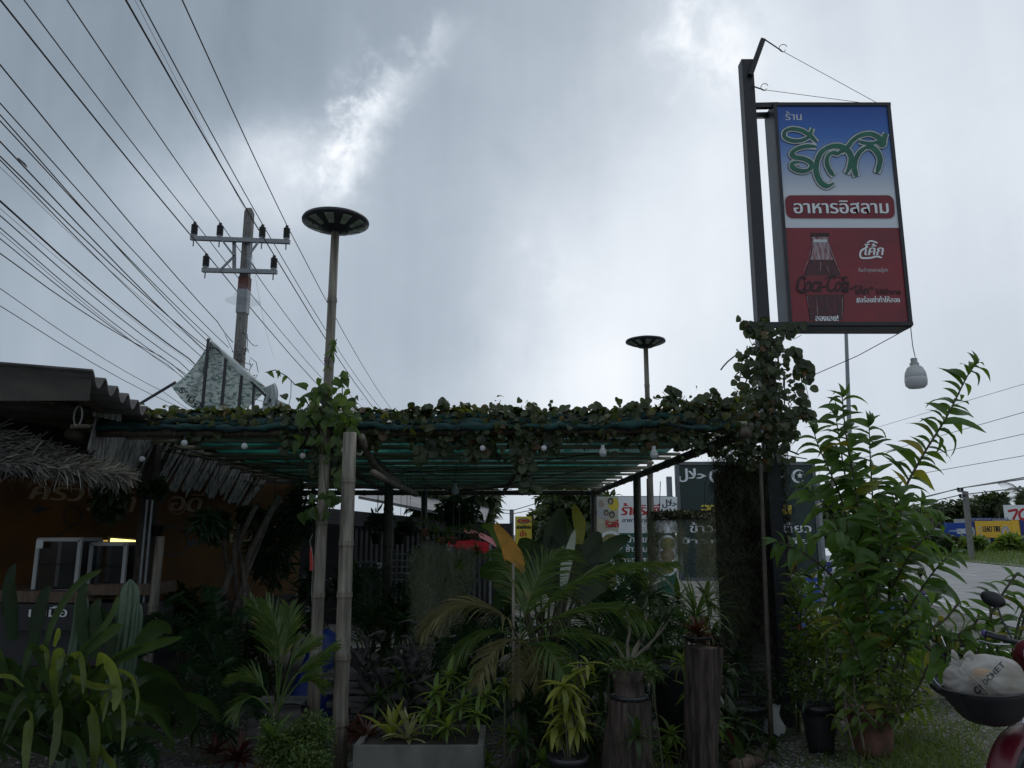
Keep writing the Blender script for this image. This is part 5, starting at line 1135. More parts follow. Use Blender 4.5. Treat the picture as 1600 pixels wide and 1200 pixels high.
# big dark green sign
gs = T('green_signboard', 'large dark green halal food signboard behind the mossy column', 'sign', P(1170, 900, 14)); A3, B3 = P(1059, 835, 14.2), P(1282, 835, 14.2)
pG = Panel((0, 14.2, 0), (1, 0, 0), (0, -1, 0), gs); a, b, c, d = pG.hit(1061, 905), pG.hit(1283, 905), pG.hit(1272, 727), pG.hit(1058, 724); b.x = c.x = pG.hit(1276, 800).x; a.x = d.x; a.z = b.z; c.z = d.z
MB().extr([a, b, c, d], (0, .1, 0)).build('board', 'dgreen', gs)
for q0, q1 in ((a, d), (b, c), (d, c), (a, b)): MB().beam(q0+Vector((0, .05, 0)), q1+Vector((0, .05, 0)), .06, .14, (0, 1, 0)).build('frame', 'metalgrey', gs)
for xx in (a.x-.12, b.x+.12): MB().box((xx, 14.4, 1.3), (.09, .09, 2.7)).build('post', 'galv', gs)
pG.text('\uFEDD\uFEFC\uFEA3', 1060, 732, 1102, 753, 'whiteprint', 2, .012); pG.text('\uFEDD\uFEFC\uFEA3', 1180, 734, 1224, 753, 'whiteprint', 2, .012)
def moon(cx, cy, r):
    mb = MB(); n = 20; o = []
    for i in range(n+1): a_ = math.radians(40+280*i/n); o.append((cx+r*math.cos(a_), cy-r*math.sin(a_)))
    for i in range(n+1): a_ = math.radians(320-280*i/n); o.append((cx+r*.22+r*.80*math.cos(a_*1.0), cy-r*.80*math.sin(a_)))
    h = len(o)//2; mb = MB(); q = [pG.lift(pG.hit(*p), 2) for p in o]
    for i in range(n): mb.quad(q[i], q[i+1], q[2*n-i], q[2*n+1-i])
    mb.build('crescent', 'whiteprint', gs)
    st = []; 
    for i in range(10): a_ = math.radians(90+36*i); rr_ = r*(.5 if i % 2 == 0 else .2); st.append((cx+r*.25+rr_*math.cos(a_), cy-r*.1-rr_*math.sin(a_)))
    c0 = (cx+r*.25, cy-r*.1); mb = MB(); cq = pG.lift(pG.hit(*c0), 2.6)
    for i in range(10): mb.quad(cq, pG.lift(pG.hit(*st[i]), 2.6), pG.lift(pG.hit(*st[(i+1) % 10]), 2.6))
    mb.build('star', 'whiteprint', gs)
moon(1247, 744, 10.5); moon(1118, 744, 10.5)
pG.text('อาหารอิสลาม', 1097, 785, 1235, 804, 'yellow', 2, .02); pG.text('ข้าวแกง ก๋วยเตี๋ยว', 1078, 816, 1267, 832, 'whiteprint', 2, .006); pG.text('ข้าวหมก ซุป เตี๊ยะ', 1064, 840, 1276, 852, 'whiteprint', 2, .006)
# blue roadside sign box and stall
bl = T('blue_sign_box', 'blue shop sign box with green and white logo standing low beyond the black post', 'sign', P(1258, 930, 12)); pb = Panel((0, 12, 0), (1, 0, 0), (0, -1, 0), bl)
slab(pb, 1228, 902, 1288, 1010, 'royal', -60, 0, 'board'); slab(pb, 1226, 898, 1292, 902.5, 'greypanel', -64, 4, 'cap')
for kk, (ex, mm) in enumerate(((4.2, 'ink'), (2.8, 'whiteprint'), (0, 'logogreen'))):
    for j, pts in enumerate(([(1246, 920), (1252, 913), (1260, 912), (1266, 918), (1257, 918)], [(1270, 912), (1268, 922), (1262, 917)], [(1244, 932), (1248, 922), (1254, 920)], [(1254, 921), (1262, 924), (1264, 934)])): pb.stroke(pts, 3.6+ex, mm, 2+kk+.2*j, 'logo', ex == 0)
pb.text('ร้านริสกี', 1234, 940, 1284, 958, 'whiteprint', 2, .004)
st = T('white_stall', 'white slatted roadside stall with navy signs behind the tall shrub', 'stall', P(1320, 930, 14.5)); p5 = Panel((0, 14.5, 0), (1, 0, 0), (0, -1, 0), st)
for i in range(9): slab(p5, 1300, 884+i*6.4, 1345, 889.6+i*6.4, 'whiteprint', -8, 0, 'slat')
a, b = p5.hit(1300, 884), p5.hit(1350, 884); MB().box(((a.x+b.x)/2, 15.2, a.z/2), (b.x-a.x, 1.3, a.z)).build('body', 'greypanel', st); slab(p5, 1286, 896, 1303, 910, 'navy', 4, 8, 'sign'); slab(p5, 1286, 878, 1300, 893, 'navy', 4, 8, 'sign'); p5.text('IN', 1289, 898, 1297, 902, 'whiteprint', 9, .003)
MB().extr([p5.hit(1282, 868), p5.hit(1360, 868), p5.hit(1352, 876), p5.hit(1290, 876)], (0, 1.6, .1)).build('roof', 'whiteprint', st)
# ================================================================== PLANTS
def potm(t, c, r, h, m='terracotta', rim=True, soil=True):
    c = Vector(c); pr = [(r*.62, 0), (r*.7, h*.2), (r*.88, h*.75), (r*.93, h*.88)]
    if rim: pr += [(r*1.02, h*.88), (r*1.03, h), (r*.9, h), (r*.88, h*.93)]
    MB().lathe(c, pr, 28).build('pot', m, t, True)
    if soil: MB().lathe(c+Vector((0, 0, h*.9)), [(r*.88, 0), (.001, .015)], 20).build('soil', 'soil', t)
def crv(pts, n=8):
    """smooth 3D curve through points"""
    pts = [Vector(p) for p in pts]; o = []; k = len(pts)
    for i in range(k-1):
        p0, p1, p2, p3 = pts[max(0, i-1)], pts[i], pts[i+1], pts[min(k-1, i+2)]
        for j in range(n):
            t = j/n; o.append(.5*((2*p1)+(p2-p0)*t+(2*p0-5*p1+4*p2-p3)*t*t+(3*p1-p0-3*p2+p3)*t**3))
    o.append(pts[-1]); return o
def frond(t, pts, Y, ln, nl, matk='leaf_palm', w=.018, droop=.45, sweep=.75, rr=None, rach=.006, start=.15, dz=0):
    """pinnate frond: pixel points (x,y[,dY]) along the rachis, leaflet length ln"""
    rr = rr or random.Random(int(pts[0][0]*7+pts[-1][1])); c = crv([P(p[0], p[1], Y+(p[2] if len(p) > 2 else 0)) for p in pts], 8); k = len(c); mb = MB()
    mb.tube(c, [rach*(1.2-i/k) for i in range(k)], 5)
    for i in range(nl):
        f = start+(1-start)*i/nl; j = min(k-2, int(f*(k-1))); p = c[j].lerp(c[j+1], f*(k-1)-j); d = (c[j+1]-c[j]).normalized()
        s = d.cross(Vector((0, -.35, 1))).normalized(); sc = ln*(math.sin(pi*min(1, .18+f*.78))**.6)
        for sg in (-1, 1):
            e = (d*sweep+s*sg*(1-f*.45)+Vector((rr.gauss(0, .07), rr.gauss(0, .12), rr.gauss(0, .07)))).normalized(); q = p.copy(); l_ = sc*rr.uniform(.85, 1.1); prev = None; sd_ = e.cross(Vector((rr.gauss(0, .3), 1, .3))).normalized()
            for m_ in range(5):
                ww = w*(1, 1.15, .95, .6, .06)[m_]*.5; a, b = q-sd_*ww, q+sd_*ww
                if prev: mb.quad(prev[0], prev[1], b, a)
                prev = (a, b); q = q+e*l_/4; e = (e+Vector((0, 0, -droop*.35))).normalized()
    return mb.build('frond', matk, t)
def strapleaf(t, pts, w, matk, name='leaf', fold=.2, Y=None, taper=.75):
    """own-shaped strap leaf through points (px,py,Y), width in metres"""
    c = crv([P(*p) if len(p) == 3 else P(p[0], p[1], Y) for p in pts], 4); k = len(c); mb = MB()
    for i, p in enumerate(c):
        d = (c[min(i+1, k-1)]-c[max(i-1, 0)]).normalized(); s = d.cross(Vector((.15, 1, .2))); s = s.normalized() if s.length > .05 else Vector((1, 0, 0)); f = i/(k-1)
        h = w/2*(.55+.45*min(1, f*3))*(1 if f < taper else max(.04, ((1-f)/(1-taper))**.6)); nn_ = d.cross(s)
        mb.v += [tuple(p-s*h+nn_*h*fold), tuple(p), tuple(p+s*h+nn_*h*fold)]
        if i: b = (i-1)*3; mb.face((b, b+1, b+4, b+3)); mb.face((b+1, b+2, b+5, b+4))
    return mb.build(name, matk, t, True)
def whorl(c, n, ln, rr, el=(.1, 1.2), jit=.3):
    out = []
    for i in range(n):
        a = i*2.4+rr.uniform(-jit, jit); e = el[0]+(el[1]-el[0])*(i/n)+rr.uniform(-.15, .15)
        out.append(LM(Vector(c)+Vector((0, 0, .02*i/n)), (math.cos(a)*math.cos(e), math.sin(a)*math.cos(e), math.sin(e)), ln*rr.uniform(.75, 1.15), None))
    return out
def stemleaves(pts, step, ln, rr, droop=-.1, spread=.9, alt=True, w=1.0, tipup=.4):
    """leaves set two-ranked along a stem"""
    out = []; c = crv(pts, 6); acc = 0; sgn = 1; tot = sum((c[i+1]-c[i]).length for i in range(len(c)-1)); run = 0
    for i in range(len(c)-1):
        sl_ = (c[i+1]-c[i]).length; d = (c[i+1]-c[i]).normalized()
        while acc < sl_:
            p = c[i].lerp(c[i+1], acc/sl_); f = (run+acc)/tot; s = d.cross(Vector((rr.gauss(0, .25), 1, rr.gauss(0, .25)))).normalized()
            dir_ = d*(.18+tipup*f*.6)+s*sgn*spread+Vector((0, rr.gauss(-.1, .4), droop+.22+rr.gauss(0, .1)))
            out.append(LM(p, dir_, ln*rr.uniform(.6, 1.2)*(1 if f < .85 else 1.15-f*.35), (rr.gauss(0, .45), -.55+rr.gauss(0, .35), 1), w=w*rr.uniform(.75, 1.2))); sgn = -sgn; acc += step*rr.uniform(.8, 1.2)
        acc -= sl_; run += sl_
    return out
def pt3(l, Y): return [P(p[0], p[1], Y+(p[2] if len(p) > 2 else 0)) for p in l]

# ---- tall shrub at the right in its terracotta pot
rr = random.Random(12); base = P(1368, 1215, 6.1); base.z = 0
sh1 = T('tall_shrub', 'tall shrub with long drooping green leaves rising against the sky in a terracotta pot', 'shrub', base); potm(sh1, (base.x, base.y, 0), .19, .36)
ST = [[(1372, 1150), (1350, 1010), (1352, 880), (1336, 760), (1322, 680), (1316, 620)], [(1372, 1150), (1388, 980), (1392, 870), (1408, 780), (1440, 715), (1480, 650), (1510, 590), (1524, 570)],
      [(1362, 900), (1364, 800), (1360, 720), (1358, 665)], [(1345, 900), (1318, 790, .1), (1298, 740), (1280, 700), (1272, 676)], [(1350, 960), (1300, 900, -.1), (1262, 868, -.2), (1232, 852, -.3), (1215, 848, -.3)],
      [(1388, 930), (1420, 870, -.2), (1450, 835, -.3), (1470, 815, -.3)], [(1390, 1000), (1440, 920, -.2), (1470, 880, -.3), (1490, 865, -.3)], [(1350, 860, .2), (1310, 810, .2), (1280, 780, .2), (1262, 765, .2)],
      [(1336, 820, .2), (1320, 740, .2), (1312, 690, .2), (1306, 650, .2)], [(1380, 880, -.3), (1400, 830, -.4), (1408, 800, -.4), (1400, 775, -.4)], [(1386, 1080), (1420, 1000, .2), (1440, 960, .3), (1460, 940, .3)], [(1362, 1060), (1320, 980), (1290, 930, .1), (1268, 905, .1)],
      [(1370, 960, -.2), (1372, 900, -.3), (1378, 850, -.4), (1374, 800, -.4)], [(1360, 1100), (1345, 1040, -.2), (1330, 990, -.3)], [(1388, 900), (1398, 850), (1402, 810), (1394, 770)], [(1352, 900), (1336, 850, -.2), (1312, 830, -.3), (1290, 835, -.3)], [(1395, 1010, -.1), (1430, 970, -.3), (1462, 985, -.4)], [(1366, 1000), (1352, 940, -.3), (1340, 900, -.4), (1336, 870, -.4)], [(1392, 930, .2), (1424, 850, .2), (1436, 810, .2), (1440, 786, .2)]]
Lv = []
for i, s in enumerate(ST):
    c = pt3(s, 6.05); MB().tube(crv(c, 5), [.016*(1-.75*k/(5*(len(c)-1))) if i < 2 else .009*(1-.6*k/(5*(len(c)-1))) for k in range(5*(len(c)-1)+1)], 6).build('stem', 'stem', sh1, True)
    lv = stemleaves(c, .034 if i > 1 else .028, .265 if i not in (4,) else .2, rr, -.05)
    lv = [m for k_i, m in enumerate(lv) if rr.random() > .07]
    if i < 3: lv = [m for m in lv if m.translation.z > P(0, 980, 6).z]
    Lv += lv
    tip = c[-1]; d = (c[-1]-c[-2]).normalized()
    for k in range(5): Lv.append(LM(tip, d+Vector((rr.gauss(0, .6), rr.gauss(0, .4), .1)), .13, (0, -.5, 1)))
leaves(sh1, Lv, 'shrub', 'leaf_shrub', 300)
# lower reddish green growth of the shrub
Lv = []
for s in ([(1400, 1130), (1410, 1050), (1420, 990), (1408, 940)], [(1385, 1130), (1392, 1080), (1400, 1040), (1415, 1010)], [(1360, 1130), (1340, 1080), (1300, 1050), (1275, 1040)], [(1370, 1140), (1430, 1080), (1450, 1040), (1462, 1030)], [(1380, 1110), (1372, 1060), (1380, 1010), (1372, 970)], [(1350, 1130), (1320, 1090), (1310, 1050)], [(1395, 1120), (1440, 1100), (1455, 1110)], [(1340, 1140), (1310, 1120), (1300, 1130)]):
    c = pt3(s, 5.9); MB().tube(crv(c, 4), .007, 5).build('stem', 'stem', sh1, True); Lv += stemleaves(c, .034, .15, rr, -.15)
joined('foliage', Lv, 'shrub', 'leaf_hedge', sh1)
# second shrub at the right border
s2 = T('leafy_shrub', 'leafy shrub beside the scooter mirror at the right border of the photo', 'shrub', (*P(1520, 1060, 5.6).xy, 0)); Lv = []
for s in ([(1440, 1060), (1458, 1000), (1480, 965), (1500, 940)], [(1520, 1080), (1540, 1000), (1560, 940), (1590, 895)], [(1480, 1060), (1500, 1000), (1520, 980), (1530, 960)], [(1560, 1050), (1590, 980), (1610, 930)], [(1500, 1070), (1460, 1020), (1440, 990)], [(1570, 1000), (1548, 960), (1552, 930)], [(1600, 1000), (1605, 940), (1600, 900)], [(1480, 1070), (1520, 1030), (1560, 1010)], [(1450, 1060), (1480, 1010), (1512, 1000)]):
    s = [(1566+rr.uniform(0, 40), 1085)]+list(s[1:]); c = pt3(s, 5.6); c0 = Vector((c[0].x, 5.6, 0)); MB().tube(crv([c0]+c, 5), .009, 6).build('stem', 'stem', s2, True); Lv += stemleaves(c, .04, .19, rr, -.05)
leaves(s2, Lv, 'shrub', 'leaf_shrub', 260)
# hedge behind
hd = T('small_leaved_bush', 'bright small leaved bush right of the black sign post, below the blue sign box', 'bush', (*P(1290, 1100, 7.2).xy, 0))
def bl_(l, Y): return [(P(x, y, Y+dy), (S_(rx, Y), S_(rx, Y)*.7, S_(ry, Y))) for x, y, rx, ry, dy in l]
Lv = blobleaves(bl_([(1260, 980, 34, 46, 0), (1262, 1050, 30, 50, 0), (1310, 1000, 40, 50, .2), (1330, 1060, 50, 50, .3), (1400, 1020, 45, 50, .3), (1420, 1070, 30, 40, .1), (1250, 925, 18, 26, 0), (1345, 985, 40, 40, .5), (1260, 1100, 20, 30, 0)], 6.6), 4800, .055, rr)
leaves(hd, Lv, 'small', 'leaf_hedge', 120); 
for i in range(10): x = rr.uniform(1240, 1420); c = P(x, 980, 7.2); MB().tube([(c.x, 7.2, 0), (c.x+rr.gauss(0, .03), 7.2, .5), c], .009, 5).build('stem', 'stem', hd)
# sprout bright
sp_ = T('bright_sapling', 'yellow green sapling shoots in front of the blue sign box', 'plant', (*P(1238, 1100, 6.7).xy, 0)); Lv = []
for s in ([(1240, 1080), (1238, 980), (1236, 930), (1234, 885)], [(1246, 1080), (1252, 990), (1250, 940), (1256, 905)], [(1300, 1060), (1310, 980), (1318, 920)], [(1270, 1060), (1278, 990), (1290, 960)]):
    c = pt3(s, 6.7); MB().tube([Vector((c[0].x, 6.7, 0))]+c, .006, 5).build('stem', 'stem', sp_); Lv += stemleaves(c, .05, .12, rr, .2)
leaves(sp_, Lv, 'shrub', 'leaf_bright', 120)
# dracaenas with whorled leaves
for lb, heads, Y, mk_, ln, pot in (('yellow green dracaena with broad whorled leaves in front of the tall shrub', [(1328, 975, .26), (1318, 1050, .14)], 5.9, 'leaf_bright', .26, 1),
                               ('young dracaena with upright leaves between the blue sign and the shrub', [(1308, 935, .2), (1290, 990, .18)], 6.4, 'leaf_bright', .22, 0)):
    x0, y0, _ = heads[0]; c = P(x0, y0, Y); t = T('dracaena', lb, 'potted plant', (c.x, c.y, 0)); Lv = []
    for hx, hy, l in heads:
        c = P(hx, hy, Y); MB().tube([(c.x+.03, Y, 0.1), (c.x-.01, Y, c.z*.5), c], .009, 6).build('stem', 'stemgrey', t); Lv += whorl(c, 16, l, rr, (-.7, 1.3))
    leaves(t, Lv, 'drac', mk_, 60)
# cluster of bare stems in the pot
for i in range(9):
    x = rr.uniform(1330, 1395); a, b = P(x, 1145, 6.0), P(x+rr.uniform(-22, 22), rr.uniform(1010, 1060), 6.05); MB().tube([a, a.lerp(b, .5)+Vector((rr.gauss(0, .01), 0, 0)), b], rr.uniform(.006, .011), 6).build('stem', 'stemgrey', sh1)
MB().tube([P(1310, 1070, 5.8), P(1345, 1105, 5.8), P(1370, 1130, 5.8)], .004, 5).build('stem', 'stemgrey', sh1)
# black pots right of the sign post
for lb, x, yt, r, Y, m in (('low black pot just right of the black sign post, under a spreading dark plant', 1278, 1100, .14, 6.2, 'black'), ('small black pot under the mossy column', 1165, 1100, .16, 6.4, 'black'), ('dark pot left of the black sign post foot', 1205, 1112, .11, 6.7, 'black')):
    c = P(x, yt, Y); t = T('plant_pot', lb, 'pot', (c.x, Y, 0)); potm(t, (c.x, Y, 0), r, c.z, m)
    joined('foliage', blobleaves([((c.x, Y, c.z+.1), (r*1.2, r, .14))], 60, .12, rr), 'drac', 'leaf_dark', t)
t = T('white_sack', 'crumpled pale sack standing behind the foot of the black sign post', 'sack', P(1205, 1140, 6.5)); c = P(1206, 1115, 6.5)
MB().grid(lambda u, v: c+Vector(((.09+.02*math.sin(v*7))*math.cos(2*pi*u)*(1-.3*v), .07*math.sin(2*pi*u), .2*v-.14+.02*noise.noise(Vector((math.cos(2*pi*u)*2, math.sin(2*pi*u)*2, v*4))))), 24, 8).build('body', 'greypanel', t, True)
t = T('log', 'short sawn log lying at the bottom under the mossy column', 'log', P(1165, 1188, 5.6)); MB().tube([P(1148, 1200, 5.5), P(1165, 1190, 5.7), P(1186, 1186, 5.9)], [.05, .05, .048], 12).build('wood', 'brownwood', t, True)

# ---- mossy column and its moss
cl = T('mossy_column', 'tall stack of dark flat stones draped in grey Spanish moss beside the sign post', 'stone column', (*P(1168, 1000, 7.2).xy, 0)); c0 = P(1166, 900, 7.3)
z = 0.0; i = 0; Hc = P(1166, 735, 7.3).z; r3 = random.Random(2)
while z < Hc:
    h = r3.uniform(.022, .05); MB().box((c0.x+r3.uniform(-.03, .03), 7.3+r3.uniform(-.02, .02), z+h/2), (.27+r3.uniform(-.04, .05), .26, h-.006), Matrix.Rotation(r3.uniform(-.12, .12), 3, 'Z')).build('stone', 'slate', cl); z += h
moss('hanging_moss', cl, [(1114, 1155, 700, 1090, 6.95, .1, 1500, .09), (1150, 1195, 705, 840, 6.95, .08, 900, .09), (1150, 1190, 840, 1100, 6.95, .1, 500, .08), (1190, 1226, 690, 960, 7.15, .06, 700, .09), (1116, 1140, 800, 1100, 6.9, .08, 700, .07)], 'mosscol', .003)
mossdark = leafmat('dark_dried_moss', (.018, .02, .016), (.035, .036, .026), None, .1, .8, .1); M['mossdark'] = mossdark
MB().box((P(1168, 900, 7.5).x, 7.5, Hc/2), (.52, .12, Hc)).build('backing_panel', 'darkwood', cl)
moss('dry_vine_curtain', cl, [(1112, 1226, 690, 1090, 7.12, .07, 9000, .12)], 'mossdark', .006)
t = T('moss_curtain', 'narrow curtain of grey moss hanging right of the black sign post', 'hanging moss', P(1248, 930, 6.8)); moss('moss', t, [(1232, 1258, 900, 1190, 6.8, .05, 1300, .09)], 'mosscol', .003)
MB().tube([P(1244, 880, 6.8), P(1248, 1190, 6.8)], .012, 6).build('core_string', 'darkwood', t)
t = T('thin_bamboo_pole', 'thin brown bamboo pole leaning just left of the black sign post', 'bamboo pole', (*P(1208, 1200, 6.3).xy, 0)); mb = MB(); bamboo(mb, (P(1209, 1230, 6.3).x, 6.3, 0), P(1188, 725, 6.6), .022, .015, .4, 10); mb.build('pole', 'bamboodark', t, True)
t = T('hose_reel', 'round dark object hung on the right side of the black sign post', 'hook', P(1235, 935, 6.9)); MB().lathe(P(1235, 936, 6.88), [(.02, -.03), (.055, -.02), (.055, .02), (.02, .03)], 16, (0, 1, 0)).build('disc', 'black', t, True)
# moss frame hanging left of the column
t = T('hanging_moss_planter', 'hanging wooden frame grown over with moss and ferns before the menu sign', 'hanging planter', P(1065, 810, 8.2)); MB().beam(P(1018, 806, 8.2), P(1112, 804, 8.2), .1, .09).build('crossbar', 'darkwood', t)
moss('moss', t, [(1012, 1036, 800, 935, 8.2, .06, 2000, .09), (1050, 1066, 800, 900, 8.2, .05, 800, .09), (1088, 1116, 800, 930, 8.2, .06, 1600, .09), (1015, 1115, 798, 815, 8.2, .1, 700, .08)], 'moss', .0035)
leaves(t, blobleaves(bl_([(1062, 804, 26, 6, 0), (1040, 806, 22, 6, 0), (1090, 806, 22, 5, 0)], 8.15), 420, .045, rr), 'small', 'leaf_vine', 60)
for x in (1030, 1100): MB().tube([P(x, 804, 8.2), P(x+2, 752, 8.2)], .004, 4).build('cord', 'cable', t)
# moss curtain at the centre left with clay pots
t = T('moss_curtain', 'wide grey Spanish moss curtain hanging below the clay pots left of the paddle leaves', 'hanging moss', P(690, 900, 7.6)); MB().beam(P(655, 845, 7.6), P(735, 842, 7.6), .03, .03).build('rail', 'darkwood', t)
moss('moss', t, [(650, 668, 850, 1040, 7.6, .10, 1500, .09), (664, 684, 840, 1075, 7.55, .12, 1900, .10), (682, 700, 846, 1100, 7.6, .10, 1500, .09), (696, 714, 852, 985, 7.65, .10, 1100, .09), (712, 724, 848, 1030, 7.6, .08, 500, .08), (722, 742, 850, 940, 7.7, .08, 700, .08), (658, 676, 1030, 1140, 7.5, .1, 500, .09), (640, 656, 862, 950, 7.6, .08, 300, .08)], 'moss', .003)
for x in (664, 728): MB().tube([P(x, 845, 7.6), P(x, 764, 7.6)], .004, 4).build('cord', 'cable', t)
for i, (x, y, r) in enumerate(((664, 832, 7), (691, 845, 7), (708, 845, 7), (741, 838, 7))):
    c = P(x, y+6, 7.4); t = T('clay_pot', ('leftmost small', 'second small', 'third small', 'rightmost small')[i]+' terracotta orchid pot on the moss curtain rail', 'pot', c, 'orchid pots on the rail'); u = S_(r, 7.4)
    MB().lathe(c, [(u*.6, 0), (u*.95, u*1.3), (u*1.08, u*1.3), (u*1.08, u*1.6), (u*.8, u*1.6)], 18).build('bowl', 'terracotta', t, True)
    leaves(t, blobleaves([((c.x, c.y, c.z+u*2.3), (u*2.1, u*1.5, u*1.6))], 90, .055, rr), 'drac', 'leaf_palm' if i != 1 else 'leaf_bright', 26)
    MB().tube([c+Vector((0, 0, u*1.6)), (c.x, c.y, 2.38)], .002, 4).build('wire', 'cablethin', t)
t = T('pink_orchid', 'small pink orchid flower under the clay pots on the moss rail', 'flower', P(700, 855, 7.35)); joined('petals', [LM(P(700+rr.uniform(-2, 2), 855+rr.uniform(-2, 2), 7.35), (rr.gauss(0, 1), -.3, rr.gauss(0, 1)), .03) for k in range(8)], 'small', 'leaf_white', t); MB().tube([P(700, 852, 7.4), P(702, 842, 7.42)], .002, 4).build('stem', 'stem', t)
for lb, x, y, Y, mk_, ln, n in (('yellow green orchid clump hanging on the moss column left of the paddle leaves', 717, 884, 7.2, 'leaf_bright', .12, 14), ('grey green orchid clump below the pink awning', 745, 862, 7.4, 'leaf_palm', .09, 30)):
    c = P(x, y, Y); t = T('orchid_clump', lb, 'orchid', c); leaves(t, whorl(c, n, ln, rr, (-.6, 1.2)), 'drac', mk_, 40); MB().tube([c, (c.x, c.y, 2.38)], .002, 4).build('wire', 'cablethin', t)
# hanging baskets under the pergola (dark)
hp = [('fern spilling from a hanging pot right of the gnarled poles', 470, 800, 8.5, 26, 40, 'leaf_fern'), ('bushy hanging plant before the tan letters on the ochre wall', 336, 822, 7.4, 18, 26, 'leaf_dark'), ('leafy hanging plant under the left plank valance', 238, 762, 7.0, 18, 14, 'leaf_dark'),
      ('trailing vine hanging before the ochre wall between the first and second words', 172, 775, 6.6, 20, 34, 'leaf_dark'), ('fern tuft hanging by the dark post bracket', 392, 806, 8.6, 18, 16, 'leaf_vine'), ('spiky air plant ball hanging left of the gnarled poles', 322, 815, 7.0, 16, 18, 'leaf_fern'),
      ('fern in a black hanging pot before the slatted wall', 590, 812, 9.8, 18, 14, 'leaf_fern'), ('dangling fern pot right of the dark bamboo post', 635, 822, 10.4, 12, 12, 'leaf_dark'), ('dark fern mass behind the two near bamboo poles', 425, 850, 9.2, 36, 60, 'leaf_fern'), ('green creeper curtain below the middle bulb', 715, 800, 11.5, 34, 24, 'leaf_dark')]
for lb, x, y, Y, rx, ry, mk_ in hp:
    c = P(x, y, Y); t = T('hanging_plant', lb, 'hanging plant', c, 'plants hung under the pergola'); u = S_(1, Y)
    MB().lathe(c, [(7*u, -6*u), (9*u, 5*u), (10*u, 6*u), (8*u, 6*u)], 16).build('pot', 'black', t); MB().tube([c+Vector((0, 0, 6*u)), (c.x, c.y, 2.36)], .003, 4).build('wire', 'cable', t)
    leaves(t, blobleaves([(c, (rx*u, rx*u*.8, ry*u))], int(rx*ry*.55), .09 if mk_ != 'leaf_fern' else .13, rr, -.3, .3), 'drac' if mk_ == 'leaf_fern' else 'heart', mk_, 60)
for i, (lb, x, y) in enumerate((('black hanging pot low beside the pale bamboo post', 246, 829), ('small black pot hanging before the slatted wall', 588, 842), ('black hanging pot right of the dark bamboo post', 640, 829), ('black cylinder pot hanging below the one beside the dark bamboo post', 625, 842))):
    Y = 7.0 if i == 0 else 10; c = P(x, y, Y); u = S_(1, Y); t = T('hanging_pot', lb, 'pot', c); MB().lathe(c, [(6*u, -8*u), (9*u, 7*u), (10*u, 7*u), (10*u, 9*u), (8*u, 9*u)], 16).build('bowl', 'black', t, True); MB().tube([c+Vector((0, 0, 8*u)), (c.x, c.y, 2.36)], .0025, 4).build('wire', 'cable', t)

# ---- big paddle leaves (heliconia / canna)
pd = T('paddle_leaf_plant', 'large paddle leaved plant with one orange withered leaf under the pergola', 'plant', (*P(850, 1000, 7.4).xy, 0))
def paddle(pts, wpx, mk_, Y=7.3, stem=True):
    Y = {'leaf_orange': 6.45, 'leaf_white': 6.8, 'leaf_bright': 7.1}.get(mk_, Y)
    Y -= .5; c = [P(x, y, Y) for x, y in pts]; strapleaf(pd, [(x, y, Y+.05*i) for i, (x, y) in enumerate(pts)], S_(wpx*1.2, Y), mk_, 'leaf', .12, taper=.35)
    if stem: b = P(850+(pts[0][0]-850)*.35, 1010, Y+.1); MB().tube([(b.x, b.y, 0), b, c[0]], [.016, .014, .008], 6).build('leaf_stalk', 'stem', pd)
for pts, w, mk_ in (([(812, 898), (804, 874), (790, 844), (772, 818)], 27, 'leaf_orange'), ([(800, 880), (786, 850), (768, 826), (752, 822)], 18, 'leaf_bright'), ([(798, 868), (784, 838), (776, 815)], 12, 'leaf_yellow'), ([(845, 930), (838, 895), (828, 865), (812, 842)], 56, 'leaf_strap'), ([(870, 935), (872, 880), (868, 830), (880, 795)], 44, 'leaf_strap'),
                    ([(880, 920), (885, 880), (893, 850), (898, 828)], 15, 'leaf_white'), ([(900, 925), (915, 880), (930, 845), (940, 835)], 34, 'leaf_dark'), ([(905, 850), (906, 820), (900, 800), (896, 788)], 17, 'leaf_bright'), ([(820, 930), (795, 905), (770, 892), (750, 900)], 44, 'leaf_strap'), ([(860, 925), (855, 880), (850, 850), (846, 838)], 50, 'leaf_dark'),
                    ([(900, 930), (920, 890), (960, 850), (985, 840)], 30, 'leaf_dark'), ([(835, 940), (815, 920), (790, 930), (772, 950)], 40, 'leaf_dark'), ([(905, 935), (930, 905), (950, 895), (960, 900)], 40, 'leaf_strap'), ([(880, 930), (890, 880), (880, 830), (878, 805)], 40, 'leaf_strap'), ([(900, 850), (905, 830), (906, 812)], 5, 'leaf_yellow')): paddle(pts, w, mk_)
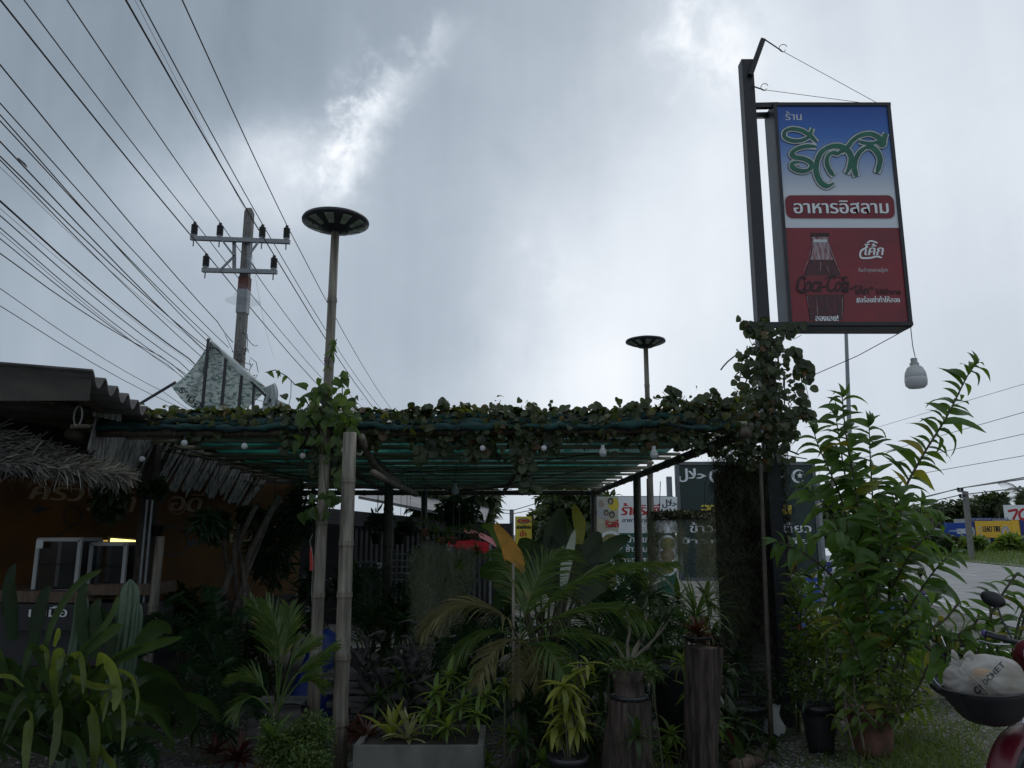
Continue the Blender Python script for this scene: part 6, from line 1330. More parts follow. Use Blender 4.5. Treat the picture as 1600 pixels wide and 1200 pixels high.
# ---- small coconut palm at the centre
pm_ = T('young_palm', 'young palm with arching fronds and a drooping brown skirt at the centre', 'palm', (*P(812, 1200, 5.6).xy, 0))
MB().tube(crv([(P(812, 1215, 5.6).x, 5.6, 0), P(814, 1120, 5.6), P(808, 1040, 5.6), P(812, 990, 5.6)], 4), [.028-.001*i for i in range(13)], 10).build('trunk', 'stemgrey', pm_, True)
MB().tube([(P(803, 1215, 5.62).x, 5.62, 0), P(803, 1100, 5.62), P(802, 990, 5.65), P(802, 880, 5.7)], [.012, .012, .011, .01], 8).build('support_cane', 'bamboo', pm_)
for pts, ln, nl, mk_, sw in (([(812, 1000), (850, 950, -.1), (910, 905, -.2), (985, 885, -.3), (1050, 880, -.3)], .30, 34, 'leaf_palm', 1.1), ([(812, 1000), (826, 940), (850, 885, .1), (880, 860, .2)], .34, 30, 'leaf_palm', 1.0), ([(810, 1000), (790, 965, -.2), (740, 945, -.3), (690, 960, -.4), (664, 985, -.4)], .27, 30, 'dry', .9),
                             ([(812, 1000), (870, 965, -.2), (950, 950, -.4), (1010, 970, -.5)], .30, 34, 'leaf_palm', .9), ([(808, 1005), (800, 1000, -.3), (770, 1020, -.4), (745, 1070, -.5)], .22, 22, 'dry', .7), ([(815, 1005), (850, 1010, -.3), (880, 1050, -.4), (890, 1085, -.4)], .24, 24, 'leaf_palm', .8),
                             ([(812, 1000), (812, 930, .2), (800, 880, .4), (780, 860, .5)], .28, 24, 'leaf_palm', 1.0), ([(812, 1002), (900, 990), (980, 1010, .2), (1030, 1050, .2)], .26, 28, 'leaf_palm', .8), ([(812, 995), (770, 985, .2), (730, 1005, .2), (700, 1040, .2)], .24, 24, 'leaf_palm', .8),
                             ([(812, 1000), (810, 1040, -.2), (806, 1090, -.25)], .12, 14, 'dry', .5), ([(820, 1000), (835, 1030, -.2), (842, 1080, -.2)], .12, 14, 'dry', .5)):
    frond(pm_, pts, 5.6, ln*1.05, int(nl*1.6), mk_, .010, .7, sw, start=.22)
# fine-leafed palms behind filling the middle
for lb, x0, Y, hts, mk_ in (('dense feathery palm clump behind the right of the young palm', 960, 7.8, [(905, 905), (940, 890), (985, 900), (1020, 930), (1040, 960), (900, 960), (960, 925), (1005, 975), (880, 985)], 'leaf_fern'), ('dark fern palm clump at the bottom centre behind the yellow spotted plant', 905, 6.8, [(850, 1030), (880, 1000), (930, 1000), (960, 1035), (975, 1070), (840, 1075), (905, 980)], 'leaf_fern'),
                           ('dark feathery clump left of the young palm trunk', 760, 7.0, [(715, 1000), (740, 975), (775, 980), (800, 1010), (700, 1040), (790, 1050)], 'leaf_fern'), ('dense dark palm clump behind the wide stump', 1010, 6.6, [(960, 1000), (985, 975), (1030, 985), (1050, 1020), (950, 1050), (1060, 1060)], 'leaf_fern'), ('fine dark palm clump at the bottom between planter and spotted plant', 800, 6.0, [(760, 1090), (785, 1070), (820, 1080), (845, 1110), (750, 1130), (850, 1150)], 'leaf_fern'), ('tall pale feathery palm between the paddle leaves and the menu sign', 930, 8.6, [(900, 880), (925, 860), (960, 870), (985, 900), (1010, 935), (890, 920)], 'leaf_palm'), ('dark palm clump behind the two near bamboo poles', 575, 9.0, [(560, 905), (585, 895), (615, 915), (640, 930), (550, 940), (600, 950)], 'leaf_fern')):
    t = T('feathery_palm', lb, 'palm', (*P(x0, 1100, Y).xy, 0)); r4 = random.Random(x0); zb = P(x0, 1120, Y).y
    for hx, hy in hts: frond(t, [(x0+r4.uniform(-8, 8), 1110), ((x0*1.5+hx*.5)/2, (1110*.8+hy*1.2)/2-10, r4.uniform(-.2, .2)), (hx, hy, r4.uniform(-.4, .4)), (hx+(hx-x0)*.45, hy+26, r4.uniform(-.5, .5))], Y, .32, 44, mk_, .009, .7, .9, r4, start=.3)
# frangipani / adenium on the first stump
def stump(lb, x0, x1, y0, xb0, xb1, Y, seed, h=None):
    a, b = P(x0, y0, Y), P(x1, y0, Y); ca = (a+b)/2; r1 = (b-a).length/2; cb_ = P((xb0+xb1)/2, 1200, Y); r2 = S_((xb1-xb0)/2, Y)*1.06; t = T('tree_stump', lb, 'stump', (cb_.x, Y, 0)); r5 = random.Random(seed); ph = r5.uniform(0, 9)
    def f(u, v):
        a_ = 2*pi*u; r = r2+(r1-r2)*v+(.0 if v > .15 else .03*(1-v/.15)); crk = noise.noise(Vector((math.cos(a_)*5+ph, math.sin(a_)*5, v*1.2))); r *= 1+.30*crk+.10*noise.noise(Vector((math.cos(a_)*11+ph, math.sin(a_)*11, v*3)))-.16*max(0, noise.noise(Vector((a_*5, ph, v*1.1)))); r += .006*noise.noise(Vector((math.cos(a_)*30, math.sin(a_)*30, v*9)))
        cx = cb_.x+(ca.x-cb_.x)*v; return Vector((cx+r*math.cos(a_), Y+r*math.sin(a_), ca.z*v))
    mb = MB(); mb.grid(f, 90, 24); mb.build('trunk', 'bark', t, True)
    MB().lathe((ca.x, Y, ca.z-.01), [(r1*.97, 0), (.001, .012)], 20).build('cut_top', 'brownwood', t)
    return t, Vector((ca.x, Y, ca.z)), r1
t, c, r = stump('wide tapering tree stump carrying the moss topped clay pot', 956, 1012, 1092, 945, 1020, 5.1, 3)
t = T('bonsai_pot', 'clay pot with bare branching small tree and moss on the wide stump', 'potted tree', c); u = S_(1, 5.1)
MB().lathe(c, [(25*u, 0), (27*u, 3*u), (22*u, 6*u), (24*u, 26*u), (32*u, 44*u), (30*u, 44*u)], 26).build('pot', 'bark', t, True); MB().lathe(c, [(27*u, 2*u), (28*u, 4*u), (27*u, 6*u)], 26).build('pot_ring', 'metaldark', t)
joined('moss_top', blobleaves([((c.x, c.y, c.z+46*u), (36*u, 28*u, 11*u)), ((c.x+20*u, c.y-.05, c.z+38*u), (18*u, 10*u, 12*u))], 1100, .03, rr, .1), 'small', 'leaf_palm', t)
Lv = []
for pts, r_0 in (([(985, 1050), (980, 1010), (984, 985), (979, 952)], .013), ([(985, 1045), (994, 1015), (1006, 995), (1010, 955)], .013), ([(988, 1030), (1008, 1012), (1030, 990), (1048, 965)], .010), ([(992, 1025), (1015, 1008), (1035, 975)], .008), ([(982, 1040), (970, 1020), (958, 1000)], .008), ([(986, 1050), (990, 1020), (1000, 1000)], .018), ([(975, 1045), (955, 1030), (948, 1036)], .007)):
    cc = crv([P(x, y, 5.1) for x, y in pts], 5); MB().tube(cc, [r_0*(1-.5*i/len(cc)) for i in range(len(cc))], 7).build('branch', 'stemgrey', t, True); Lv += whorl(cc[-1], 12, .09, rr, (-.3, 1.2))
leaves(t, Lv, 'drac', 'leaf_dark', 60)
t, c, r = stump('tall straight tree stump left of the mossy column with a red plant on top', 1073, 1124, 1010, 1080, 1117, 5.2, 8)
t = T('red_bromeliad', 'dark red spiky bromeliad in a dish on the tall straight stump', 'bromeliad', c); u = S_(1, 5.2); c1 = P(1090, 1004, 5.2); MB().lathe(c1, [(12*u, 0), (22*u, 8*u), (23*u, 10*u), (12*u, 8*u)], 20).build('dish', 'black', t, True); leaves(t, whorl(c1+Vector((0, 0, 8*u)), 44, .13, rr, (.1, 1.3)), 'brom', 'leaf_red', 60)
t = T('spiky_yucca', 'spiky narrow leaved plant rising behind the tall straight stump', 'plant', P(1090, 990, 5.8)); c = P(1088, 965, 5.8); MB().tube([(c.x, 5.8, 0), c], .018, 8).build('stem', 'stemgrey', t); Lv = whorl(c, 70, .42, rr, (-.2, 1.4)); leaves(t, Lv, 'blade', 'leaf_palm', 90); 
t = T('green_trough', 'shallow dark trough of green seedlings behind the stumps', 'planter', P(1047, 1040, 6)); c = P(1047, 1035, 6.0); MB().lathe((c.x, 6, 0), [(.1, 0), (.12, c.z-.06), (.17, c.z), (.15, c.z)], 20).build('bowl', 'black', t, True); leaves(t, blobleaves([(P(1047, 1022, 6), (.16, .14, .04))], 200, .05, rr, .6), 'heart', 'leaf_strap', 60)
# yellow spotted plant in black pot
t = T('spotted_dracaena', 'yellow green spotted plant drooping over a black pot near the bottom centre', 'potted plant', (*P(880, 1200, 5.0).xy, 0)); c = P(888, 1180, 5.0); potm(t, (c.x, 5.0, 0), .12, c.z, 'black')
Lv = []
for x, y, n, l in ((888, 1110, 16, .20), (880, 1075, 14, .19), (905, 1050, 10, .15), (870, 1140, 12, .19), (900, 1135, 14, .19), (918, 1040, 7, .14), (898, 1085, 10, .18)): p_ = P(x, y, 5.0+rr.gauss(0, .05)); Lv += whorl(p_, n, l, rr, (-.9, .7)); MB().tube([(c.x, 5, c.z*.8), p_], .006, 5).build('stem', 'stem', t)
leaves(t, Lv, 'drac', 'leaf_yellow', 90)
# concrete planter with its plants
pl = T('concrete_planter', 'long low concrete planter trough at the bottom edge, right of the near bamboo post', 'planter', (*P(653, 1200, 5.0).xy, 0)); a, b = P(552, 1166, 4.95), P(755, 1163, 4.95); zt = a.z
MB().extr([Vector((a.x, a.y, 0)), Vector((b.x, a.y, 0)), Vector((b.x, a.y, zt)), Vector((a.x, a.y, zt))], (0, .035, 0)).build('front_wall', 'concrete', pl)
MB().extr([Vector((a.x, a.y+.5, 0)), Vector((b.x, a.y+.5, 0)), Vector((b.x, a.y+.5, zt)), Vector((a.x, a.y+.5, zt))], (0, .035, 0)).build('back_wall', 'concrete', pl)
for x_ in (a.x, b.x-.035): MB().box((x_+.0175, a.y+.2675, zt/2), (.035, .463, zt)).build('side_wall', 'concrete', pl)
MB().box(((a.x+b.x)/2, a.y+.27, zt-.04), (b.x-a.x-.08, .46, .04)).build('soil', 'soil', pl)
def brom(lb, x, y, Y, n, ln, mk_, key='brom', el=(.05, 1.3), nm='bromeliad'):
    c = P(x, y, Y); t = T(nm, lb, 'bromeliad' if nm == 'bromeliad' else 'plant', c); leaves(t, whorl(c, n, ln, rr, el), key, mk_, 60); return t
brom('cream striped bromeliad at the middle of the concrete planter', 637, 1158, 5.15, 18, .24, 'leaf_cream')
brom('brownish green bromeliad with upright leaves left in the concrete planter', 612, 1155, 5.2, 12, .25, 'leaf_yellow', el=(.4, 1.4))
brom('red bromeliad rosette at the left end of the concrete planter', 572, 1160, 5.25, 26, .17, 'leaf_red'); brom('smaller red bromeliad behind the near bamboo post foot', 553, 1150, 5.5, 20, .15, 'leaf_red')
brom('red tinged bromeliad on the ground at the lower left, left of the small leaved bush', 372, 1190, 5.5, 34, .19, 'leaf_red'); brom('darker red bromeliad at the bottom edge left of the path edge stones', 335, 1180, 5.7, 24, .15, 'leaf_red'); brom('green and red bromeliad at the bottom under the small leaved bush', 425, 1200, 5.3, 22, .16, 'leaf_red')
for lb, x, Y, hd_ in (('leafy green cane plant at the right end of the concrete planter', 715, 5.3, [(702, 1060), (735, 1070), (690, 1100), (722, 1105), (745, 1120), (700, 1140), (735, 1150), (760, 1090)]), ('low leafy plant in the middle of the concrete planter', 675, 5.3, [(668, 1120), (680, 1085), (672, 1150), (690, 1140)])):
    c = P(x, 1160, Y); t = T('cane_plant', lb, 'plant', (c.x, Y, zt)); Lv = []
    for hx, hy in hd_: q = P(hx, hy, Y+rr.gauss(0, .08)); MB().tube([(c.x+rr.gauss(0, .04), Y, zt-.04), q], .005, 5).build('stem', 'stem', t); Lv += whorl(q, 12, .15, rr, (-.5, 1.1))
    leaves(t, Lv, 'drac', 'leaf_hedge', 110)
# understory cane plants
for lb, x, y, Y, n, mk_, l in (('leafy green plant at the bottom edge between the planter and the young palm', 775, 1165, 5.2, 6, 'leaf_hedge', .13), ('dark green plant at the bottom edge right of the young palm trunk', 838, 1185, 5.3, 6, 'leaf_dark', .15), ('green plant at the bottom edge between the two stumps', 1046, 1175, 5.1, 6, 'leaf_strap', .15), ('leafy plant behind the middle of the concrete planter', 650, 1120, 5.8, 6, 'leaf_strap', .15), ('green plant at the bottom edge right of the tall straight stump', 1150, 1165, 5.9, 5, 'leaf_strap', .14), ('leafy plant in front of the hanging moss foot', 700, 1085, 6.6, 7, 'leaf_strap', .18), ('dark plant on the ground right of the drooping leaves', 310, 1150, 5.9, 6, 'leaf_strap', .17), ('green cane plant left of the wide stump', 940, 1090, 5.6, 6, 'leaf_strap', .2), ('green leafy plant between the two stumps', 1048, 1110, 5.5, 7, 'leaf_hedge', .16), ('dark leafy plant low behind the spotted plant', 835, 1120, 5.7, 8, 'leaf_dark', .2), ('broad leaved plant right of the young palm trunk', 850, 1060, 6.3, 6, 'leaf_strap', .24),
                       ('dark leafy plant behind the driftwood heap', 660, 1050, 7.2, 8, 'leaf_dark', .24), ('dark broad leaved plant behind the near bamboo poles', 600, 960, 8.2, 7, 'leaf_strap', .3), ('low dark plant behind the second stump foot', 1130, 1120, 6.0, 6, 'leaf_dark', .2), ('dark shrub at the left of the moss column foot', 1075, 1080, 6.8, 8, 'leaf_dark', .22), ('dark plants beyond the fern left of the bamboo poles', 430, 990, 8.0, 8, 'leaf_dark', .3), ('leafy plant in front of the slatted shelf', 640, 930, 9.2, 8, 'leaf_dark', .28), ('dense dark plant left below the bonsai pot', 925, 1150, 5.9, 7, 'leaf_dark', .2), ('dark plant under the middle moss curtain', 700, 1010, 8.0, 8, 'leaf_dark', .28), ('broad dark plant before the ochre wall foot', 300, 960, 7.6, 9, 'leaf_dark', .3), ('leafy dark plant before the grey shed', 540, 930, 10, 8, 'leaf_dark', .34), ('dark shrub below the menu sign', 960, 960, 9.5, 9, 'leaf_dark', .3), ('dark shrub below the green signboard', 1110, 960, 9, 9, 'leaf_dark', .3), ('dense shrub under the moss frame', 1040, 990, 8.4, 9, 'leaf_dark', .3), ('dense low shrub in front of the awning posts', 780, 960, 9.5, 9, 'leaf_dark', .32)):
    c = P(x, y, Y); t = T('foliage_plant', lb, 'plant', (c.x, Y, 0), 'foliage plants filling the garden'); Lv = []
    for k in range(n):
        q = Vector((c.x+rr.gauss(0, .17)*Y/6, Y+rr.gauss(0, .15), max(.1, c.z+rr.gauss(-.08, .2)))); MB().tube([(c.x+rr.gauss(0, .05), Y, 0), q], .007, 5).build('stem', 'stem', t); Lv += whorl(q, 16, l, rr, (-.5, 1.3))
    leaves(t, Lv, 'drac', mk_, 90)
# ---- areca at the left centre in its pot
ar = T('small_areca_palm', 'small palm with upright feathery fronds left of the near bamboo pole', 'palm', (*P(430, 1120, 5.2).xy, 0))
for pts in ([(430, 1120), (432, 1050), (420, 990), (392, 938)], [(432, 1120), (436, 1040), (432, 985), (415, 940)], [(432, 1120), (440, 1040), (450, 990), (452, 950)], [(434, 1120), (450, 1050), (468, 1020), (492, 1005)], [(434, 1110), (458, 1060), (490, 1035), (522, 1010)], [(430, 1120), (415, 1080), (395, 1060), (366, 1058)], [(430, 1120), (400, 1090), (380, 1095), (372, 1110)], [(432, 1115), (460, 1075), (480, 1060), (500, 1070)]): frond(ar, pts, 5.2, .20, 24, 'leaf_palm', .012, .3, 1.2, start=.42)
for x in (424, 430, 436): MB().tube([P(x, 1155, 5.2), P(431, 1080, 5.2)], .009, 6).build('stem', 'stem', ar)
t = T('flat_stone', 'flat pale grey stone slab behind the small areca palm', 'stone', P(445, 1102, 5.9)); MB().grid(lambda u, v: P(392+92*u, 1103-5*math.sin(pi*u)+2*noise.noise(Vector((u*6, v*3, 0))), 5.7+.4*v), 14, 6).build('top_face', 'slate', t, True); c = P(438, 1130, 5.9); MB().box((c.x, 5.9, .22), (.36, .3, .42)).build('base', 'slate', t)
bsh = T('small_leaved_bush', 'rounded pale green bush at the foot of the near bamboo post', 'bush', (*P(460, 1200, 4.95).xy, 0)); Lv = blobleaves(bl_([(490, 1140, 30, 28, 0), (455, 1165, 44, 36, 0), (430, 1180, 30, 30, -.1), (505, 1170, 20, 40, .1), (420, 1135, 12, 16, .1), (480, 1190, 36, 26, -.1)], 5.0), 5200, .026, rr, .3, .3); joined('foliage', Lv, 'small', 'leaf_palm', bsh)
for i in range(8): q = P(rr.uniform(420, 510), rr.uniform(1120, 1160), 5); MB().tube([(q.x, 5, 0), q], .005, 5).build('stem', 'stem', bsh)
brom('yellow green fern like sprig in front of the small leaved bush', 425, 1165, 4.9, 16, .22, 'leaf_palm', 'drac', (.2, 1.4), 'sprig')
# ferns left centre
for lb, x0, y0, Y, sp3 in (('large dark fern left of the small areca palm', 350, 1040, 6.2, [(250, 960), (280, 930), (330, 920), (380, 950), (400, 990), (240, 1010), (300, 985), (350, 970), (270, 1050), (400, 1050), (330, 1080)]), ('lower dark fern spreading under the large fern', 340, 1110, 5.7, [(270, 1070), (300, 1040), (350, 1040), (390, 1070), (260, 1110), (400, 1110)]), ('small fern by the bottom of the gravel path', 205, 1185, 4.9, [(175, 1170), (190, 1160), (215, 1165), (235, 1180)])):
    t = T('fern', lb, 'fern', (*P(x0, y0+40, Y).xy, 0)); r4 = random.Random(x0)
    for hx, hy in sp3: frond(t, [(x0, y0+35), ((x0+hx)/2, (y0+hy)/2-14, r4.uniform(-.2, .2)), (hx, hy, r4.uniform(-.3, .3)), (hx+(hx-x0)*.25, hy+18, r4.uniform(-.4, .4))], Y, .11 if Y > 5 else .06, 40, 'leaf_fern', .014, .3, .35, r4, .004, .12)
# drooping broad leaves
t = T('drooping_leaf_plant', 'plant with broad drooping leaves right of the strap leaved clump', 'plant', (*P(235, 1180, 5.3).xy, 0))
for pts, w in (([(215, 1040), (250, 1060), (280, 1090), (294, 1118)], .17), ([(225, 1050), (245, 1090), (256, 1120), (262, 1140)], .15), ([(260, 1070), (285, 1100), (300, 1130), (272, 1150)], .12), ([(290, 1085), (315, 1095), (335, 1110), (342, 1130)], .08), ([(240, 1000), (262, 1000), (286, 995)], .06), ([(215, 1010), (240, 985), (258, 980), (268, 990)], .12), ([(200, 1060), (228, 1095), (238, 1130)], .12)): strapleaf(t, pts, w, 'leaf_strap', Y=5.2, taper=.4)
MB().tube([(P(225, 1100, 5.3).x, 5.3, 0), P(225, 1045, 5.25)], .014, 6).build('stem', 'stem', t)
# ---- strap leaved clump at the lower left
sc_ = T('strap_leaved_clump', 'big clump of arching strap leaves with hanging tips coloured as backlit in the lower left corner', 'plant', (*P(95, 1200, 4.4).xy, 0))
pale = [([(110, 1150), (128, 1080), (146, 1035), (163, 1028), (178, 1050), (185, 1085), (178, 1112)], .085), ([(90, 1160), (98, 1110), (92, 1096), (92, 1130), (88, 1165), (78, 1200)], .07), ([(120, 1160), (134, 1110), (142, 1104), (150, 1150), (146, 1210)], .085), ([(60, 1170), (50, 1125), (48, 1115), (44, 1160), (40, 1215)], .075), ([(70, 1100), (68, 1040), (70, 1012), (75, 1025), (74, 1046)], .05), ([(90, 1110), (85, 1060), (90, 1024), (98, 1022), (90, 1050)], .07),
        ([(120, 1100), (110, 1050), (118, 1024), (127, 1026), (132, 1060), (130, 1085)], .05), ([(175, 1060), (190, 1048), (208, 1060), (216, 1090), (212, 1120)], .03), ([(180, 1095), (192, 1100), (194, 1140), (190, 1175)], .035), ([(10, 1060), (-5, 1056), (20, 1058), (38, 1074)], .03), ([(150, 1160), (165, 1180), (178, 1195), (180, 1215)], .06), ([(100, 1150), (120, 1160), (130, 1185), (132, 1215)], .1), ([(165, 1130), (160, 1100), (170, 1085), (160, 1130)], .03), ([(120, 1060), (150, 1072), (180, 1072)], .05), ([(85, 1010), (93, 985), (92, 1000)], .04)]
for pts, w in pale:
    k = min(range(len(pts)), key=lambda i: pts[i][1]); hang = pts[k:]
    if len(hang) < 3: hang = pts; k = 0
    x, y = hang[0]; q = [(x-10, y+16, 5.1), (x-6, y+3, 4.7)] if hang is not pts else []
    strapleaf(sc_, q+[(hx, hy, 4.3-.05*i) for i, (hx, hy) in enumerate(hang)], w*.78, 'leaf_strapbacklit' if w != .1 else 'leaf_strap', fold=.25, taper=.8)
r4 = random.Random(77)
for i in range(70):
    x0, y0 = 95+r4.gauss(0, 40), 1150+r4.uniform(-30, 40); a = r4.uniform(-1.25, 1.35); l = r4.uniform(90, 210); dx = math.sin(a)*l; dy = -math.cos(a)*l*.75; Yr = r4.uniform(-.25, .9); drp = r4.uniform(10, 70)
    strapleaf(sc_, [(x0, y0, 4.5), (x0+dx*.4, y0+dy*.5, 4.5+Yr*.4), (x0+dx*.8, y0+dy*.85+drp*.1, 4.5+Yr*.8), (x0+dx*1.1, y0+dy*.8+drp, 4.5+Yr)], r4.uniform(.03, .06), 'leaf_strap', taper=.6)
for pts, w in (([(90, 1090), (150, 1050), (220, 1015), (284, 996)], .05), ([(80, 1085), (130, 1020), (170, 990), (190, 975)], .06), ([(85, 1080), (140, 1010), (175, 960), (185, 930)], .035), ([(60, 1080), (80, 980), (120, 915), (160, 890)], .04), ([(20, 1080), (-10, 1000), (-40, 960)], .06), ([(100, 1100), (180, 1030), (226, 1008)], .045)): strapleaf(sc_, [(x, y, 4.5) for x, y in pts], w, 'leaf_strap', taper=.8)
# upright broad leaves and cactus behind the clump
t = T('broad_leaf_plant', 'dark broad upright leaves by the left border below the thatched awning', 'plant', (*P(25, 1050, 5.6).xy, 0))
for pts, w in (([(22, 1000), (18, 950), (16, 910), (24, 880)], .14), ([(50, 1020), (60, 970), (70, 930), (80, 915)], .12), ([(-10, 1000), (-14, 940), (-4, 900)], .14), ([(150, 1030), (152, 985), (150, 950), (158, 935)], .12), ([(135, 1030), (128, 970), (130, 925), (138, 912)], .10), ([(170, 1040), (176, 1000), (168, 965), (160, 950)], .1)): strapleaf(t, [(x, y, 5.6) for x, y in pts], w, 'leaf_dark', taper=.35)
t = T('cactus', 'grey green ribbed column cactus between the cabinets and the bamboo post', 'cactus', (*P(203, 1000, 5.7).xy, 0))
for x, yt, r, y0 in ((203, 905, .062, 1010), (190, 930, .04, 1000), (214, 938, .036, 1000), (128, 925, .045, 1000)):
    a = P(x, yt, 5.7); b = P(x, y0, 5.7)
    def cf(u, v, a=a, r=r): an = 2*pi*u; rr_ = r*(1+.22*math.cos(6*an))*(1 if v < .9 else math.sqrt(max(0.01, 1-((v-.9)/.1)**2))); return Vector((a.x+rr_*math.cos(an)+.01*math.sin(v*9), 5.7+rr_*math.sin(an), a.z*v))
    MB().grid(cf, 48, 26).build('stem', 'leaf_grey', t, True)
# blue tarp, slabs and driftwood
t = T('blue_tarp', 'blue tarpaulin bundle behind the two near bamboo poles', 'tarp', (*P(488, 1040, 7.5).xy, 0))
c = P(492, 1030, 7.5); zt2 = P(492, 982, 7.5).z
MB().grid(lambda u, v: Vector((c.x+(.26*(1-v)**.45+.03*noise.noise(Vector((math.cos(2*pi*u)*2, math.sin(2*pi*u)*2, v*3))))*math.cos(2*pi*u)-.0*v+.1*v, 7.5+.2*(1-v)**.5*math.sin(2*pi*u), zt2*v+.02*noise.noise(Vector((u*20, v*6, 0))))), 40, 16).build('cloth', 'blue', t, True)
t = T('stone_ledge', 'stack of flat grey stone slabs behind the near bamboo post', 'stone stack', (*P(560, 1080, 6.6).xy, 0)); r6 = random.Random(4)
for i, (x0, x1, y) in enumerate(((505, 598, 1052), (532, 590, 1064), (500, 580, 1074), (545, 588, 1086), (510, 570, 1096), (548, 592, 1104), (520, 586, 1116))):
    a, b = P(x0, y, 6.5), P(x1, y, 6.5); n = 10; poly = [a.lerp(b, k/n)+Vector((0, 0, -.008+.010*noise.noise(Vector((k*.8, i, 0))))) for k in range(n+1)]+[b.lerp(a, k/n)+Vector((0, 0, -.05+.012*noise.noise(Vector((k*.7, i, 5))))) for k in range(n+1)]
    MB().extr(poly, (0, .35+.05*(i % 3), 0)).build('slab', 'slate', t)
t = T('driftwood', 'tangled dark driftwood root heap right of the stone ledge', 'driftwood', (*P(625, 1090, 6.3).xy, 0))
for i in range(60):
    x, y = r6.gauss(622, 24), r6.gauss(1070, 32); p = P(x, min(1150, y), 6.3+r6.gauss(0, .1)); d = Vector((r6.gauss(0, 1), r6.gauss(0, .3), r6.gauss(.4, 1))).normalized(); pts = [p]
    for j in range(6): p = p+d*r6.uniform(.04, .07); d = (d+Vector((r6.gauss(0, .5), r6.gauss(0, .2), r6.gauss(-.1, .5)))).normalized(); p.z = max(.03, p.z); pts.append(p)
    r0 = r6.uniform(.014, .045); MB().tube(crv(pts, 3), [r0*(1-.8*k/18) for k in range(19)], 6).build('branch', 'driftwood', t, True)
t = T('dish', 'shallow pale dish on the dark box behind the near bamboo post', 'dish', P(549, 1012, 7.0)); MB().lathe(P(548, 1014, 7), [(.04, 0), (.05, .015), (.055, .02), (.001, .012)], 18).build('bowl', 'silver', t, True); MB().box((P(545, 1030, 7.1).x, 7.1, P(545, 1015, 7.1).z/2), (.22, .22, P(545, 1015, 7.1).z)).build('stand', 'black', t)
t = T('red_tag_cord', 'red plastic label with a dangling cord on the near lamp pole', 'tag', P(488, 880, 6.0)); MB().extr([P(484, 855, 6), P(487, 855, 6), P(491, 890, 6), P(484, 892, 6)], (0, .01, 0)).build('label', 'red', t); MB().tube([P(489, 834, 6), P(484, 845, 6), P(489, 870, 6), P(487, 930, 6), P(490, 1000, 6)], .0025, 4).build('cord', 'greywood', t)
t = T('white_tag', 'small white tag hanging between the two near bamboo poles', 'tag', P(534, 703, 5.6)); MB().extr([P(530, 700, 5.6), P(533, 697, 5.6), P(540, 704, 5.6), P(536, 708, 5.6)], (0, .004, 0)).build('card', 'white', t); MB().tube([P(532, 698, 5.6), P(530, 680, 5.6)], .0015, 4).build('string', 'cablethin', t)
t = T('caladium', 'single red hearted caladium leaf low at the bottom beside the tall stump', 'plant', P(1140, 1200, 5.4)); strapleaf(t, [(1160, 1185, 5.4), (1150, 1165, 5.4), (1140, 1148, 5.35), (1130, 1138, 5.3)], .085, 'leaf_strap', taper=.3); strapleaf(t, [(1147, 1165, 5.35), (1142, 1150, 5.32), (1136, 1140, 5.28)], .03, 'leaf_red'); MB().tube([(P(1165, 1200, 5.4).x, 5.4, 0), P(1158, 1182, 5.4)], .005, 5).build('stem', 'stem', t)
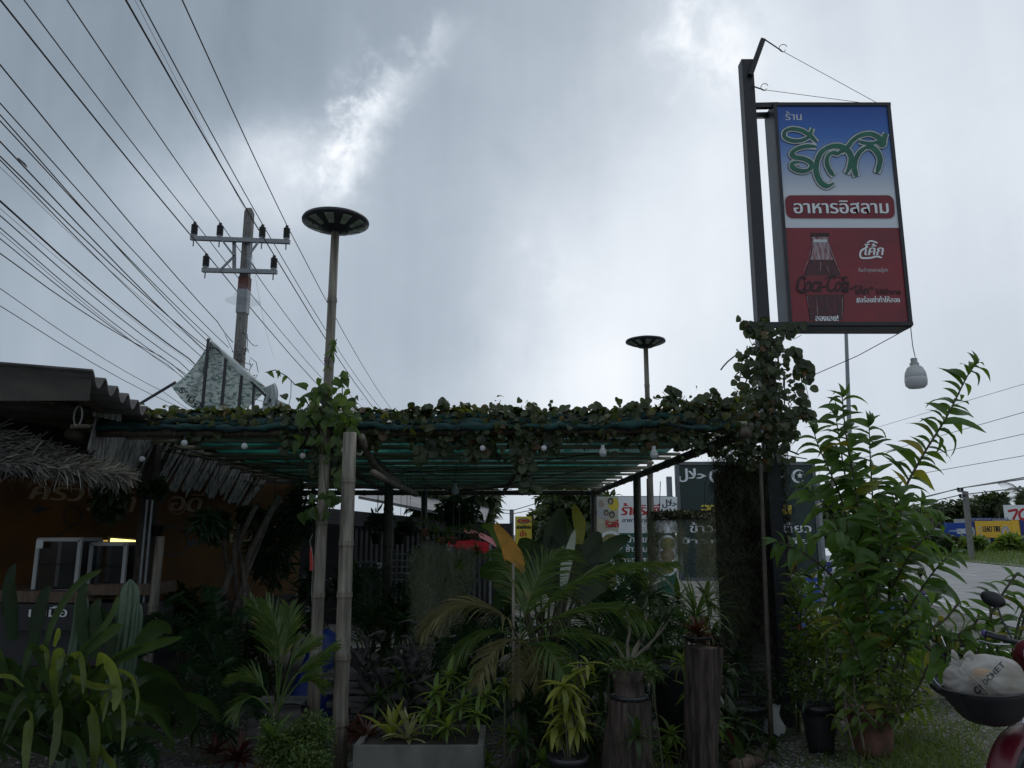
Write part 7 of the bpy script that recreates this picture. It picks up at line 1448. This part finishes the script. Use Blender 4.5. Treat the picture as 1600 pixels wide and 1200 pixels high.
# ================================================================== SCOOTERS
def scooter(label, C, hd, paint, seatm='black', full=True):
    hd = Vector((hd[0], hd[1], 0)).normalized(); lf_ = Vector((-hd.y, hd.x, 0)); C = Vector(C); t = T('motorcycle', label, 'motorcycle', C)
    def w(x, y, z): return C+hd*x+lf_*y+Vector((0, 0, z))
    R_ = Matrix((hd, lf_, Vector((0, 0, 1)))).transposed()
    for x, nm in ((.62, 'front_wheel'), (-.62, 'rear_wheel')):
        c = w(x, 0, .285); MB().lathe(c, [(.285, -.01), (.27, -.035), (.225, -.03), (.225, .03), (.27, .035), (.285, .01), (.285, -.01)], 40, lf_).build(nm, 'black', t, True); wo = t.children[-1]
        MB().lathe(c, [(.225, -.02), (.21, -.022), (.21, .022), (.225, .02)], 40, lf_).build('rim', 'chrome', t, True)
        mb = MB()
        for k in range(5):
            a = 2*pi*k/5; mb.beam(c, c+hd*.21*math.cos(a)+Vector((0, 0, .21*math.sin(a))), .03, .02, lf_)
        mb.lathe(c, [(.05, -.05), (.05, .05)], 14, lf_); mb.build('spoke_hub', 'metaldark', t)
    # forks
    for s in (-1, 1): MB().tube([w(.63, s*.075, .285), w(.50, s*.075, .62), w(.36, s*.06, .88)], .016, 8).build('fork', 'chrome', t)
    def fend(u, v): a = -.5+u*2.5; r = .325; yy = (v-.5)*.13; return w(.62+r*math.cos(a), yy, .30+r*math.sin(a)+.02*(1-4*(v-.5)**2))
    thick(MB().grid(fend, 16, 6).build('front_fender', paint, t, True), .006)
    def fr(u, v): a = .5+u*1.9; r = .34; yy = (v-.5)*.15; return w(-.62+r*math.cos(a), yy, .34+r*math.sin(a))
    thick(MB().grid(fr, 14, 5).build('rear_fender', 'black', t, True), .006)
    # leg shield: curved wings both sides of the steering column
    def ls(u, v): yy = (u-.5)*2; return w(.40-.12*(1-v)-.10*abs(yy)**1.5+.12*(1-v)*(1-abs(yy)), yy*(.20+.07*math.sin(pi*v)-.08*(1-v)), .36+.58*v+.03*abs(yy))
    thick(MB().grid(ls, 20, 14).build('leg_shield', paint, t, True), .01)
    def cowl(u, v): a = 2*pi*u; r = (.10*math.sin(pi*(.12+.8*v))); return w(.33+.16*v*0+.14*v, r*1.15*math.cos(a)*1.2, .98+.05*v*0+r*math.sin(a)*.9-.02*v)
    MB().grid(cowl, 24, 10).build('headlight_cowl', paint, t, True)
    MB().lathe(w(.455, 0, .965), [(.001, .02), (.05, .015), (.065, 0)], 18, hd).build('headlight', 'silver', t, True)
    mb = MB(); mb.tube([w(.30, -.33, 1.03), w(.32, -.15, 1.01), w(.34, 0, 1.0), w(.32, .15, 1.01), w(.30, .33, 1.03)], .013, 8); mb.build('handlebar', 'metaldark', t)
    for s in (-1, 1):
        MB().tube([w(.305, s*.22, 1.02), w(.285, s*.345, 1.035)], .019, 10).build('grip', 'black', t, True); MB().tube([w(.286, s*.34, 1.034), w(.283, s*.36, 1.036)], .021, 10).build('grip_cap', 'purple', t, True)
        MB().tube([w(.37, s*.17, 1.0), w(.385, s*.25, .995), w(.36, s*.35, 1.0)], .006, 6).build('brake_lever', 'chrome', t)
        MB().tube([w(.33, s*.18, 1.03), w(.33, s*.22, 1.12), w(.32, s*.245, 1.20)], .006, 6).build('mirror_stem', 'metaldark', t)
        q = Quaternion(lf_, 0) @ hd; c = w(.315, s*.27, 1.235); ax = (hd*-1+lf_*s*-.1).normalized(); mbm = MB(); n = 24
        qq = Vector((0, 0, 1)).rotation_difference(ax).to_matrix(); pts = []
        for lv, sc_2 in ((-.012, .7), (0, 1), (.012, .96)):
            for a in range(n):
                an = 2*pi*a/n; v2 = lf_*(.068*math.cos(an)*sc_2)+Vector((0, 0, .045*math.sin(an)*sc_2+.012*math.cos(an)*s))-ax*(-lv); mbm.v.append(tuple(c+v2))
        for j in range(2):
            for a in range(n): b = (a+1) % n; mbm.face((j*n+a, j*n+b, (j+1)*n+b, (j+1)*n+a))
        mbm.face(list(range(n))[::-1]); mbm.face([2*n+a for a in range(n)]); mbm.build('mirror', 'black', t, True)
    # frame, engine, seat, body
    MB().tube(crv([w(.34, 0, .9), w(.20, 0, .5), w(-.05, 0, .42), w(-.35, 0, .6)], 5), .04, 10).build('frame_tube', 'metaldark', t, True)
    MB().lathe(w(.02, 0, .30), [(.09, -.12), (.12, -.08), (.12, .08), (.09, .12)], 18, lf_).build('engine', 'galv', t, True); MB().tube([w(.1, 0, .32), w(.3, 0, .36)], .055, 10).build('cylinder_head', 'galv', t)
    MB().tube(crv([w(.25, -.1, .3), w(.05, -.15, .18), w(-.3, -.15, .25), w(-.85, -.16, .36)], 4), [.015]*5+[.02]*3+[.04]*5, 10).build('exhaust', 'chrome', t, True)
    def seat(u, v): a = 2*pi*u; x = -.02-.78*v; h = .05*math.sin(pi*min(1, max(0.0, .06+v*.9)))**.4; ww = .12*math.sin(pi*(.1+.82*v))**.5; return w(x, ww*math.cos(a), .76+.03*math.sin(v*6)+h*math.sin(a))
    MB().grid(seat, 20, 16).build('seat', seatm, t, True)
    for s in (-1, 1):
        def bp_(u, v, s=s): return w(-.02-.72*u, s*(.125-.03*u-.04*(1-v)+.02*math.sin(pi*v)), .44+.10*u+.28*v-.03*u)
        thick(MB().grid(bp_, 10, 6).build('side_panel', paint, t, True), .008)
    MB().box(w(-.84, 0, .68), (.05, .14, .07), R_).build('tail_light', 'red', t)
    MB().tube([w(-.5, -.15, .78), w(-.85, -.13, .83), w(-.88, 0, .84), w(-.85, .13, .83), w(-.5, .15, .78)], .011, 8).build('grab_rail', 'metaldark', t)
    MB().tube([w(-.02, .1, .22), w(-.06, .2, .02)], .011, 6).build('side_stand', 'metaldark', t)
    return t, w
Cc = P(1640, 1050, 4.35); hd_ = (-.87, -.50)
hv_ = Vector((*hd_, 0)).normalized(); base = Vector((Cc.x, Cc.y, 0))-hv_*.34
t, w = scooter('dark red motorcycle at the right border with a laden black basket', base, hd_, 'darkred')
# basket: tapered oval tub in front of the column
bk = bpy.data.objects.new('basket', None); bpy.data.objects.remove(bk)
bc = P(1545, 1100, 4.12); rimz = P(1478, 1076, 4.12).z; botz = P(1545, 1130, 4.12).z
def tub(u, v):
    a = 2*pi*u; sx = (abs(math.cos(a))**.7)*math.copysign(1, math.cos(a)); sy = (abs(math.sin(a))**.7)*math.copysign(1, math.sin(a)); k = .42+.58*min(1, v*1.1)**.6
    return Vector((bc.x, bc.y, 0))+hv_*(.235*sx*k-.02*(1-v))+Vector((-hv_.y, hv_.x, 0))*(.17*sy*k)+Vector((0, 0, botz+(rimz-botz)*v))
tb_ = thick(MB().grid(tub, 48, 12).build('basket', 'black', t, True), .006)
mb = MB(); mb.face_ = None; mb.quad(*[tub(i/24, 0) for i in range(24)]); mb.build('basket_floor', 'black', t)
MB().tube([tub(i/32, 1) for i in range(33)], .007, 6, False).build('basket_rim', 'black', t, True)
MB().tube([w(.45, 0, .56), w(.38, 0, .60)], .02, 6).build('basket_bracket', 'metaldark', t)
# plastic bag in the basket
c = P(1545, 1066, 4.12); bg_ = T('shopping_bag', 'knotted white plastic bag marked CROCHET bulging out of the motorcycle basket', 'plastic bag', c)
rx, rz = S_(64, 4.12)*1.0, S_(40, 4.12)
def bagf(u, v):
    a = 2*pi*u; b = pi*v-pi/2; d = Vector((math.cos(b)*math.cos(a), math.cos(b)*math.sin(a), math.sin(b)))
    kn = Vector((-.75, -.45, .55)); ak = math.atan2(d.z-kn.z*.8, d.x-kn.x); dk = (d-kn).length
    fl_ = .10*noise.noise(d*1.7)+.05*math.sin(ak*15+3*noise.noise(d*2))*max(0, 1-dk*.75)+.03*noise.noise(d*4.5)+.012*math.sin(d.x*9+d.z*14+5*noise.noise(d*2.5))
    r = 1+fl_; p = Vector((d.x*rx*r, d.y*.15*r, d.z*rz*r*(1.0 if d.z > 0 else .85)))
    p.z += -.03*d.x*0+(-.02 if d.x > .6 else 0); return c+p+Vector((0, 0, -.1*max(0, d.x)*rz))
MB().grid(bagf, 72, 40).build('bag_skin', 'bag', bg_, True)
MB().lathe(P(1536, 1062, 4.02), [(.001, -.055), (.05, -.04), (.075, 0), (.05, .045), (.001, .055)], 20, None, 1.0, .45).build('contents', 'bagfill', bg_, True)
for pts in ([(1500, 1040), (1496, 1028), (1488, 1020), (1484, 1022)], [(1500, 1040), (1506, 1026), (1514, 1021), (1520, 1028)], [(1500, 1040), (1490, 1034), (1484, 1032)]):
    cc = crv([P(x, y, 4.02) for x, y in pts], 3); n = len(cc); mb = MB()
    for i, q in enumerate(cc):
        h = .008+.016*i/n; sd2 = Vector((.5, .2, .8)).normalized(); mb.v += [tuple(q-sd2*h), tuple(q+Vector((0, -.012, 0))), tuple(q+sd2*h)]
        if i: b = (i-1)*3; mb.face((b, b+1, b+4, b+3)); mb.face((b+1, b+2, b+5, b+4))
    mb.build('knot_ear', 'bag', bg_, True)
for k in range(9):
    a = rr.uniform(-.9, .9); q0 = P(1500, 1041, 3.99); q1 = P(1500+70*math.cos(a*.9), 1050+50*math.sin(a)+12, 3.955)
    MB().tube(crv([q0, q0.lerp(q1, .5)+Vector((0, -.012, .008)), q1], 4), .0016, 5).build('fold', 'bag', bg_, True)
# letters wrapped on the near side of the bag
from mathutils.bvhtree import BVHTree
skin = [o for o in bg_.children if o.name.startswith('bag_skin')][0]
bv = BVHTree.FromPolygons([v.co+wloc(bg_) for v in skin.data.vertices], [tuple(p.vertices) for p in skin.data.polygons])
pK = Panel((0, 3.9, 0), (1, 0, 0), (0, -1, 0), bg_)
x0_, y0_ = 1531, 1080
for i, ch in enumerate('CROCHET'):
    x = x0_+i*6.3; y = y0_-i*6.6; s = 8.2 if i == 0 else 7.2
    o = pK.text(ch, x-s/2, y-s*.62, x+s/2, y+s*.62, 'ink', 0, .0012, name='letter', rot=.72)
    off = wloc(bg_)
    for v in o.data.vertices:
        wp = v.co+off; rdir = (wp-Vector((0, 0, CZ))).normalized(); hit, nrm, _, _ = bv.ray_cast(Vector((0, 0, CZ)), rdir)
        v.co = ((hit-rdir*.004) if hit is not None else wp+Vector((0, .12, 0)))-off
# darker motorcycle parked behind the shrub
p2 = P(1404, 1085, 8.0); scooter('black motorcycle parked behind the tall shrub, only its wheel and mirror showing', (p2.x, 8.2, 0), (1, -.12), 'black')
p3 = P(1362, 1000, 9.6); scooter('blue motorcycle farther back, glimpsed through the shrub leaves', (p3.x, 9.8, 0), (-1, -.3), 'royal')
# white kerb line and low stones at the roadside
for x, Yk in ((1590, 9.5),):
    t = T('kerb_block', 'white painted low kerb behind the motorcycle handlebar', 'kerb', P(1570, 1020, 9.2)); a, b = P(1540, 1010, 10.5), P(1660, 1010, 9.4); MB().beam((a.x, a.y, .08), (b.x, b.y, .08), .15, .16).build('stone', 'whiteprint', t)
